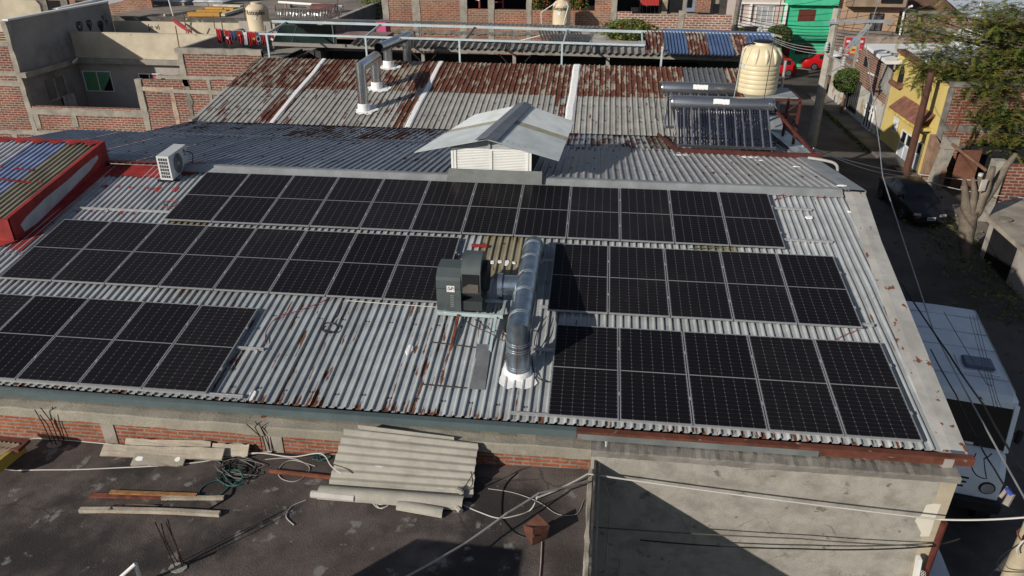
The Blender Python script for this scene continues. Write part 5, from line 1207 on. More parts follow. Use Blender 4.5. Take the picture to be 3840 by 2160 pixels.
# satellite dish + masts
def mast(label, px, py0, py1, Y, r=.025, mat=None):
    a = oY(px[0], py0, Y); b = oY(px[1], py1, Y); t = thing('antenna_mast', label, 'mast', a, 0, 'rusty masts on the left house'); mb = MB(); mb.tube([a, b], r, 6); mb.build('pole', mat or WOODD, t)
mast('short rusty mast at the corner of the brick parapet', (672, 658), 178, 98, LY + .1); mast('rusty mast behind the satellite dish', (700, 688), 125, 52, P2 - .2); mast('rusty mast at the left end of the clothes line', (806, 798), 108, 58, P2 - .3); mast('rusty mast at the right end of the clothes line', (1003, 994), 185, 95, 23.4)
sd = thing('satellite_dish', 'small red satellite dish seen edge-on above the beige parapet', 'satellite dish', oY(694, 140, P2 - .4))
c = oY(680, 98, P2 - .5); mb = MB(); v = [c + Vector((.50 * math.cos(a), .10 * math.sin(a) * .5, -.34 * math.cos(a) + .10 * math.sin(a))) for a in [k * .4 for k in range(16)]]; mb.prism(v, (.0, .06, .03)); mb.build('dish', paint('dish_red', (.42, .05, .07)), sd)
mb = MB(); mb.tube([c + Vector((.25, 0, -.1)), c + Vector((.55, -.1, -.15)), c + Vector((.75, -.15, .25))], .03, 6); mb.tube([c + Vector((.3, .05, -.1)), c + Vector((.3, .1, -.9)), c + Vector((.4, .1, -1.1))], .035, 6); mb.bx(c.x + .5, c.x + .78, c.y + .05, c.y + .25, c.z - 1.6, c.z - .75); mb.build('bracket', CONC_D, sd)
# brown flat roof behind with skylights
fb = thing('flat_roof_building', 'low building with a wide brown flat roof and a row of skylight domes', 'building', (-9, 38, GZ))
ZR = .55
mb = MB(); mb.bx(-20, -4.9, 28.4, 62, -3, ZR); mb.build('roof_slab', SLABM, fb)
mb = MB(); mb.bx(-20, -5.2, 28.15, 28.5, -3, oY(700, 66, 28.2).z); mb.build('parapet', M('black_parapet', (.11, .10, .09), .95, var=.3, vs=2, dirt=(.40, .36, .29), ds=1.6, dlo=.56, dhi=.64), fb)
mb = MB(); mb.bx(-5.0, -4.8, 24.6, 50, -3, oX(1400, 18, -4.8).z); mb.build('side_wall', M('side_grey', (.17, .16, .155), .95, var=.2, dirt=(.10, .095, .09), ds=1), fb)
mb = MB(); mb.bx(-5.05, -4.78, 24.6, 50, oX(1400, 18, -4.8).z + .003, oX(1400, 18, -4.8).z + .05); mb.build('side_coping', M('coping_pale', (.38, .37, .35), .9), fb)
def dome(px, py, i):
    c = oZ(px, py, ZR); w = 1.0
    t = thing('skylight_dome', f'pale pyramid skylight dome, {ORD[i]} from the left on the brown flat roof', 'skylight', c, 0, 'skylight domes on the flat roof')
    mb = MB(); mb.box(c + Vector((0, 0, .12)), (w, w * 1.6, .24)); mb.build('kerb', CONC, t)
    mb = MB(); a = c + Vector((0, 0, .245)); h = w / 2 + .05; mb.add([a + Vector((-h, -h * 1.6, 0)), a + Vector((h, -h * 1.6, 0)), a + Vector((h, h * 1.6, 0)), a + Vector((-h, h * 1.6, 0)), a + Vector((-.15, -.2, .42)), a + Vector((.15, -.2, .42)), a + Vector((.15, .2, .42)), a + Vector((-.15, .2, .42))], ((0, 1, 5, 4), (1, 2, 6, 5), (2, 3, 7, 6), (3, 0, 4, 7), (4, 5, 6, 7))); mb.build('dome', M('dome_white', (.58, .60, .63), .35, spec=.5), t, smooth=True, angle=60)
for i, (px, py) in enumerate(((557, 12), (622, 14), (688, 16), (775, 17), (830, 18))): dome(px, py, i)
ys = thing('roof_hatch', 'long yellow framed opening sunk into the brown flat roof', 'skylight', oZ(780, 58, ZR)); mb = MB()
pp = [oZ(x, y, ZR + .02) for x, y in ((705, 62), (825, 62), (905, 36), (805, 32))]
mb.poly(pp); mb.build('opening', DARK, ys); mb = MB()
for t in (.05, .38, .72): a = pp[0].lerp(pp[3], t); b = pp[1].lerp(pp[2], t); mb.bar(a + Vector((0, 0, .12)), b + Vector((0, 0, .12)), .5, .22)
mb.build('yellow_beam', paint('beam_yellow', (.50, .26, .05)), ys); mb = MB(); mb.bar(pp[3] + Vector((0, .2, .2)), pp[2] + Vector((0, .2, .2)), .5, .1); mb.bar(pp[1] + Vector((.2, 0, .1)), pp[2] + Vector((.3, 0, .1)), .25, .15); mb.bar(pp[0] + Vector((-1.5, 0, .06)), pp[3] + Vector((0, 0, .06)), .12, .12); mb.build('rim', M('rim_pale', (.50, .47, .36), .8), ys)
pl = thing('roof_pole', 'thin white pole on the brown flat roof', 'pole', oZ(650, 60, ZR)); a = oZ(650, 60, ZR); mb = MB(); mb.tube([a, a + Vector((-.35, 0, 3.2))], .035, 6); mb.build('pole', WHITEP, pl)
t, b_, r_t, h_t = plain_tank('matt beige water tank behind the clothes line on the left', 975, 8, 114, 82, 26.0, 'Rotoplas', 'matt beige roof tanks')
mb = MB(); mb.tube([b_ + Vector((-r_t - .05, -.2, h_t * .92)), b_ + Vector((-r_t - .06, -.2, .1))], .03, 6); mb.build('pipe', M('pipe_dark', (.10, .09, .08), .7), t)
mb = MB(); mb.bx(b_.x - r_t, b_.x + r_t, b_.y - .6, b_.y + .6, -.55, b_.z - .003); mb.build('block_base', CONC, t)
# razor wire
rw = thing('razor_wire', 'bright coil of razor wire along the edge of the flat roof', 'razor wire', oY(1150, 75, 25.2)); mb = MB(); r2 = random.Random(2)
a = oY(1043, 58, 25.2); b = oY(1200, 56, 25.2); c = oY(1275, 36, 26.6); path = [a.lerp(b, i / 30) for i in range(31)] + [b.lerp(c, i / 14) for i in range(1, 15)]
pts = []; tot = len(path) - 1
for i in range(tot * 16):
    f = i / 16; k = int(f); p = path[k].lerp(path[min(k + 1, tot)], f - k); an = i * 2 * math.pi / 16 * .92; rad = .30 + .03 * math.sin(i * .37)
    pts.append(p + Vector((.10 * math.sin(an * .5), rad * math.cos(an), rad * math.sin(an))))
mb.tube(pts, .012, 4); pts2 = [p + Vector((.12, .02 * math.sin(i), 0)) for i, p in enumerate(pts)]; mb.tube(pts2, .010, 4); mb.build('coil', M('razor_galv', (.30, .30, .30), .3, metal=.6, spec=.5), rw)
mb = MB()
for p, dz in ((a, .5), (a.lerp(b, .27), .6), (a.lerp(b, .95), .3), (c, .6)): mb.tube([p + Vector((-.1, 0, -.6)), p + Vector((-.1, 0, dz))], .03, 5)
mb.build('post', WOODD, rw)
rb = thing('roof_barrel', 'dark red pipe lying on the flat roof behind the razor wire', 'pipe', oZ(1210, 38, ZR)); a = oZ(1172, 32, ZR + .2); b = oZ(1262, 35, ZR + .2); mb = MB(); mb.tube([a, b], .30, 12); mb.build('pipe', M('barrel_red', (.13, .05, .045), .7), rb)
wp = thing('roof_pipe', 'long white pipe resting on low blocks on the flat roof', 'pipe', oZ(1150, 15, ZR)); a = oZ(1045, 8, ZR + .3); b = oZ(1285, 24, ZR + .3); mb = MB(); mb.tube([a, b], .08, 8); mb.build('pipe', WHITEP, wp); mb = MB()
for t in (.15, .5, .8): q = a.lerp(b, t); mb.bx(q.x - .2, q.x + .2, q.y - .2, q.y + .2, ZR, ZR + .22)
mb.build('block', CONC_D, wp)
# pink wall beside the brick house and dark alley
pk = thing('pink_shed', 'bright pink wall of a small shed left of the brick house', 'shed', oY(1375, 120, 27)); mb = MB(); a = oY(1412, 124, 26.6); b = oY(1445, 82, 26.6); mb.bx(a.x, b.x, 26.6, 27.6, GZ, b.z); mb.build('wall', paint('pink', (.50, .10, .20), .8), pk); mb = MB(); q0 = oY(1240, 130, 25); q1 = oY(1450, 128, 25); mb.bx(-4.6, q1.x, 24.8, 26.4, q0.z - .3, q0.z); mb.build('low_roof', M('pinkroof', (.25, .17, .16), .9, var=.3), pk)
bt = oY(1425, 40, 36); bush('dark_tree', 'dark leafy tree in the gap left of the brick house', (bt.x - .2, 36, bt.z), (1.2, 1.5, 1.8), 1500, .14, seed=9, cat='tree')
# far upper left structures
fl = thing('far_left_house', 'shaded unfinished house with black openings at the top left', 'house', (-22, 34, GZ)); mb = MB(); a = oY(148, 60, 34); b = oY(560, -30, 34); mb.bx(a.x, b.x, 34, 34.2, -3, 6); mb.build('brick_wall', FAR_BRICK, fl)
for x0, x1 in ((185, 232), (292, 335)): p = oY(x0, 45, 33.95); q = oY(x1, 2, 33.95); mb = MB(); mb.bx(p.x, q.x, 33.94, 33.99, p.z, q.z); mb.build('opening', DARK, fl)
for x0, x1 in ((150, 172), (235, 250)): p = oY(x0, 45, 33.9); q = oY(x1, 2, 33.9); mb = MB(); mb.bx(p.x, q.x, 33.9, 33.98, -3, 6); mb.build('column', CONC_D, fl)
mb = MB(); a = oY(20, 60, 33.2); mb.bx(-34, oY(330, 0, 31).x, 31, 34, 5.2, 5.4); mb.build('roof_slab', CONC_D, fl)
bw_ = thing('beige_corner_wall', 'sunlit beige plaster wall with a stepped top at the top left corner', 'wall', oY(70, 70, 28)); mb = MB(); pts = [oY(x, y, 28) for x, y in ((-200, 200), (160, 200), (156, 50), (148, 18), (132, 2), (-200, -10))]; mb.prism(pts, (0, .25, 0)); mb.build('wall', BEIGE, bw_)
ws2 = thing('white_shed_roof', 'white edged roof sheet leaning behind the patio wall', 'roof', oY(240, 35, 29)); a = oY(215, 42, 28.5); mb = MB(); c0 = oX(216, 40, XL - 1.2); c1 = oX(410, -6, XL - 1.2); mb.bar(c0, c1, .1, .25); mb.quad(c0 + Vector((-.3, 0, .1)), c0 + Vector((.9, 0, -.1)), c1 + Vector((.9, 0, -.1)), c1 + Vector((-.3, 0, .1))); mb.build('sheet', WHITEP, ws2)
# sloping brown timber at far left edge
tb_ = thing('timber_stack', 'brown timber stacked behind the left brick pier', 'timber', oY(12, 150, 20.5)); mb = MB()
for i in range(5): q = oY(-30, 120 + i * 9, 20.5); mb.bx(q.x - 2, oY(24, 140, 20.5).x, 20.4, 20.6, q.z - .05, q.z)
mb.build('plank', M('plank_brown', (.20, .10, .05), .8, var=.3), tb_)
# clothes line
cl = thing('clothes_line', 'sagging clothes line hung between rusty masts', 'clothes line', oY(806, 108, 22.4)); A_ = oY(805, 104, 22.4); B_ = oY(1040, 118, 22.4)
ln = sagline(A_, B_, .07, 40); mb = MB(); mb.tube(ln, .01, 4); mb.build('cord', CABLEW, cl)
cols = {'r': (.30, .012, .02), 'k': (.02, .02, .025), 'n': (.045, .06, .12), 'w': (.55, .55, .58), 'y': (.45, .25, .02)}
cm = {k: M('cloth_' + k, v, .85, var=.25, vs=8) for k, v in cols.items()}
items = [(807, 826, 'r', 'red jersey at the left end'), (823, 838, 'k', 'black jersey'), (838, 862, 'r', 'red jersey with a pale emblem'), (859, 884, 'n', 'dark blue shorts'), (886, 906, 'r', 'red jersey with a yellow badge'), (907, 924, 'w', 'white shirt'), (924, 942, 'r', 'plain red jersey right of the white shirt'), (940, 960, 'r', 'red jersey with a gold emblem'), (956, 978, 'n', 'dark blue jersey with a ring emblem'), (975, 993, 'r', 'red shirt near the right mast'), (994, 1010, 'n', 'navy shirt at the right mast'), (1010, 1026, 'r', 'red and white shirt'), (1025, 1040, 'w', 'white and blue shirt at the right end')]
for i, (x0, x1, k, lb) in enumerate(items):
    u0 = (x0 - 805) / 235; u1 = (x1 - 805) / 235
    def at(u): f = max(0, min(.9999, u)) * 40; j = int(f); return ln[j].lerp(ln[j + 1], f - j)
    p0, p1 = at(u0), at(u1); r2 = random.Random(i); h = r2.uniform(.58, .74) if k != 'n' or i > 6 else .5
    t = thing('hung_shirt', lb + ' hung on the clothes line', 'clothing', p0.lerp(p1, .5) - Vector((0, 0, h)), 0, 'clothes on the line'); mb = MB(); n = 6; v = []
    for a in range(n + 1):
        q = p0.lerp(p1, a / n)
        for b in range(4):
            s_ = b / 3; v.append(q + Vector((r2.uniform(-.02, .02) + (.5 - a / n) * .08 * s_, .05 * math.sin(a * 1.9 + i) * s_, -h * s_ - .06 * math.sin(math.pi * a / n) * (1 - s_) + r2.uniform(-.02, .02))))
    mb.add(v, [(a * 4 + b, a * 4 + 4 + b, a * 4 + 5 + b, a * 4 + 1 + b) for a in range(n) for b in range(3)]); mb.build('fabric', cm[k], t)
    if i in (2, 4, 7, 8, 11):
        c = p0.lerp(p1, .5) + Vector((0, -.07, -h * (.35 if i == 4 else .55))); mb = MB()
        if i == 8: mb.tube([c + Vector((.11 * math.cos(a), 0, .13 * math.sin(a))) for a in [z * .4 for z in range(17)]], .014, 4)
        else: mb.box(c, (.08 if i == 4 else .13, .01, .07 if i == 4 else .11), Matrix.Rotation(.5, 3, 'Y'), .003)
        mb.build('emblem', cm['w'] if i in (2, 8, 11) else cm['y'], t)
# ---------------------------------------------------------------- houses across the cross street
FY = 57.0
def fq(mb, x0, y0, x1, y1, Y=FY, th=.3, dy=0.): a = oY(x0, y1, Y); b = oY(x1, y0, Y); mb.bx(a.x, b.x, Y - dy, Y + th, a.z, b.z); return mb
def fwall(name, label, x0, x1, y0, mat, Y=FY, cat='house'):
    a = oY(x0, y0, Y); b = oY(x1, y0, Y); t = thing(name, label, cat, ((a.x + b.x) / 2, Y, GZ)); mb = MB(); mb.bx(a.x, b.x, Y, Y + 6, GZ, a.z); mb.build('wall', mat, t); return t
def fwin(par, x0, y0, x1, y1, glass, frame=None, bars=0, Y=FY, name='window', nb=3):
    mb = MB(); fq(mb, x0, y0, x1, y1, Y, .0, .03); w = mb.build(name, glass, par)
    a = oY(x0, y1, Y - .05); b = oY(x1, y0, Y - .05)
    if frame is not None:
        mb = MB(); f = .07
        for p, q in (((a.x, a.z), (b.x, a.z)), ((b.x, a.z), (b.x, b.z)), ((b.x, b.z), (a.x, b.z)), ((a.x, b.z), (a.x, a.z))): mb.bar((p[0], Y - .05, p[1]), (q[0], Y - .05, q[1]), f)
        for i in range(1, nb): x = a.x + (b.x - a.x) * i / nb; mb.bar((x, Y - .05, a.z), (x, Y - .05, b.z), f * .7)
        mb.build('frame', frame, w)
    return w
GREENP = M('green_paint', (.05, .46, .25), .8, var=.10, vs=.8, dirt=(.04, .33, .19), ds=.6, dlo=.5, dhi=.75, damt=.7, dirt2=(.25, .40, .30), d2s=1.4, d2lo=.68, d2hi=.75)
gh = fwall('green_house', 'bright green two storey house with brown shuttered windows behind the red cars', 2950, 3152, -30, GREENP)
mb = MB(); fq(mb, 2950, -40, 3150, 16, FY, .05, .5); mb.build('upper_band', M('green_light', (.07, .50, .29), .8, var=.08), gh)
mb = MB(); fq(mb, 2950, 130, 3150, 146, FY, .0, .55); mb.build('balcony_ledge', M('green_dark', (.04, .33, .19), .8, var=.15), gh)
SHUT = M('brown_shutter', (.11, .030, .020), .7, var=.2, vs=3, stretch=(1, 1, 20))
fwin(gh, 2990, 36, 3061, 78, SHUT); fwin(gh, 2980, 167, 3050, 203, SHUT); fwin(gh, 3122, 172, 3140, 200, SHUT)
mb = MB(); fq(mb, 2925, 165, 2966, 232, FY, .0, .04); mb.build('door', SHUT, gh)
mb = MB(); a = oY(2948, 20, FY); mb.bar((a.x, FY - .06, a.z), (oY(2944, 110, FY).x, FY - .06, oY(2944, 110, FY).z), .14); mb.build('drain_pipe', BLACK, gh)
TAN = M('tan_plaster', (.42, .28, .19), .88, var=.08, vs=.8, dirt=(.34, .23, .16), ds=.6, damt=.6)
th_ = fwall('tan_house', 'tan plastered house with barred upper window and jutting top floor', 3152, 3398, -60, TAN)
mb = MB(); fq(mb, 3168, -80, 3405, 20, FY, .0, .9); mb.build('top_floor', M('tan_dark', (.30, .215, .155), .9, var=.15, dirt=(.22, .16, .11), ds=.7), th_)
w = fwin(th_, 3252, 52, 3315, 116, M('curtained_window', (.08, .08, .085), .3, var=.6, vs=2), BLACK, nb=2); fwin(th_, 3305, -20, 3388, 10, DARK, BLACK, Y=FY - .92, nb=8)
fwin(th_, 3240, 151, 3268, 166, DARK); fwin(th_, 3305, 156, 3352, 175, DARK)
mb = MB(); p = [oY(x, y, FY - .1) for x, y in ((3405, 18), (3400, 32), (3390, 45), (3366, 175))]; mb.tube([Vector((q.x, FY - (1.0 if i == 0 else .12), q.z)) for i, q in enumerate(p)], .10, 8); mb.build('drain_pipe', WHITEP, th_)
DPB = MBrick('brick_dusty', (.34, .19, .13), (.26, .14, .10), (.42, .34, .27), w=.5, h=.17, ms=.04, wash=(.40, .30, .23), wlo=.5, whi=.8)
bb = fwall('dusty_brick_house', 'dusty pale brick wall with a grey concrete band behind the big tree', 3400, 4100, 52, DPB)
mb = MB(); fq(mb, 3385, 116, 4100, 131, FY, .0, .04); mb.build('tie_beam', CONC, bb); mb = MB(); fq(mb, 3385, 44, 3600, 54, FY, .1, .05); mb.build('coping', CONC_D, bb)
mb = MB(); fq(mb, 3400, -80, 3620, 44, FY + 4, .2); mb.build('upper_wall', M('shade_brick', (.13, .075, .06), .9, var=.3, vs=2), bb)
mr = thing('pale_metal_roof', 'blue white metal roof with a rusty edge seen through the tree crown', 'roof', oY(3700, 60, FY - 2)); a = oY(3630, 72, FY - 2); b = oY(4100, 76, FY - 2); mb = MB(); mb.add([a, b, b + Vector((0, 7, 1.4)), a + Vector((0, 7, 1.4))], ((0, 1, 2, 3),)); mb.build('sheet', M('roof_blue_white', (.44, .49, .55), .5, var=.15, vs=.6), mr); mb = MB(); mb.bar(a + Vector((0, -.05, -.15)), b + Vector((0, -.05, -.15)), .1, .4); mb.build('edge', M('edge_rust', (.42, .30, .20), .8, dirt=(.30, .10, .04), ds=1.2, dlo=.5, dhi=.6), mr)
ph = fwall('pale_pink_house', 'pale pinkish house with white framed balcony window and white railings', 2775, 2948, -40, M('pale_pink', (.50, .42, .38), .85, var=.08, vs=1), cat='house')
fwin(ph, 2826, 24, 2905, 112, M('sheer_curtain', (.36, .37, .38), .3, var=.25, vs=2), WHITEP, nb=3)
mb = MB()
a0 = oY(2766, 110, FY - .9); a1 = oY(2935, 110, FY - .9); z0 = a0.z; z1 = oY(2800, 85, FY - .9).z
for i in range(40): x = a0.x + (a1.x - a0.x) * i / 39; mb.bar((x, FY - .9, z0), (x, FY - .9, z1), .035)
for z in (z0, z1): mb.bar((a0.x, FY - .9, z), (a1.x, FY - .9, z), .06)
mb.build('railing', WHITEP, ph)
mb = MB(); fq(mb, 2770, 10, 2945, 14, FY, 0, .2); 
for px in (2770, 2810, 2942): fq(mb, px, 12, px + 4, 90, FY, 0, .25)
mb.build('white_trim', WHITEP, ph); mb = MB(); fq(mb, 2770, 118, 2950, 150, FY, 0, .95); mb.build('balcony_front', M('pink_red', (.42, .16, .13), .85, var=.15), ph)
# tree in a tub in front of the pale house
# red cars
def car(name, label, cat, L, Wd, H, mat, loc, rz, st, group=None, glass_rows=(), wheel_r=.30, wx=(.8, .8)):
    """st: stations (x from the front, z of the bonnet or roof line, half-width at belt, half-width at roof, z belt)"""
    t = thing(name, label, cat, loc, rz, group); mb = MB(); N = len(st); v = []; zb0 = .20
    for (x, zt, wb, wt, zbel) in st:
        y = x - L / 2
        zc = max(zt, zbel + .01)
        prof = [(wb * .90, zb0), (wb * .985, zb0 + .12), (wb, .52), (wb * .985, zbel - .06), (wb * .95, zbel), (wt, zc - .05), (wt * .86, zc - .008), (0, zc + .012)]
        row = [(px, y, pz) for px, pz in prof]; v += row + [(-px, y, pz) for px, y_, pz in row[:-1][::-1]]
    K = 15; F = []
    for i in range(N - 1):
        for k in range(K - 1): F.append((i * K + k, (i + 1) * K + k, (i + 1) * K + k + 1, i * K + k + 1))
        F.append((i * K + K - 1, (i + 1) * K + K - 1, (i + 1) * K, i * K))
    F += [tuple(range(K))[::-1], tuple((N - 1) * K + k for k in range(K))]
    mb.add(v, F); mb.build('body', mat, t, local=True, smooth=True, angle=32)
    def pt(i, k, out=.006):
        p = Vector(v[i * K + k]); return p + Vector((p.x, 0, 0)).normalized() * out if abs(p.x) > .05 else p + Vector((0, 0, out))
    for (i0, i1, ins) in glass_rows:
        for sgn in (0, 1):
            ka, kb = (4, 5) if not sgn else (K - 5, K - 6)
            A, B, C, D = pt(i0, ka), pt(i1, ka), pt(i1, kb), pt(i0, kb)
            c = (A + B + C + D) / 4; q = [c + (p - c) * ins for p in (A, B, C, D)]; m2 = MB(); m2.poly(q if not sgn else q[::-1]); m2.build('side_window', GLASSD, t, local=True)
    return t, v, K, pt
def screen(t, v, K, i0, i1, name, ins=.9):
    q = [Vector(v[i0 * K + 5]), Vector(v[i0 * K + 7]), Vector(v[i0 * K + K - 6]), Vector(v[i1 * K + K - 6]), Vector(v[i1 * K + 7]), Vector(v[i1 * K + 5])]
    c = sum(q, Vector()) / 6; n = (q[2] - q[0]).cross(q[5] - q[0]).normalized(); n = n if n.z > 0 else -n
    mb = MB(); mb.poly([c + (p - c) * ins + n * .012 for p in q]); mb.build(name, GLASSD, t, local=True)
def wheels(t, L, Wd, xs_, r=.31, rim=STEEL):
    for x in xs_:
        for s_ in (-1, 1):
            y = x - L / 2; cx = s_ * (Wd / 2 - .10)
            mb = MB(); mb.tube([(cx - .095, y, r), (cx + .095, y, r)], r, 22); w = mb.build('wheel', BLACK, t, local=True, smooth=True)
            mb = MB(); ox = cx + s_ * .10; mb.tube([(ox - s_ * .02, y, r), (ox, y, r)], r * .64, 18)
            mb.build('rim', M('rim_grey', (.32, .33, .34), .3, metal=.7), w, local=True)
            mb = MB()
            for k in range(5): a = k * 1.2566; mb.bar((ox + s_ * .004, y + .1 * r * math.cos(a), r + .1 * r * math.sin(a)), (ox + s_ * .004, y + .6 * r * math.cos(a + .35), r + .6 * r * math.sin(a + .35)), .03, .03)
            mb.build('spoke', BLACK, w, local=True)
            mb = MB(); mb.tube([(cx + s_ * .0, y, r), (cx + s_ * .085, y, r)], r * 1.13, 22); mb.build('wheel_arch', BLACK, t, local=True)
SED = [(0, .52, .60, .55, .50), (.12, .66, .74, .66, .62), (.9, .86, .84, .74, .82), (1.32, .94, .86, .74, .90), (2.05, 1.38, .87, .60, .93), (2.7, 1.43, .87, .60, .94), (3.3, 1.38, .86, .60, .95), (3.95, 1.02, .85, .70, .96), (4.4, .98, .80, .70, .93), (4.55, .78, .72, .62, .74), (4.6, .52, .66, .60, .50)]
def details(t, L, front=True, head=True):
    mb = MB()
    for s_ in (-1, 1): mb.box((s_ * .56, -L / 2 + .075, .60), (.32, .10, .13), Matrix.Rotation(s_ * .25, 3, 'Z'), .03); mb.build('headlight', M('lamp_clear', (.36, .36, .37), .12, spec=.5), t, local=True) if s_ == 1 else None
    for s_ in (-1, 1): m2 = MB(); m2.box((s_ * .55, L / 2 - .05, .78), (.34, .10, .14), None, .03); m2.build('tail_light', paint('lamp_red', (.25, .01, .01), .2), t, local=True)
    mb = MB(); mb.box((0, -L / 2 + .02, .34), (1.35, .06, .10), None, .02); mb.build('bumper_grille', BLACK, t, local=True)
    for s_ in (-1, 1): m2 = MB(); m2.box((s_ * .93, -L / 2 + 1.5, .98), (.16, .10, .12), None, .03); m2.build('mirror', BLACK, t, local=True)
REDC = M('car_red', (.42, .008, .012), .22, spec=.5, var=.05)
p = oZ(3110, 266, GZ); t, v, K, pt = car('red_sedan', 'red sedan parked on the cross street in front of the green house', 'car', 4.6, 1.74, 1.43, REDC, (p.x - .05, p.y + .9, GZ), R_(90), SED, 'red cars on the cross street', ((4, 5, .86), (5, 6, .86), (3, 4, .7), (6, 7, .7)))
screen(t, v, K, 3, 4, 'windscreen'); screen(t, v, K, 7, 6, 'rear_window'); wheels(t, 4.6, 1.74, (.85, 3.6)); details(t, 4.6)
HAT = [(0, .52, .60, .55, .50), (.12, .68, .74, .66, .62), (.8, .90, .82, .72, .84), (1.1, .98, .83, .72, .92), (1.75, 1.44, .84, .60, .95), (2.6, 1.47, .84, .60, .96), (3.25, 1.42, .83, .60, .97), (3.65, 1.05, .80, .68, .97), (3.75, .70, .74, .66, .68), (3.78, .50, .70, .64, .48)]
p = oZ(2905, 287, GZ); t, v, K, pt = car('red_hatchback', 'red hatchback half hidden behind the ribbed beige tank', 'car', 3.78, 1.68, 1.47, REDC, (p.x - .1, p.y + .8, GZ), R_(-90), HAT, 'red cars on the cross street', ((4, 5, .86), (5, 6, .86), (3, 4, .7)))
screen(t, v, K, 3, 4, 'windscreen'); screen(t, v, K, 7, 6, 'rear_window'); wheels(t, 3.78, 1.68, (.72, 3.1)); details(t, 3.78)
BLK = M('car_black', (.010, .010, .014), .30, spec=.5, var=.1, dirt=(.028, .026, .026), ds=2, dlo=.5, dhi=.8, damt=.6)
fw = oZ(3372, 828, GZ); rw_ = oZ(3301, 750, GZ)
t, v, K, pt = car('black_sedan', 'dusty black sedan parked facing the camera at the dark roadside', 'car', 4.7, 1.78, 1.42, BLK, (fw.x + .92, (fw.y + rw_.y) / 2 + .15, GZ), R_(1), SED[:-1] + [(4.7, .52, .66, .60, .50)], None, ((4, 5, .86), (5, 6, .86), (3, 4, .7), (6, 7, .7)))
screen(t, v, K, 3, 4, 'windscreen', .92); screen(t, v, K, 7, 6, 'rear_window'); wheels(t, 4.7, 1.78, (.98, 3.75), .32); details(t, 4.7)
mb = MB(); mb.box((.05, -2.37, .46), (.36, .012, .16), None, .004); pl_ = mb.build('number_plate', paint('plate', (.55, .55, .55)), t, local=True); mb = MB()
for i in range(7): mb.box((-.08 + i * .043, -2.379, .455), (.026, .004, .07))
mb.build('plate_marks', BLACK, pl_, local=True)
mb = MB(); mb.box((-.55, -2.33, .47), (.32, .05, .05), None, .01); mb.build('indicator', paint('amber', (.30, .06, .03), .3), t, local=True)
WC = M('car_white', (.50, .52, .58), .3, spec=.5, var=.05, dirt=(.40, .42, .46), ds=1.5, damt=.5)
t, v, K, pt = car('white_car', 'white car roof and windscreen squeezed below the plaster wall corner', 'car', 4.5, 1.70, 1.50, WC, (16.42, -3.05, GZ), R_(0), [(x, z + (.07 if z > 1 else 0), a, b, c) for x, z, a, b, c in SED[:-1]] + [(4.5 + .12, .52, .66, .60, .50)], None, ((4, 5, .86), (5, 6, .86), (3, 4, .7)))
screen(t, v, K, 3, 4, 'windscreen', .93); screen(t, v, K, 7, 6, 'rear_window'); wheels(t, 4.5, 1.7, (.9, 3.6)); details(t, 4.5)
# white step van
TW = M('van_white', (.72, .78, .83), .4, spec=.4, var=.06, vs=1.2, dirt=(.56, .61, .66), ds=.9, damt=.6)
vn = thing('white_step_van', 'white step van with roof hatch parked facing the camera beside the workshop', 'van', (18.78, 1.9, GZ), R_(-11.5)); RZ = 3.20; hw = 1.06
mb = MB()
def loft(mb, secs):
    n = len(secs[0]); v = [p for s_ in secs for p in s_]; F = []
    for i in range(len(secs) - 1):
        for k in range(n): F.append((i * n + k, i * n + (k + 1) % n, (i + 1) * n + (k + 1) % n, (i + 1) * n + k))
    F += [tuple(range(n))[::-1], tuple((len(secs) - 1) * n + k for k in range(n))]; mb.add(v, F)
def sec(y, w, z0, z1, r=.12): return [(-w, y, z0), (-w, y, z1 - r), (-w + r, y, z1), (0, y, z1 + .02), (w - r, y, z1), (w, y, z1 - r), (w, y, z0)]
loft(mb, [sec(-1.92, hw - .03, 2.92, RZ - .14, .14), sec(-1.80, hw, 1.9, RZ - .03), sec(-1.1, hw, .45, RZ), sec(2.35, hw, .45, RZ)]); mb.build('body', TW, vn, local=True, smooth=True, angle=30)
mb = MB(); loft(mb, [sec(-2.64, hw - .10, .62, 1.40, .12), sec(-2.60, hw - .03, .55, 1.58, .14), sec(-2.45, hw - .01, .50, 1.74, .14), sec(-2.18, hw - .005, .46, 1.90, .10), sec(-1.1, hw - .01, .46, 1.93, .1)]); mb.build('bonnet', TW, vn, local=True, smooth=True, angle=30)
mb = MB(); mb.add([(-hw + .1, -1.93, RZ - .28), (hw - .1, -1.93, RZ - .28), (hw - .08, -2.16, 1.93), (-hw + .08, -2.16, 1.93)], ((0, 3, 2, 1),)); mb.build('windscreen', GLASSD, vn, local=True)
mb = MB()
for s_ in (-1, 1): mb.bar((s_ * (hw - .05), -1.90, RZ - .2), (s_ * (hw - .04), -2.13, 1.88), .10, .12)
mb.bar((-hw + .05, -1.89, RZ - .22), (hw - .05, -1.89, RZ - .22), .10, .12); mb.build('windscreen_pillar', TW, vn, local=True)
mb = MB(); mb.box((.15, -2.16, 1.98), (.4, .02, .06)); mb.build('dash_paper', WHITEP, vn, local=True)
mb = MB(); mb.box((.40, -.72, RZ + .035), (.86, .74, .03), None, .01); mb.build('hatch_frame', TW, vn, local=True)
mb = MB(); mb.box((.40, -.74, RZ + .10), (.66, .52, .09), None, .045); mb.build('roof_hatch', M('hatch_blue', (.07, .10, .17), .3, spec=.5, var=.15), vn, local=True, smooth=True)
mb = MB()
for y in (-1.25, .1, .9, 1.8): mb.bx(-hw + .1, hw - .1, y, y + .012, RZ + .004, RZ + .024)
for s_ in (-1, 1): mb.bx(s_ * (hw - .10), s_ * (hw - .085), -1.7, 2.3, RZ + .0, RZ + .03)
mb.build('roof_seam', M('van_seam', (.38, .42, .46), .6), vn, local=True)
mb = MB()
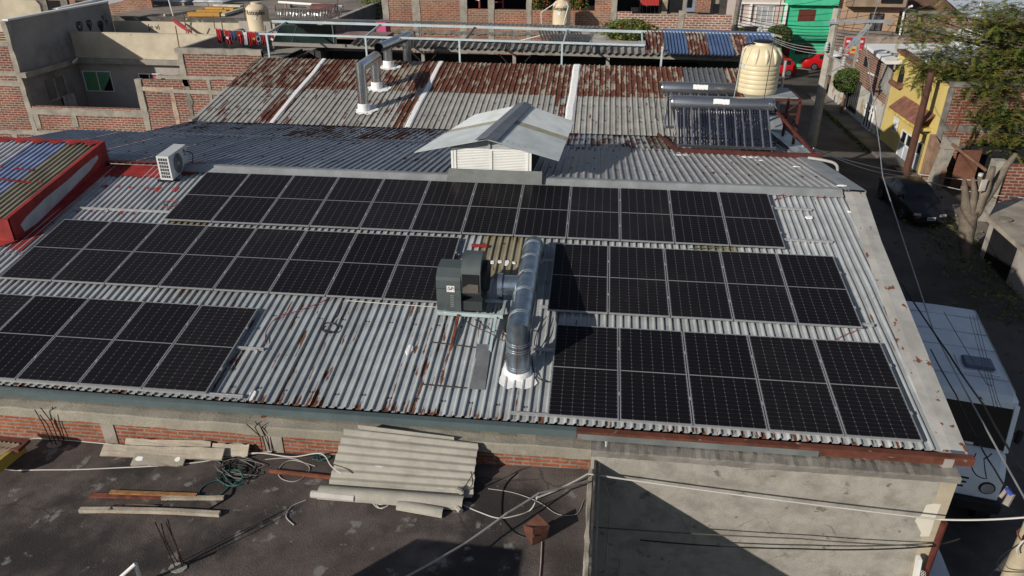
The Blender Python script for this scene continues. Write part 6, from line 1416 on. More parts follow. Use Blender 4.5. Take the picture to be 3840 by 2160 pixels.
for i in range(3): mb.box((-.25, -2.65, 1.36 - i * .12), (1.15 - i * .06, .03, .035))
mb.build('grille_slot', BLACK, vn, local=True)
for s_ in (-1, 1):
    mb = MB(); mb.tube([(s_ * .74, -2.68, 1.18), (s_ * .74, -2.58, 1.18)], .135, 20); l_ = mb.build('headlight', M('lamp_clear', (.36, .36, .37), .12, spec=.5), vn, local=True); mb = MB(); mb.tube([(s_ * .74, -2.665, 1.18), (s_ * .74, -2.59, 1.18)], .165, 20); mb.build('bezel', BLACK, l_, local=True)
    mb = MB(); mb.box((s_ * (hw + .14), -2.05, 2.3), (.14, .12, .36), None, .04); mb.bar((s_ * (hw - .05), -2.0, 2.35), (s_ * (hw + .14), -2.05, 2.35), .03); mb.build('mirror', BLACK, vn, local=True)
mb = MB(); mb.box((0, -2.72, .74), (2.2, .20, .30), None, .04); mb.build('bumper', BLACK, vn, local=True)
mb = MB(); mb.box((-.30, -2.83, .78), (.40, .015, .15)); pl_ = mb.build('number_plate', paint('plate', (.55, .55, .55)), vn, local=True); mb = MB()
for i in range(7): mb.box((-.43 + i * .043, -2.84, .78), (.028, .006, .08))
mb.build('plate_marks', BLACK, pl_, local=True)
mb = MB(); mb.bar((.25, -1.9, RZ - .12), (.33, -1.92, RZ - .2), .04); mb.tube([(.2, -2.17, 1.95), (-.25, -2.06, 2.45)], .012, 5); mb.build('wiper', BLACK, vn, local=True)
for y in (-2.15, 2.0):
    for s_ in (-1, 1): mb = MB(); mb.tube([(s_ * .75, y, .40), (s_ * (hw - .01), y, .40)], .40, 20); mb.build('wheel', BLACK, vn, local=True)
# ---------------------------------------------------------------- street side houses on the right
SX = 27.55
def sx(px, py): return oX(px, py, SX)
YEL = M('yellow_paint', (.60, .47, .165), .85, var=.06, vs=.7, dirt=(.50, .36, .12), ds=.6, dlo=.5, dhi=.8, damt=.5)
yh = thing('yellow_house', 'narrow yellow house front with arched window and small tiled canopy', 'house', (SX, 29, GZ))
y0, y1 = 26.0, 33.0
ztl, ztr = sx(3370, 192).z, sx(3490, 277).z
mb = MB(); mb.prism([(SX, y0, GZ), (SX, y1, GZ), (SX, y1, ztl), (SX, 28.0, ztr), (SX, y0, ztr - .25)], (.3, 0, 0)); mb.bx(SX + .301, SX + 6, y1 - .25, y1, GZ, ztl - .9); mb.build('wall', YEL, yh)
TILE = M('clay_tile', (.19, .085, .06), .85, var=.3, vs=3, dirt=(.16, .07, .05), ds=2, bump=.4)
mb = MB(); mb.bar((SX + .1, y1, ztl + .08), (SX + .1, 28, ztr + .08), .5, .16); mb.build('coping_tiles', TILE, yh)
mb = MB(); mb.bx(SX + .35, SX + 4, y0, 32.6, ztr - 1.2, ztr - .9); mb.prism([(SX + .3, 28.0, ztr - .1), (SX + .3, 30.6, ztr + .05), (SX + .3, 30.6, ztr - .9), (SX + .3, 28, ztr - .9)], (.5, 0, 0)); mb.build('roof_slab', CONC, yh)
a0 = sx(3354, 290); a1 = sx(3390, 290); at_ = sx(3378, 232)
ya, yb, zlo, zhi = a1.y, a0.y, a0.z - .15, at_.z
ym = (ya + yb) / 2; hw_ = (yb - ya) / 2
arc = [(ya, zlo), (yb, zlo)] + [(ym + hw_ * math.cos(k * math.pi / 12), zhi - hw_ * 1.1 + hw_ * 1.1 * math.sin(k * math.pi / 12)) for k in range(13)]
mb = MB(); mb.poly([(SX - .012, y, z) for y, z in arc][::-1]); w = mb.build('arched_window', DARK, yh)
mb = MB(); mb.bx(SX - .25, SX + .01, ya - .12, yb + .1, zlo - .22, zlo); mb.build('sill', TILE, w); mb = MB(); mb.poly([(SX - .02, y, z) for y, z in ((yb, zlo), (yb, zhi - .5), (ym + .05, zhi - .05), (ym + .12, zlo))]); mb.build('reveal', M('yellow_reveal', (.46, .36, .10), .85), w)
# tiled canopy over the entrance
c0 = sx(3385, 400); c1 = sx(3495, 445)
mb = MB(); v = []; n = 40; ty, tyb = c1.y - .35, c0.y + .2; zt_ = sx(3408, 372).z
for i in range(n + 1):
    y = tyb + (ty - tyb) * i / n; h = .07 * abs(math.sin(i * 1.4)); v += [(SX - .01, y, zt_ + h), (SX - .42, y, zt_ - .36 + h), (SX - .75, y, zt_ - .66 + h)]
mb.add(v, [(3 * i + q, 3 * i + 1 + q, 3 * i + 4 + q, 3 * i + 3 + q) for i in range(n) for q in range(2)] ); mb.build('tiled_canopy', TILE, yh)
mb = MB(); mb.bx(SX - .70, SX - .003, ty, tyb, zt_ - .84, zt_ - .68); mb.build('canopy_beam', M('yellow_beam', (.60, .46, .14), .85), yh)
# small barred window and glazed door
b0 = sx(3362, 465)
mb = MB(); mb.bx(SX - .03, SX, b0.y - .35, b0.y + .35, b0.z - .45, b0.z + .45); w = mb.build('window', DARK, yh); mb = MB()
for k in range(5): mb.bar((SX - .05, b0.y - .35 + k * .175, b0.z - .45), (SX - .05, b0.y - .35 + k * .175, b0.z + .45), .04)
for z in (-.45, -.15, .15, .45): mb.bar((SX - .05, b0.y - .37, b0.z + z), (SX - .05, b0.y + .37, b0.z + z), .05)
mb.build('window_bars', WHITEP, w)
d0, d1 = 26.5, 29.6; dz = sx(3400, 470).z
mb = MB(); mb.bx(SX - .06, SX, d0, d1, GZ + .9, dz - .3); w = mb.build('glazed_door', GLASSD, yh); mb = MB()
for y in (d0, d0 + .75, d0 + 1.5, d0 + 2.3, d1): mb.bar((SX - .08, y, GZ + .1), (SX - .08, y, dz - .3), .07)
for z in (GZ + .9, GZ + 2.2, dz - .3): mb.bar((SX - .08, d0, z), (SX - .08, d1, z), .07)
mb.build('door_frame', WHITEP, w); mb = MB(); mb.bx(SX - .09, SX - .07, d0 + .03, d1 - .03, GZ + .1, GZ + .85); mb.build('door_panel', paint('door_white', (.42, .45, .50)), w)
mb = MB(); q = sx(3340, 315); 
q = sx(3385, 315); mb.bx(SX - .16, SX, q.y - .22, q.y + .22, q.z - .04, q.z + .04); mb.bx(SX - .15, SX, q.y - .2, q.y - .12, q.z - .22, q.z - .041); mb.build('tile_bracket', TILE, yh)
# brown telegraph pole in front of it
bp_ = thing('wooden_pole', 'brown wooden pole standing in front of the yellow house', 'pole', (26.75, 27.0, GZ)); a = oX(3412, 545, 26.75); b = oX(3500, 300, 26.75)
yb_ = (a.y + b.y) / 2; mb = MB(); mb.tube([(26.75, yb_, GZ), (26.75, yb_, b.z + .3)], [.20, .16], 10); mb.build('shaft', M('pole_brown', (.085, .040, .028), .85, var=.25, dirt=(.08, .03, .025), ds=2, stretch=(6, 6, .5)), bp_)
# weathered house left of the yellow one (down the street)
wh = thing('weathered_house', 'peeling white and brick house front between the yellow house and the clipped tree', 'house', (SX, 37, GZ))
STB = MBrick('brick_street', (.27, .11, .07), (.18, .07, .05), (.42, .35, .28), w=.40, h=.14, ms=.03, wash=(.40, .31, .23), wlo=.62, whi=.8)
mb = MB(); yy0 = sx(3300, 200).y; mb.prism([(SX + .02, 33.01, GZ), (SX + .02, 45.2, GZ), (SX + .02, 45.2, sx(3205, 240).z), (SX + .02, sx(3214, 240).y, sx(3214, 240).z), (SX + .02, sx(3220, 188).y, sx(3220, 188).z), (SX + .02, sx(3242, 186).y, sx(3242, 186).z), (SX + .02, 33.01, sx(3330, 262).z)], (.25, 0, 0)); mb.build('brick_wall', STB, wh)
mb = MB(); zz = sx(3270, 360).z; mb.prism([(SX - .01, 33.02, GZ), (SX - .01, 45.1, GZ), (SX - .01, 45.1, zz + .9), (SX - .01, 40.5, zz + .3), (SX - .01, 37, zz + .15), (SX - .01, 33.02, zz)], (.02, 0, 0)); mb.build('lower_plaster', M('peeling_plaster', (.50, .48, .44), .9, var=.15, vs=1, dirt=(.34, .26, .18), ds=1.0, dlo=.5, dhi=.6, bump=.3), wh)
mb = MB(); mb.bx(SX - .03, SX + .1, 40.4, 40.7, GZ, sx(3270, 170).z); mb.build('column', CONC, wh); mb = MB(); mb.bx(SX - .02, SX + .1, 33.05, 33.3, GZ, sx(3330, 300).z); mb.build('column', CONC, wh)
b0 = sx(3262, 430); mb = MB(); mb.bx(SX - .04, SX, b0.y - .8, b0.y + .8, b0.z - .9, b0.z + .6); w = mb.build('window', DARK, wh); mb = MB()
for k in range(4): mb.bar((SX - .07, b0.y - .8 + k * .53, b0.z - .9), (SX - .07, b0.y - .8 + k * .53, b0.z + .6), .09)
for z in (-.9, .25, .6): mb.bar((SX - .07, b0.y - .82, b0.z + z), (SX - .07, b0.y + .82, b0.z + z), .09)
mb.build('window_bars', WHITEP, w)
b0 = sx(3205, 350); mb = MB(); mb.bx(SX - .05, SX, b0.y - 1.0, b0.y + 1.0, b0.z - 1.2, b0.z + .9); w = mb.build('window', DARK, wh); mb = MB()
for k in range(6): mb.bar((SX - .08, b0.y - 1 + k * .4, b0.z - 1.2), (SX - .08, b0.y - 1 + k * .4, b0.z + .9), .06)
mb.build('window_bars', M('bars_dark', (.06, .06, .06), .6), w)
a = sx(3248, 232); mb = MB(); mb.bx(SX - .02, SX, a.y - .35, a.y + .35, a.z - .3, a.z + .3); mb.build('small_opening', DARK, wh)
mb = MB(); a = sx(3260, 272); b = sx(3352, 268); mb.bar((SX - .05, a.y, a.z), (SX + .3, b.y - .3, a.z + .05), .12, .08); mb.build('white_beam', WHITEP, wh)
mb = MB(); a = sx(3325, 270); mb.bx(SX - .02, SX, a.y - .9, a.y + .7, a.z - 1.2, a.z + 1.2); mb.build('sheet_patch', M('sheet_patch', (.28, .27, .25), .8, var=.25, stretch=(1, 9, 1)), wh); 
wr = thing('white_flat_roof', 'wide white coated flat roof behind the weathered house', 'roof', (31, 38, -2)); zwr = sx(3290, 166).z - .2
mb = MB(); p = [oZ(x, y, zwr) for x, y in ((3244, 164), (3900, 164), (3900, 228), (3325, 228))]; mb.prism(p[::-1], (0, 0, -.2)); mb.build('coating', M('white_coating', (.78, .78, .76), .8, var=.05, vs=.6, dirt=(.66, .65, .62), ds=.4), wr)
wb = thing('white_roof_tank', 'white rounded tank on the white flat roof beside the tree', 'water tank', oZ(3625, 180, zwr)); c = oZ(3625, 185, zwr); mb = MB(); mb.lathe(c, [(.9, 0), (.95, .3), (.9, .9), (.6, 1.25), (.1, 1.35)], 18); mb.build('tank_body', WHITEP, wb, smooth=True); mb = MB(); mb.tube([c + Vector((0, 0, 1.3)), c + Vector((.1, 0, 2.8))], .03, 5); mb.build('pipe', WHITEP, wb)
# corner shop with posters
cs = thing('corner_shop', 'corner shop front covered in red posters below a small tin roof', 'shop', (SX, 46, GZ)); a = oY(3185, 148, 47.0); b = oY(3228, 205, 47.0)
mb = MB(); mb.bx(a.x - .35, a.x + 4, 47.0, 50, GZ, a.z + .25); mb.build('wall', M('shop_wall', (.30, .24, .20), .9, var=.2), cs); r2 = random.Random(5)
pc = [(.45, .02, .05), (.50, .02, .09), (.60, .58, .58), (.45, .02, .05), (.10, .30, .50), (.55, .42, .06), (.48, .03, .06), (.06, .06, .07)]
k = 0
for i in range(3):
    for j in range(4):
        x0 = a.x - .28 + i * .48; z1 = a.z + .15 - j * .62; mb = MB(); mb.bx(x0, x0 + .44, 46.94, 46.97, z1 - .56, z1); p_ = mb.build('poster', paint('poster_%d' % (k % 8), pc[k % 8]), cs)
        mb = MB(); cc = pc[(k * 3 + 2) % 8]; mb.bx(x0 + .08, x0 + .36, 46.925, 46.934, z1 - .36, z1 - .2); mb.build('poster_panel', paint('poster_%d' % ((k * 3 + 2) % 8), cc), p_); k += 1
mb = MB(); p = [oZ(x, y, a.z - .9) for x, y in ((3150, 206), (3208, 208), (3203, 236), (3170, 222))]; mb.prism(p[::-1], (0, 0, -.06)); mb.build('tin_roof', M('tin', (.24, .28, .32), .5, var=.15, stretch=(6, 1, 1)), cs)
mb = MB(); a2 = oX(3195, 240, SX - .3); mb.bx(SX - .6, SX, 43.5, 46.0, a2.z - .1, a2.z + .05); mb.build('shop_lintel', WHITEP, cs)
# clipped topiary tree
def topiary(label, base, zc, rad, seed):
    t = thing('clipped_tree', label, 'tree', base, 0, 'clipped street trees'); c = Vector((base[0] + .15, base[1], zc)); r2 = random.Random(seed); mb = MB()
    mb.tube([Vector(base), Vector((base[0] + .04, base[1], (base[2] + zc) / 2)), c], [.10, .08, .05], 8)
    for i in range(9): a = i * .7; mb.tube([c + Vector((0, 0, -rad[2] * .6)), c + Vector((rad[0] * .75 * math.cos(a), rad[1] * .75 * math.sin(a), r2.uniform(-.2, .5) * rad[2]))], [.04, .012], 5)
    mb.build('trunk', WOODD, t); mb = MB()
    def fc():
        u = Vector((r2.gauss(0, 1), r2.gauss(0, 1), r2.gauss(0, 1))).normalized(); k = r2.uniform(.80, 1.0) ** .5 * (1 + .09 * mnoise.noise(u * 3 + Vector((seed, 0, 0))))
        s_ = Vector((math.copysign(abs(u.x) ** .75, u.x), math.copysign(abs(u.y) ** .75, u.y), math.copysign(abs(u.z) ** .75, u.z))); return c + Vector((s_.x * rad[0], s_.y * rad[1], s_.z * rad[2])) * k
    leaf_cloud(mb, 6500, fc, .095, rnd=r2); mb.build('crown', LEAFT, t); return t
bt = oZ(3152, 421, GZ + .13); zc = oY(3168, 302, bt.y).z; D = (Vector((bt.x, bt.y, zc)) - CAM).dot(_f); rw2 = 52 * D / FPX
topiary('round clipped street tree with bare trunk beside the utility pole', (bt.x, bt.y, GZ + .13), zc, (rw2, rw2, 40 * D / FPX * 1.05), 2)
q = oY(2915, 135, 54.5); topiary('clipped street tree in front of the green house, partly behind the tank', (q.x, 54.5, GZ), q.z, (1.05, 1.0, .85), 5)
q = oY(2790, 118, 54.8); topiary('small clipped tree below the pale pink balcony', (q.x, 54.8, GZ), q.z - .2, (.9, .8, .5), 6)
q = oZ(3098, 355, GZ); bush('potted_plant', 'dark reddish potted plant beside the pole on the pavement', (q.x, q.y, GZ + .9), (.5, .5, .7), 260, .12, [leafmat('redleaf', (.07, .03, .02))] * 3, 7, cat='plant')
# side yard wall of brick facing the camera, right of the yellow house
yw = thing('yard_brick_wall', 'tall brick yard wall in tree shade right of the yellow house', 'wall', (31, 26.2, GZ)); YWY = 25.95
YB2 = MBrick('brick_yard', (.28, .075, .045), (.20, .05, .035), (.36, .29, .23), w=.42, h=.15, ms=.03, wash=(.33, .25, .2), wlo=.65, whi=.8)
mb = MB(); mb.bx(SX + .25, 40, YWY, YWY + .2, GZ, oY(3700, 330, YWY).z); mb.build('brick_wall', YB2, yw)
mb = MB(); zz = oY(3700, 485, YWY).z; mb.bx(SX + .25, 40, YWY - .03, YWY, zz - .16, zz + .16); zz = oY(3700, 555, YWY).z; mb.bx(SX + .25, 40, YWY - .03, YWY, zz - .12, zz + .12); mb.bx(SX + .2, SX + .5, YWY - .031, YWY, GZ, oY(3560, 330, YWY).z); zz = oY(3700, 330, YWY).z; mb.bx(SX + .25, 40, YWY - .025, YWY + .25, zz + .002, zz + .25); mb.build('tie_beam', CONC_D, yw)
rd = thing('rebar_bundle', 'rusty reinforcing rods rising from the concrete post in front of the yard wall', 'rods', oY(3565, 515, 24)); mb = MB()
for i in range(7): a = oY(3553 + i * 5, 512, 24.0); mb.tube([a, a + Vector((r2.uniform(-.1, .35), 0, 1.2 + .5 * (i % 3)))], .018, 5)
mb.build('rod', RUST, rd)
cp = thing('concrete_yard_post', 'thick bent concrete post beside the black sedan', 'post', oZ(3545, 700, GZ)); a = oY(3567, 515, 24); mb = MB(); mb.bx(a.x - .33, a.x + .33, 23.7, 24.2, a.z - .55, a.z); mb.bar((a.x, 24, a.z - .5), (a.x - .35, 23.9, GZ), .5, .45); mb.build('shaft', CONC, cp)
lw = thing('low_yard_wall', 'low crumbling rendered wall between the yellow house and the concrete post', 'wall', (27.4, 25, GZ)); mb = MB(); q0 = oX(3490, 530, 27.5); mb.prism([(27.45, 25.95, GZ), (27.45, 23.6, GZ), (27.45, 23.6, q0.z - .9), (27.45, 24.6, q0.z - .1), (27.45, 25.95, q0.z + .35)], (.25, 0, 0)); mb.build('wall', M('crumbling', (.27, .17, .115), .95, var=.3, vs=1.5, dirt=(.18, .16, .14), ds=1.2, bump=.6), lw)
yd = thing('yard_shed', 'dark yard shelter with brown door and slanting beam behind the dead tree', 'shed', (29, 24.4, GZ)); mb = MB(); mb.bar(oY(3570, 540, 23.6), oY(3700, 640, 22.4), .12); mb.build('slanting_beam', WOODD, yd); mb = MB(); a = oY(3575, 640, 24.3); mb.bx(a.x, a.x + 1.1, 24.25, 24.3, GZ, oY(3580, 560, 24.3).z); mb.build('brown_door', M('door_brown', (.16, .07, .045), .8, var=.2), yd); mb = MB(); a = oY(3610, 640, 25); mb.bx(a.x, a.x + 4.5, 24.9, 25.0, GZ, GZ + 2.0); mb.build('dark_recess', DARK, yd); mb = MB(); q = oZ(3540, 665, GZ); mb.prism([(q.x, q.y, GZ), (q.x + .7, q.y, GZ), (q.x + .8, q.y + .5, GZ + 1.3), (q.x + .1, q.y + .5, GZ + 1.4)], (0, .04, 0)); mb.build('leaning_board', M('board_tan', (.24, .15, .08), .9, var=.2), yd)
rbw = thing('right_brick_wall', 'sunlit brick wall with a square concrete post at the right edge', 'wall', oY(3800, 620, 19.5)); a = oY(3752, 612, 19.5); zz = a.z; mb = MB(); mb.bx(a.x + .3, a.x + 8, 19.5, 19.7, GZ, zz - .05); mb.build('brick_wall', YB2, rbw); mb = MB(); a2 = oY(3735, 606, 19.4); mb.bx(a2.x - .05, a2.x + .48, 19.3, 19.75, GZ, a2.z + .05); mb.build('concrete_post', CONC, rbw)
# low slab roofed shelter with dark gate
ls = thing('slab_shelter', 'low shelter with a grey concrete slab roof and dark barred gate at the right edge', 'shelter', (27.5, 15, GZ)); zz = -4.75
pp = [oZ(x, y, zz) for x, y in ((3705, 815), (3900, 985), (4200, 900), (4000, 690), (3735, 762))]
mb = MB(); mb.prism(pp[::-1] if False else pp, (0, 0, -.18)); mb.build('roof_slab', M('slab_grey', (.33, .29, .24), .93, var=.2, vs=1, dirt=(.2, .17, .14), ds=.7, bump=.4), ls)
i0, i1 = pp[0] + Vector((.25, .1, 0)), pp[1] + Vector((.25, .3, 0))
mb = MB(); mb.add([(i0.x, i0.y, GZ), (i1.x, i1.y, GZ), (i1.x, i1.y, zz - .18), (i0.x, i0.y, zz - .18)], ((0, 1, 2, 3),)); w = mb.build('gate', DARK, ls); mb = MB()
for k in range(34): p = i0.lerp(i1, .10 + .50 * k / 33) + Vector((-.05, 0, 0)); mb.bar((p.x, p.y, GZ + .1), (p.x, p.y, zz - .2), .03)
mb.build('gate_bars', BLACK, w)
for t_, t2_ in ((0, .10), (.60, 1.0)): p = i0.lerp(i1, t_); p2 = i0.lerp(i1, t2_); mb = MB(); mb.add([(p.x - .06, p.y, GZ), (p2.x - .06, p2.y, GZ), (p2.x - .06, p2.y, zz - .18), (p.x - .06, p.y, zz - .18)], ((0, 1, 2, 3),)); mb.build('pier', GREYPL, ls)
mb = MB(); q = oZ(3768, 828, zz); mb.lathe(q + Vector((0, 0, .0)), [(.22, 0), (.26, .1), (.1, .12)], 12); mb.build('rubble', CONC_D, ls)
# dead pollarded trunk
dtb = oZ(3621, 972, GZ); dt_ = thing('dead_tree', 'pollarded dead tree trunk with bare grey stubs at the roadside', 'tree', dtb); Dd = (dtb - CAM).dot(_f)
BARK = M('grey_bark', (.165, .135, .105), .95, var=.3, vs=3, dirt=(.13, .105, .08), ds=5, dlo=.5, dhi=.62, bump=.9, bs=10, stretch=(5, 5, .7))
def dp(px, py, dy=0): return oY(px, py, dtb.y + dy)
mb = MB()
def limb(pts, rs): 
    P = spline(pts, 5); n = len(P); R2 = [.82 * (rs[0] + (rs[1] - rs[0]) * i / (n - 1)) * (1 + .12 * mnoise.noise(p * 6)) for i, p in enumerate(P)]
    P = [p + Vector((mnoise.noise(p * 1.7), mnoise.noise(p * 1.7 + Vector((5, 0, 0))), 0)) * .05 for p in P]; mb.tube(P, R2, 10)
k_ = Dd / FPX
limb([dp(3622, 985), dp(3624, 900), dp(3634, 790)], (19 * k_, 40 * k_))
limb([dp(3628, 830), dp(3620, 740), dp(3616, 672)], (26 * k_, 8 * k_)); limb([dp(3634, 830), dp(3650, 740), dp(3648, 668)], (24 * k_, 7 * k_)); limb([dp(3640, 830), dp(3670, 740, .2), dp(3676, 655, .2)], (26 * k_, 9 * k_))
limb([dp(3648, 810), dp(3695, 720, .1), dp(3722, 625, .1)], (27 * k_, 11 * k_)); limb([dp(3655, 800), dp(3725, 700, .4), dp(3775, 625, .6), dp(3812, 577, .7)], (27 * k_, 9 * k_)); limb([dp(3625, 760), dp(3612, 700), dp(3606, 712)], (12 * k_, 5 * k_))
mb.build('trunk', BARK, dt_, smooth=True, angle=70)
mb = MB(); mb.tube([dp(3676, 660, .2), dp(3679, 650, .2)], 8 * k_, 8); mb.build('pale_cut', M('cut_wood', (.50, .46, .40), .8), dt_); mb = MB(); q = dp(3687, 695, -.2); mb.box(q, (24 * k_, .03, 42 * k_), .3); mb.build('pale_cut', M('cut_wood', (.50, .46, .40), .8), dt_)
# big feathery street tree on the right
bt_ = thing('feathery_tree', 'large feathery green tree crown filling the top right corner', 'tree', (34.5, 27, GZ)); r2 = random.Random(21); mb = MB(); ctr = []
TB = Vector((35.8, 28.5, GZ)); 
mb.tube([TB, TB + Vector((-.2, 0, 3)), TB + Vector((-.5, -.3, 5.2))], [.38, .30, .24], 10)
crown = [(3470, 120, 3), (3560, 150, 1), (3640, 130, 2), (3720, 90, 0), (3800, 120, 1), (3480, 60, 6), (3600, 60, 4), (3700, 40, 5), (3800, 40, 3), (3500, 225, 0), (3580, 260, 0), (3660, 240, -1), (3740, 210, 0), (3820, 210, 1), (3530, 290, 1), (3640, 330, 0), (3720, 320, -2), (3800, 320, 0), (3680, 405, -1), (3750, 430, -2), (3820, 420, -1), (3740, 520, -2), (3810, 540, -2), (3700, 470, 0), (3770, 590, -2), (3840, 480, 0), (3415, 100, 5), (3860, 330, 0), (3860, 200, 0), (3860, 80, 0)]
fork = TB + Vector((-.5, -.3, 5.2))
for i, (px, py, dy) in enumerate(crown):
    c = oY(px, py, 27.5 + dy * .8); ctr.append(c)
    m_ = fork.lerp(c, .5) + Vector((r2.uniform(-.3, .3), r2.uniform(-.3, .3), r2.uniform(0, .5))); P = spline([fork, m_, c], 4); mb.tube(P, [.11 * (1 - j / (len(P) - 1)) + .018 for j in range(len(P))], 6)
mb.build('trunk', M('tree_bark', (.10, .075, .055), .95, var=.3, bump=.5), bt_)
mb = MB(); tw_ = MB()
for i, c in enumerate(ctr):
    px, py, _ = crown[i]; lower = py > 190; R2 = 1.15 if lower else .95; ns = 175 if lower else 95
    if px > 3700: ns = int(ns * 1.7)
    for j in range(ns):
        u = Vector((r2.gauss(0, 1), r2.gauss(0, 1), r2.gauss(0, .55))); 
        if u.length > 2.2: u = u.normalized() * 2.2
        s0 = c + u * R2 * .62; d = Vector((r2.gauss(0, 1), r2.gauss(0, 1), r2.gauss(-.1, .25))).normalized(); L = r2.uniform(.35, .75)
        s1 = s0 + d * L; side = d.cross(Vector((0, 0, 1))).normalized(); mb.mat = r2.choice((0, 0, 1, 1, 2))
        if r2.random() < .35: tw_.tube([s0, s1], .008, 3, False)
        for k in range(13):
            p = s0.lerp(s1, k / 12) + Vector((0, 0, -.10 * (k / 12) ** 2))
            for sg in (-1, 1):
                ll = .12 * (1 - abs(k / 12 - .4) * .8) * r2.uniform(.8, 1.2); e = p + side * sg * ll + d * .05 + Vector((0, 0, r2.uniform(-.05, .02))); w_ = d * .020
                mb.add((p - w_, e - w_ * .6, e + w_ * .6, p + w_), ((0, 1, 2, 3),))
mb.mat = 0; mb.build('crown', LEAFS, bt_); tw_.build('twig', WOODD, bt_, kind='stuff')
# ---------------------------------------------------------------- utility poles
up = thing('utility_pole', 'tall concrete utility pole with steel crossarm and insulators over the street', 'utility pole', (23.05, 31.3, GZ)); zt_ = 1.42
POLEM = M('pole_concrete', (.37, .345, .30), .9, var=.15, vs=2, dirt=(.26, .24, .2), ds=1.5, bump=.3)
mb = MB(); mb.tube([(23.05, 31.3, GZ), (23.05, 31.3, zt_)], [.30, .22], 8); mb.build('shaft', POLEM, up)
c0 = oY(3112, 78, 31.15); c1 = oY(3346, 82, 31.15)
mb = MB(); mb.bar(c0, (c1.x, 31.15, c0.z + .02), .10, .16); mb.bx(c0.x - .15, c0.x + .45, 31.0, 31.2, c0.z - .16, c0.z - .05); mb.build('crossarm', GALV, up)
a = oY(3258, 90, 31.1); b = oY(3150, 205, 31.1); mb = MB(); mb.bar(a, b, .05, .10); mb.bar(a + Vector((.15, 0, 0)), b + Vector((.25, 0, 0)), .05, .10)
for i in range(6): q = a.lerp(b, (i + .5) / 6); mb.bar(q, q + Vector((.22, 0, .1)), .04)
mb.build('lattice_brace', GALV, up)
l0 = oY(3085, 205, 31.1); l1 = oY(3165, 230, 31.1); mb = MB(); mb.bar((22.9, 31.0, l0.z), (24.3, 31.0, l0.z - .55), .10, .10); mb.bar((23.1, 31.0, l0.z - 1.1), (24.0, 31.0, l0.z - .45), .06); mb.build('lower_arm', GALV, up)
for i, (px, py) in enumerate(((3101, 170), (3153, 190), (3165, 225))):
    q = oY(px, py, 31.0); mb = MB(); mb.lathe(q + Vector((0, 0, -.35)), [(.05, 0), (.14, .06), (.07, .12), (.14, .18), (.07, .24), (.14, .30), (.07, .36), (.11, .44), (.04, .55)], 12); mb.build('insulator', M('porcelain', (.40, .43, .44), .25, spec=.5), up)
ur = thing('near_pole_head', 'pole head with porcelain insulators rising behind the beige tank lid', 'utility pole', oY(2865, 160, 33)); q = oY(2845, 160, 33); mb = MB(); mb.tube([(q.x, 33, GZ), (q.x, 33, q.z + .9)], .13, 8); mb.bar((q.x - .1, 33, q.z + .75), (q.x + 1.3, 33, q.z + .35), .10); mb.build('shaft', POLEM, ur)
for px, py in ((2844, 118), (2855, 125), (2880, 148)): q = oY(px, py, 32.9); mb = MB(); mb.lathe(q + Vector((0, 0, -.35)), [(.05, 0), (.14, .06), (.07, .12), (.14, .18), (.07, .24), (.14, .30), (.07, .36), (.11, .44), (.04, .55)], 12); mb.build('insulator', M('porcelain', (.40, .43, .44), .25, spec=.5), ur)
fp = thing('far_wooden_pole', 'old dark pole loaded with cables between the brick house and pale pink house', 'utility pole', oY(2748, 120, 46)); q = oY(2752, 60, 46); mb = MB(); mb.tube([(q.x, 46, GZ), (q.x + .3, 46, q.z + 3)], [.24, .2], 8); mb.build('shaft', M('pole_old', (.16, .14, .125), .9, var=.3), fp); mb = MB()
for i in range(5): mb.tube([(q.x + .8 * math.cos(a) * .4 + .1, 45.7, q.z - 1.0 - i * .12 + .4 * math.sin(a)) for a in [k * .6 for k in range(11)]], .03, 4)
mb.bx(q.x + .9, q.x + 2.2, 45.6, 45.9, q.z - 1.2, q.z - .7); mb.build('cable_box', BLACK, fp)
sp = thing('street_steel_post', 'pale steel post beside the red hatchback', 'post', oY(2930, 320, 40)); a = oY(2930, 330, 38); b = oY(2942, 227, 38); mb = MB(); mb.tube([(a.x, 38, GZ), (a.x, 38, b.z)], .09, 8); mb.build('shaft', GALV, sp)
pr_ = Vector((16.12, -6.32, 0)); np_ = thing('near_concrete_pole', 'thick concrete pole wrapped with wires at the lower right corner', 'utility pole', (pr_.x, pr_.y, GZ)); mb = MB(); mb.tube([(pr_.x, pr_.y, GZ), (pr_.x, pr_.y, 1.6)], [.155, .125], 14); mb.build('shaft', M('near_pole', (.40, .34, .24), .92, var=.15, vs=4, dirt=(.32, .27, .19), ds=3, bump=.5, bs=60), np_, smooth=True)
zc_ = oY(3812, 1960, pr_.y).z; mb = MB()
for dz in (.20, .13, .06, -.25): mb.tube([(pr_.x + .155 * math.cos(a), pr_.y + .155 * math.sin(a), zc_ + dz + .02 * math.sin(a)) for a in [k * .42 for k in range(16)]], .012, 5)
mb.build('wire_wrap', RUST, np_); mb = MB(); c = Vector((pr_.x - .12, pr_.y - .16, zc_ - .10))
for k in range(4): mb.tube([c + Vector((.09 * math.cos(a), -.02 * k, .11 * math.sin(a))) for a in [z * .45 for z in range(15)]], .014, 5)
mb.tube(spline([c, c + Vector((-.18, 0, -.25)), c + Vector((-.28, 0, -.5)), c + Vector((-.2, -.05, -.62)), c + Vector((.1, -.1, -.55))]), .008, 5); mb.build('cable_coil', CABLEK, np_)
mb = MB(); mb.tube(spline([c + Vector((0, -.02, .06)), c + Vector((-.10, -.04, -.05)), c + Vector((-.13, -.04, -.2)), c + Vector((-.09, -.04, -.3))]), .013, 6); mb.build('white_lead', CABLEW, np_)
mb = MB(); mb.lathe(c + Vector((-.04, -.02, .16)), [(.02, 0), (.05, .02), (.05, .06), (.02, .08)], 10); mb.build('insulator', M('porcelain', (.40, .43, .44), .25, spec=.5), np_)
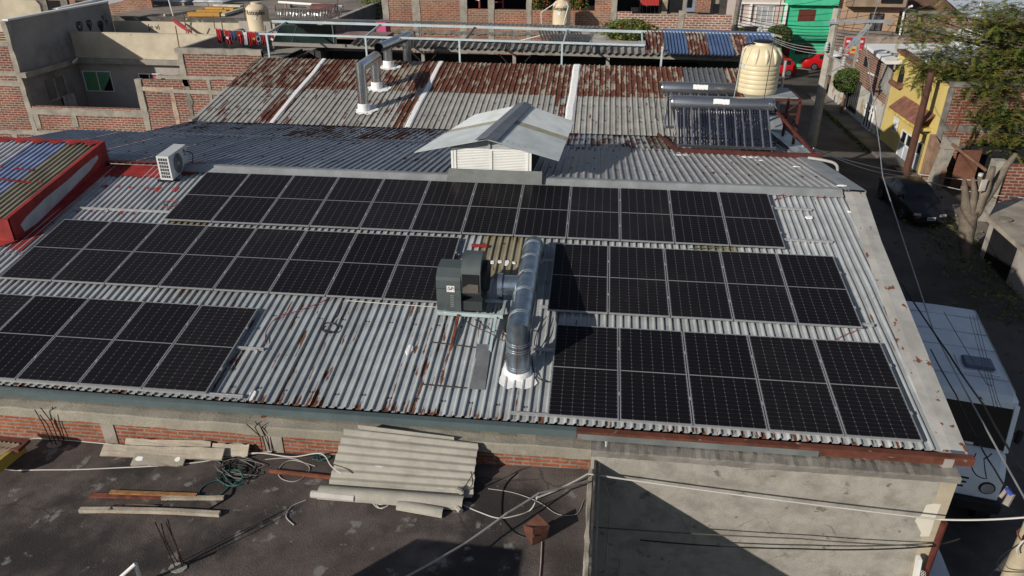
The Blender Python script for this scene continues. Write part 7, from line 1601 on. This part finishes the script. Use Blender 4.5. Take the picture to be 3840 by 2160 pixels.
tb2 = thing('cable_terminal', 'hanging cable terminal of grey tubes with a blue tag near the white van bumper', 'terminal box', oD(3775, 1880, 11.2)); a = oD(3782, 1828, 11.2); mb = MB(); mb.tube([oD(3795, 1850, 11.2), oD(3770, 1895, 11.2)], .05, 8); mb.tube([a, oD(3750, 1865, 11.2)], .03, 8); mb.build('tube', M('terminal_grey', (.28, .25, .22), .7), tb2); mb = MB(); mb.bar(oD(3775, 1832, 11.15), oD(3793, 1852, 11.15), .07, .05); mb.build('blue_tag', paint('tag_blue', (.04, .07, .35)), tb2)
# ---------------------------------------------------------------- lower roof in front and its clutter
lr = thing('lower_roof', 'dark stained flat roof terrace in front of the brick wall', 'roof', (3, -8, -2)); xe9 = 9.92
mb = MB(); n = 24
mb.prism([(-8, 0, zs(-8)), (xe9, 0, zs(xe9)), (xe9, 0, zs(xe9) - .35), (-8, 0, zs(-8) - .35)], (0, 0, 0)) if False else None
v = []; ny = 16; nx = 40
for i in range(nx + 1):
    for j in range(ny + 1):
        x = -9 + (xe9 + 9) * i / nx; y = -12.5 + (WY + 12.5) * j / ny; xx = x - (.12 * (WY - y) / 7 if i == nx else 0)
        v.append((xx, y, zs(x) + .012 * mnoise.noise(Vector((x * .8, y * .8, 0)))))
mb.add(v, [(i * (ny + 1) + j, (i + 1) * (ny + 1) + j, (i + 1) * (ny + 1) + j + 1, i * (ny + 1) + j + 1) for i in range(nx) for j in range(ny)]); mb.build('roof_slab', TAR, lr, smooth=True)
mb = MB(); n = 40; v = []; r2 = random.Random(6)
for i in range(n + 1):
    y = -12.5 + (WY - .02 + 12.5) * i / n; x = xe9 - .10 * (WY - y) / 7 ; j = lambda: r2.uniform(-.012, .012)
    v += [(x - .03 + j(), y, zs(x) - .01), (x - .02 + j(), y, zs(x) + .05 + j()), (x + .035 + j(), y, zs(x) + .05 + j()), (x + .04 + j(), y, zs(x) - .3), (x + .04, y, GZ)]
mb.add(v, [(5 * i + q, 5 * i + 5 + q, 5 * i + 6 + q, 5 * i + 1 + q) for i in range(n) for q in range(4)]); mb.build('edge_kerb', CONC, lr)
# plank edged shed beyond: narrow dark board along the edge
eb = thing('edge_board', 'weathered upright board strip along the right edge of the lower roof', 'board', (9.98, -7, zs(10))); mb = MB(); a = oS(2217, 1768, .18); mb.bar((9.99, WY - .03, zs(10) + .10), (9.86, -12.4, zs(10) + .10), .03, .26); mb.build('board', M('edge_dark', (.06, .055, .05), .95, var=.4, vs=5, dirt=(.22, .20, .17), ds=3, dlo=.55, dhi=.65), eb); mb = MB(); mb.bar((10.06, WY - .03, zs(10) + .16), (9.93, -12.4, zs(10) + .16), .025, .03); mb.build('strip', CONC, eb)
# unseen block below the frame, added to throw the shadow on the lower roof
shadow_caster = thing('shadow_block', 'unseen block added below the picture to shade the lower roof', 'shadow_caster', (5.2, -10.4, zs(5))); mb = MB(); mb.bx(4.6, 6.2, -11.8, -10.05, zs(5) - .05, .10); mb.build('wall', GREYPL, shadow_caster)
# neighbour lower yard right of the lower roof
ny_ = thing('low_annex', 'low shaded annex below the plaster wall right of the lower roof', 'annex', (12.5, -9, GZ)); mb = MB(); mb.bx(10.05, 15.2, -12.5, WY - .05, GZ, -5.2); mb.build('roof_slab', CONC_D, ny_)
# weather tiles at the far left
yt = thing('tiled_porch_roof', 'corner of a clay tiled porch roof with a yellow edge beam at the left edge', 'roof', oS(20, 1700)); b0 = oS(-20, 1760, .25); b1 = oS(88, 1672, .25)
mb = MB(); mb.bar(b0, b1, .07, .20); mb.build('yellow_beam', paint('edge_yellow', (.42, .30, .06), .7, dirt=(.25, .18, .05), ds=4), yt); mb = MB(); e0 = oS(-60, 1655, .38); e1 = oS(92, 1672, .34); mb.bar(e0, e1, .28, .06); mb.build('tile_cap', M('cap_red', (.14, .05, .035), .85, var=.3, vs=4), yt); mb = MB()
for i in range(6): a = e1.lerp(e0, .12 + i * .11); mb.tube([a, a.lerp(b0, .0) + Vector((-.35, -.55, -.08))], .055, 8)
mb.build('roof_tile', M('porch_tile', (.30, .22, .15), .85, var=.25, vs=5), yt)
# boards, beams and sheets lying about
def plank(label, px0, py0, px1, py1, w, th=.045, lift=0., mat=WOOD, tilt=0., name='wooden_plank', cat='plank', group=None, split=False, bend=0.):
    a = oS(px0, py0, lift + th / 2); b = oS(px1, py1, lift + th / 2); t = thing(name, label, cat, a.lerp(b, .5) - Vector((0, 0, th / 2)), 0, group)
    d = (b - a); L = d.length; d.normalize(); s_ = Vector((-d.y, d.x, 0)).normalized(); up_ = (s_ * math.cos(tilt) + Vector((0, 0, 1)) * math.sin(tilt)); nn = d.cross(up_).normalized(); nn = nn if nn.z > 0 else -nn
    mb = MB(); n = 10; v = []; r2 = random.Random(int(px0))
    for i in range(n + 1):
        c = a + d * L * i / n + Vector((0, 0, bend * math.sin(math.pi * i / n))); e = .012 * r2.uniform(-1, 1) * w / .2; h = w / 2 * (1 - (.35 * max(0, i / n - .8) / .2 if split else 0))
        v += [c - up_ * (h + e) - nn * th / 2, c - up_ * (h + e) + nn * th / 2, c + up_ * (h - e) + nn * th / 2, c + up_ * (h - e) - nn * th / 2]
    mb.add(v, [(4 * i + q, 4 * i + 4 + q, 4 * i + 4 + (q + 1) % 4, 4 * i + (q + 1) % 4) for i in range(n) for q in range(4)] + [(0, 1, 2, 3), (4 * n + 3, 4 * n + 2, 4 * n + 1, 4 * n)]); o = mb.build('board', mat, t); return t, a, b, d, up_, nn
G_ = 'weathered planks against the brick wall'
t, *_ = plank('grey board standing on edge behind the other planks', 470, 1668, 790, 1673, .20, .03, .12, tilt=.9, group=G_, split=True)
plank('short plank end leaning at the right of the plank pile', 795, 1685, 932, 1690, .20, .03, .10, tilt=.8, group=G_)
plank('long pale plank in the middle of the pile', 384, 1688, 838, 1705, .20, .04, .10, tilt=.55, group=G_)
t, a, b, d, u_, nn = plank('shorter front plank with two white paint spots', 500, 1722, 695, 1725, .22, .035, .05, tilt=.35, group=G_, mat=M('wood_grey', (.30, .265, .21), .9, var=.2, dirt=(.18, .15, .12), ds=2, stretch=(.8, 9, 9), bump=.4))
for k, ww in ((.12, .16), (.86, .10)):
    mb = MB(); c = a.lerp(b, k) + nn * .021; mb.poly([c + d * ww * .6 * math.cos(z) * r2.uniform(.6, 1) + u_ * .045 * math.sin(z) for z in [q * .7 for q in range(9)]]); mb.build('paint_spot', WHITEP, t)
plank('long crooked wooden beam lying alone on the dark roof', 300, 1913, 824, 1928, .075, .06, 0, tilt=0, name='wooden_beam', cat='beam', bend=.03)
plank('thin pale batten beside the wire loops', 607, 1868, 840, 1867, .055, .05, 0, name='wooden_batten', cat='batten')
t = thing('rusty_angle_bar', 'orange rusty steel bar lying next to a darker one', 'steel bar', oS(560, 1850)); mb = MB(); mb.bar(oS(414, 1848, .03), oS(738, 1860, .03), .07, .06); mb.build('bar', M('rust_orange', (.30, .15, .06), .8, var=.3, vs=8), t)
t = thing('rusty_flat_bar', 'dark rusted flat bar beside the orange bar', 'steel bar', oS(520, 1862)); mb = MB(); mb.bar(oS(338, 1857, .02), oS(738, 1864, .02), .09, .03); mb.build('bar', RUST, t)
t = thing('rusty_pipe', 'dark red rusty pipe running under the cable loops to the cement sheet', 'pipe', oS(1120, 1775)); mb = MB(); mb.tube([oS(1012, 1766, .04), oS(1250, 1792, .04)], .04, 8); mb.build('pipe', RUST, t)
# corrugated fibre cement sheet leaning on the wall
cs_ = thing('corrugated_sheet', 'large wavy fibre cement sheet leaning against the brick wall', 'sheet', oS(1500, 1840)); BL, BR = oS(1228, 1835, .0), oS(1772, 1868, .0)
TL, TR = oY(1292, 1608, WY - .06), oY(1793, 1664, WY - .06); mb = MB(); n = 84; v = []; m_ = 22
nrm = (BR - BL).cross(TL - BL).normalized(); nrm = -nrm if nrm.y > 0 else nrm
for i in range(n + 1):
    t_ = i / n; h = .019 * math.cos(t_ * 2 * math.pi * 7.2)
    for j in range(m_ + 1):
        s_ = j / m_; e = .012 * mnoise.noise(Vector((t_ * 5, 0, 5))) if j in (0, m_) else 0; v.append(BL.lerp(TL, t_).lerp(BR.lerp(TR, t_), s_ + e) + nrm * (h + .03))
mb.add(v, [(i * (m_ + 1) + j, i * (m_ + 1) + j + 1, (i + 1) * (m_ + 1) + j + 1, (i + 1) * (m_ + 1) + j)[::-1] for i in range(n) for j in range(m_)]); mb.build('sheet', ASB, cs_, smooth=True)
mb = MB(); v = []
for j in range(13): s_ = j / 12; v += [TL.lerp(TR, .10 + .72 * s_) + Vector((0, .015, -.02)), TL.lerp(TR, .10 + .72 * s_) + Vector((0, .03, .085 - .03 * s_))]
mb.add(v, [(2 * j, 2 * j + 2, 2 * j + 3, 2 * j + 1) for j in range(12)]); mb.build('second_sheet', ASB, cs_)
t = thing('gutter_piece', 'half round fibre cement gutter lying at the foot of the wavy sheet', 'gutter', oS(1500, 1870)); a = oS(1200, 1850, .02); b = oS(1738, 1892, .02); mb = MB(); n = 9; v = []; fw_ = Vector((-.04, -1, 0)).normalized()
for i in range(13):
    c = a.lerp(b, i / 12)
    for k in range(n + 1):
        an = math.pi * (k / n); v.append(c + fw_ * .13 * math.cos(an) + Vector((0, 0, .13 * math.sin(an))))
mb.add(v, [(i * (n + 1) + k, i * (n + 1) + k + 1, (i + 1) * (n + 1) + k + 1, (i + 1) * (n + 1) + k) for i in range(12) for k in range(n)]); mb.build('gutter', ASB, t, smooth=True)
t = thing('gutter_fragment', 'broken curved fibre cement piece in front of the gutter', 'gutter', oS(1580, 1900)); a = oS(1492, 1895, .02); b = oS(1662, 1925, .02); mb = MB(); v = []
for i in range(9):
    c = a.lerp(b, i / 8)
    for k in range(n + 1): an = math.pi * (k / n); v.append(c + fw_ * .10 * math.cos(an) + Vector((0, 0, .09 * math.sin(an) * (1 - .5 * (i / 8 - .5) ** 2))))
mb.add(v, [(i * (n + 1) + k, i * (n + 1) + k + 1, (i + 1) * (n + 1) + k + 1, (i + 1) * (n + 1) + k) for i in range(8) for k in range(n)]); mb.build('fragment', ASB, t, smooth=True)
t = thing('white_pipe', 'grey white pipe poking out left under the gutter piece', 'pipe', oS(1200, 1850)); mb = MB(); mb.tube([oS(1168, 1852, .06), oS(1330, 1868, .06)], .06, 10); mb.build('pipe', M('pipe_pale', (.42, .40, .38), .6), t, smooth=True)
for k, (px, py, qx, qy) in enumerate(((1712, 1832, 1735, 1848), (1700, 1885, 1728, 1918))):
    t = thing('gutter_stub', ('small pale stub standing on the right end of the gutter piece', 'short pale pipe stub lying at the right end of the gutter piece')[k], 'pipe', oS(px, py)); mb = MB(); mb.tube([oS(px, py, .16 if k == 0 else .06), oS(qx, qy, .10 if k == 0 else .05)], .045, 8); mb.build('pipe', ASB, t)
# rusty box
rbx = thing('rusty_box', 'rusty folded metal box standing on the lower roof with a cable through it', 'box', oS(2015, 2030)); c = oS(2012, 2025); mb = MB(); w_, h_, d_ = .16, .37, .11
mb.prism([c + Vector((-w_, 0, .06)), c + Vector((-.05, -d_, 0)), c + Vector((-.05, -d_, h_ - .05)), c + Vector((-w_ - .03, 0, h_ - .12))], (.0, .02, 0)); mb.prism([c + Vector((-.05, -d_, 0)), c + Vector((w_ - .02, .02, .03)), c + Vector((w_ + .02, .02, h_ - .10)), c + Vector((-.05, -d_, h_ - .05))], (.0, .02, 0)); mb.poly([c + Vector((-w_ - .03, 0, h_ - .12)), c + Vector((-.05, -d_, h_ - .05)), c + Vector((w_ + .02, .02, h_ - .10)), c + Vector((.0, .15, h_ - .02))]); mb.build('shell', M('box_rust', (.105, .042, .028), .85, var=.3, vs=8), rbx)
# starter rods
def rods(label, pts, h, seed, conc=True):
    r2 = random.Random(seed); q = oS(*pts[0]); t = thing('starter_rods', label, 'rods', q, 0, 'rusty starter rods'); 
    for k, (px, py) in enumerate(pts):
        a = oS(px, py); mb = MB(); mb.tube([a, a + Vector((r2.uniform(-.07, .0), r2.uniform(-.04, .03), h * .55)), a + Vector((r2.uniform(-.16, -.04), r2.uniform(-.06, .06), h * r2.uniform(.85, 1.05)))], .0085, 6); mb.build('rod', RODM, t)
    if conc: mb = MB(); mb.prism([q + Vector((.04 + .13 * math.cos(z), .09 * math.sin(z), .0)) for z in [i * .7 for i in range(9)]], (0, 0, .02)); mb.build('concrete_pad', CONC, t)
rods('three rusty starter rods near the left porch roof', ((197, 1668), (213, 1671), (222, 1655), (240, 1653)), .80, 1); rods('rusty starter rods in front of the second wall column', ((985, 1700), (1003, 1692), (1015, 1696), (1022, 1700)), .62, 2, False); rods('bundle of tied rusty starter rods at the bottom of the picture', ((658, 2130), (668, 2112), (685, 2128), (690, 2118)), .85, 3)
cw = thing('white_conduit', 'bent white conduit pipe rising at the bottom edge of the picture', 'conduit', oS(520, 2165)); a = oS(430, 2185, .25); b = oS(508, 2115, .45); c = oS(528, 2180, .05); mb = MB(); mb.tube([a + (a - b) * .6, a, b], .026, 8); mb.tube([b, c + (c - b) * .4], .026, 8); mb.build('pipe', WHITEP, cw, smooth=True)
# ---------------------------------------------------------------- cables on the lower roof
def lay(label, pts, r=.009, mat=CABLEK, name='loose_cable', cat='cable', group=None, lift=.012, fn=oS, n=6):
    P = spline([fn(p[0], p[1], lift + (p[2] if len(p) > 2 else 0)) for p in pts], n); t = thing(name, label, cat, P[0], 0, group); mb = MB(); mb.tube(P, r, 6); mb.build('cable', mat, t); return t
def lay_px(x0, y0, sc, pts): return [(x0 + p[0] / sc, y0 + p[1] / sc) + tuple(p[2:]) for p in pts]
lay('white cable sweeping across the dark roof in front of the planks', lay_px(0, 1450, 2.0125, ((-60, 600, .1), (100, 630), (300, 628), (600, 625), (900, 612), (1200, 597), (1500, 570), (1800, 520, .03), (2050, 490, .05))), .010, CABLEW)
lay('white cable along the foot of the brick wall at the left', lay_px(0, 1450, 2.0125, ((120, 425), (250, 392), (400, 398), (600, 412), (850, 436))), .009, CABLEW)
lay('white cable from the wall column over to the wavy sheet', lay_px(0, 1450, 2.0125, ((1690, 518), (1950, 500, .06), (2200, 530, .1), (2420, 505, .25), (2500, 600, .3), (2580, 660, .28))), .009, CABLEW)
lay('grey cable loop lying left of the wavy sheet', lay_px(0, 1450, 2.0125, ((2000, 550), (2200, 540), (2330, 600), (2310, 670), (2220, 716), (2120, 690), (2105, 620), (2200, 555), (2380, 600))), .008, M('cable_grey', (.35, .33, .31), .7))
rr3 = random.Random(12)
def tangle(label, cx, cy, sx_, sy_, k, mat, r, seed):
    r3 = random.Random(seed); pts = []
    for i in range(k): a = i * 1.15 + r3.uniform(-.4, .4); q = r3.uniform(.35, 1); pts.append((cx + sx_ * q * math.cos(a), cy + sy_ * q * math.sin(a), r3.uniform(0, .05)))
    lay(label, pts, r, mat, 'cable_tangle', group='cable tangle on the lower roof')
tangle('black part of the cable tangle in front of the second column', 885, 1765, 75, 45, 34, CABLEK, .008, 1); tangle('grey part of the cable tangle in front of the second column', 900, 1750, 95, 50, 20, M('cable_dk2', (.16, .155, .15), .7), .006, 2); tangle('green part of the cable tangle nearest the planks', 870, 1790, 60, 35, 14, CABLEG, .008, 3); tangle('green cable bunch at the left edge of the wavy sheet', 1205, 1715, 40, 18, 22, CABLEG, .008, 4)
lay('large green and black cable loop by the pale batten', lay_px(0, 1450, 2.0125, ((1860, 730), (1740, 750), (1650, 705), (1540, 750), (1500, 810), (1560, 842), (1660, 815), (1730, 750), (1750, 690), (1740, 640), (1640, 560))), .010, CABLEG)
lay('black cable trailing from the loop to the long beam', lay_px(0, 1450, 2.0125, ((1760, 760), (1740, 820), (1650, 880), (1550, 938))), .010, CABLEK)
lay('curved rod lying alone left of the gutter', lay_px(0, 1450, 2.0125, ((2310, 855), (2200, 905), (2160, 980), (2220, 1045))), .009, M('cable_grey', (.35, .33, .31), .7))
lay('brown wires wound round the crooked beam', lay_px(0, 1450, 2.0125, ((820, 930, .09), (860, 895, .05), (960, 885), (1050, 890), (1160, 895, .04), (1200, 900), (1320, 820))), .007, WOODD)
for k, (ax, ay) in enumerate(((1420, 1885), (1440, 1895))): pass
lay('coil of pale wire under the gutter piece', lay_px(1100, 1450, 2.0125, ((590, 870), (640, 915), (700, 905), (720, 880), (660, 890), (620, 880), (660, 920), (715, 900))), .007, CABLEW)
lay('white cable running from the gutter past the rusty box', lay_px(1100, 1450, 2.0125, ((1275, 890), (1400, 945), (1550, 992), (1700, 968), (1790, 930), (1835, 850, .25), (1840, 820, .3))), .009, CABLEW)
lay('black cable from the wall foot to the rusty box', lay_px(1100, 1450, 2.0125, ((1690, 650), (1590, 760), (1570, 960), (1600, 1030), (1680, 1110), (1800, 1155))), .009, CABLEK)
lay('thin grey cable curving to the board edge', lay_px(1100, 1450, 2.0125, ((1470, 770), (1660, 800), (1850, 870), (1980, 955), (2080, 972), (2150, 950), (2190, 860))), .006, M('cable_grey', (.35, .33, .31), .7))
lay('pink cable dropping from the rusty box', lay_px(1100, 1450, 2.0125, ((1875, 1170), (1870, 1300), (1860, 1440))), .009, M('cable_pink', (.38, .27, .24), .7))
lay('black wire hanging on the right edge of the wavy sheet', lay_px(1100, 1450, 2.0125, ((1370, 640, .5), (1330, 700, .35), (1270, 800, .1), (1350, 740, .2), (1340, 640, .5))), .007, CABLEK)
# free span of the pale cables from the roof edge across to the pole
def span(label, pts, r=.012, mat=CABLEK, sag=0., group=None, name='overhead_cable', n=16):
    P = []
    for i in range(len(pts) - 1): s_ = sagline(pts[i], pts[i + 1], sag, n); P += s_ if i == 0 else s_[1:]
    t = thing(name, label, 'cable', P[0], 0, group); mb = MB(); mb.tube(P, r, 6); mb.build('cable', mat, t); return t
E9 = Vector((9.99, -5.75, zs(10) + .27)); e9 = oPl(2205, 1777, (0, E9.y, 0), (0, 1, 0))
span('thick white cable from the lower roof across the plaster wall to the near pole', [oS(2010, 1868, .05), e9, oY(3520, 1948, WY - .35), Vector((pr_.x - .12, pr_.y, zc_ + .12))], .014, CABLEW, .03)
span('long grey rope from the bottom edge up to the roof corner', [oS(1500, 2175, .5), oS(1740, 2040, .30), oS(1900, 1925, .35), oS(2020, 1850, .32), oY(2205, 1803, -5.9)], .016, M('rope_grey', (.30, .275, .25), .85), .01)
span('grey pipe like cable hanging down the plaster wall beside the board', [oY(2225, 1803, -5.8), oY(2265, 1812, -5.8), oY(2290, 1880, -5.75), oY(2270, 2150, -5.75), oY(2266, 2300, -5.75)], .014, M('rope_grey', (.30, .275, .25), .85), 0)
span('dark upper cable sagging across the plaster wall', [oS(2000, 2010, .2), oY(2200, 1975, -6.0), oY(3000, 2020, WY - .3), oY(3480, 2048, WY - .3), oD(3600, 2020, 12.0)], .010, M('cable_brown', (.09, .075, .065), .7), .02)
span('black lower cable sagging across the plaster wall', [oY(2400, 2025, -5.8), oY(3000, 2058, WY - .3), oY(3480, 2050, WY - .3), oD(3600, 2020, 12.0)], .012, CABLEK, .04)
wbk = thing('white_post', 'short white post with a scrap of white netting below the corner drain pipe', 'post', (15.0, -5.75, -4.2)); a = oY(3432, 2175, -5.72); b = oY(3447, 2092, -5.72)
mb = MB(); mb.bar(a + (a - b) * 1.5, b, .10, .06); mb.build('post', WHITEP, wbk); mb = MB()
for i in range(4):
    for j in range(3): c = oY(3452 + j * 7, 2136 + i * 9 + j * 3, -5.74); mb.tube([c, c + Vector((.03, 0, -.03)), c + Vector((.02, 0, -.07)), c + Vector((-.015, 0, -.045)), c], .004, 4, False)
mb.build('netting', CABLEW, wbk)
# roof top cables on the workshop
lay('coil of black cable lying on the bare front roof', [(1222, 1222), (1210, 1238), (1235, 1248), (1268, 1235), (1255, 1215), (1222, 1212), (1215, 1235), (1250, 1246), (1272, 1226), (1245, 1208), (1268, 1180), (1285, 1135)], .012, CABLEK, 'cable_coil', fn=oF, lift=.05)
lay('thin white conduit from the coil towards the fan', [(1285, 1135), (1310, 1128), (1440, 1138), (1640, 1152)], .009, CABLEW, fn=oF, lift=.05)  # long thin white conduit, drawn with the cable helper
lay('red wire looping from the ridge to the right end of the back row', [(2900, 752), (2935, 730), (2985, 716), (3040, 724), (3085, 740), (3110, 716)], .009, CABLER, fn=oF, lift=.06)
lay('second red wire near the ridge at the street end', [(2905, 750), (2960, 735), (3020, 722), (3090, 718)], .008, CABLER, fn=oF, lift=.05)
lay('red wire loop beside the left end of the back row', [(670, 758), (648, 752), (622, 755), (614, 768), (630, 780), (655, 772), (665, 755)], .009, CABLER, fn=oF, lift=.05)
lay('red wire running from the left eave panels to the middle row', [(995, 1290), (1000, 1240), (1040, 1190), (1120, 1165), (1200, 1135), (1235, 1115)], .008, CABLER, fn=oF, lift=.05)
lay('short red wire near the right end of the upper block', [(3130, 1275), (3170, 1255), (3215, 1238)], .007, CABLER, fn=oF, lift=.05)
lay('black cables beside the duct at the upper right block', [(2050, 1185), (2020, 1230), (2005, 1290), (2030, 1300), (2060, 1240), (2075, 1190)], .009, CABLEK, fn=oF, lift=.05)
lay('thin black cable hanging by the front right block', [(1995, 1335), (2000, 1390), (2030, 1425), (2065, 1430), (2070, 1390)], .009, CABLEK, fn=oF, lift=.05)
lay('black twin cable from the fan stand to the duct', [(1730, 1190), (1780, 1225), (1840, 1250), (1870, 1270), (1900, 1280)], .010, CABLEK, fn=oF, lift=.2)
lay('bundle of dark cables behind the fan', [(1710, 985), (1715, 960), (1745, 955), (1720, 975), (1735, 990), (1760, 950), (1700, 965)], .012, M('cable_dk', (.05, .06, .065), .6), fn=oF, lift=.08)
lay('black cable bundle tucked under the ridge cap above the back row', [(2500, 699), (2560, 706), (2620, 706), (2665, 700), (2700, 696)], .014, CABLEK, fn=oF, lift=.07)
lay('green wire between the back row and the upper right block', [(2585, 932), (2640, 930), (2695, 928), (2730, 934)], .008, CABLEG, fn=oF, lift=.06)
t = thing('red_steel_angle', 'short red steel angle lying on the roof above the fan', 'steel angle', oF(1798, 920, .05)); mb = MB(); a = oF(1768, 920, .07); b = oF(1827, 922, .07); mb.bar(a, b, .05, .05); mb.bar(a + Vector((0, .04, -.02)), b + Vector((0, .04, -.02)), .05, .02); mb.build('angle', paint('angle_red', (.26, .02, .02), .5), t)
for k, (p0, p1) in enumerate((((1622, 1283), (1782, 1303)), ((1574, 1440), (1745, 1455)))):
    t = thing('thin_rod', ('dark thin rod lying across the ribs behind the rusty fan leg', 'dark thin rod lying across the ribs near the eave')[k], 'rod', oF(*p0, .04)); mb = MB(); mb.bar(oF(*p0, .045), oF(*p1, .045), .025, .012); mb.build('rod', M('rod_dark', (.06, .055, .05), .7), t)
# ---------------------------------------------------------------- overhead cables along the street
def far(label, pts, r=.03, mat=CABLEK, sag=.25, group='overhead cables over the street'): return span(label, pts, r, mat, sag, group)
for i in range(7):
    y = 78 + i * 12; a = oY(2760, y - 22, 45.8); b = oY(3135, y + 20, 47.0); c = oY(3900, y + 55 + i * 2, 49.0)
    far(f'{ORD[i]} dark street cable from the top in the bundle past the tan house', [a, b, c], .035 if i in (3, 4) else .022, sag=.3)
for i in range(5):
    a = oY(2760 + i * 4, 20 + i * 14, 45.8); b = oY(3180 + i * 40, 10 + i * 26 - 40, 56.5)
    far(f'{ORD[i]} thin cable from the left fanning over the pale pink and green house fronts', [a, b], .018, sag=.5)
for i in range(3):
    a = oY(2858 + i * 8, 122 + i * 9, 33); b = oY(3100, 178 + i * 12, 31.2)
    far(f'{ORD[i]} pale wire from the insulators behind the tank to the concrete pole', [a, b], .016, M('wire_pale', (.30, .30, .31), .4, metal=.4), .25)
wsil = M('wire_silver', (.42, .43, .44), .35, metal=.5)
far('bright silver wire dropping steeply from the pole head over the street', [oD(3310, -40, 34), oD(3245, 150, 33.0), oD(3300, 560, 24.0), oD(3310, 660, 22.5), oD(3500, 1240, 15.5), oD(3860, 1900, 10.9)], .016, wsil, .02)
far('white cable from the workshop corner over to the yellow house door', [oB(3010, 548, .1), oX(3440, 652, SX - .5), oD(3900, 680, 33)], .022, CABLEW, .15)
far('second white cable dipping past the dead tree', [oB(3050, 555, .1), oX(3420, 660, SX - .8), oD(3900, 745, 30)], .018, CABLEW, .25)
far('thick black cable passing over the white van roof', [oD(3380, 1060, 17.5), oD(3560, 1330, 14.5), oD(3690, 1520, 12.8), oD(3800, 1710, 11.5), oD(3870, 1800, 11.0)], .018, CABLEK, .02, 'cables over the white van')
far('black cable along the workshop edge over the white van', [oD(3490, 1310, 15.5), oD(3585, 1480, 14), oD(3660, 1640, 12.6), oD(3730, 1760, 11.8), oD(3790, 1850, 11.2)], .014, CABLEK, .02, 'cables over the white van')
for i in range(3): far(f'{ORD[i]} of three thin parallel wires over the right side of the white van roof', [oD(3636 + i * 13, 1184, 16.5), oD(3722 + i * 10, 1500, 13.2), oD(3730 + i * 14, 1530, 13.0)], .006, CABLEK, .01, 'cables over the white van')
far('thin black wire over the middle of the white van', [oD(3540, 1170, 16.8), oD(3700, 1440, 13.6), oD(3722, 1445, 13.4)], .008, CABLEK, .01, 'cables over the white van')
far('loose black wire looping in front of the white van grille', [oD(3660, 1700, 12.4), oD(3640, 1740, 12.3), oD(3660, 1780, 12.2), oD(3700, 1795, 12.1), oD(3690, 1720, 12.2), oD(3720, 1700, 12.2)], .010, CABLEK, .02, 'cables over the white van')
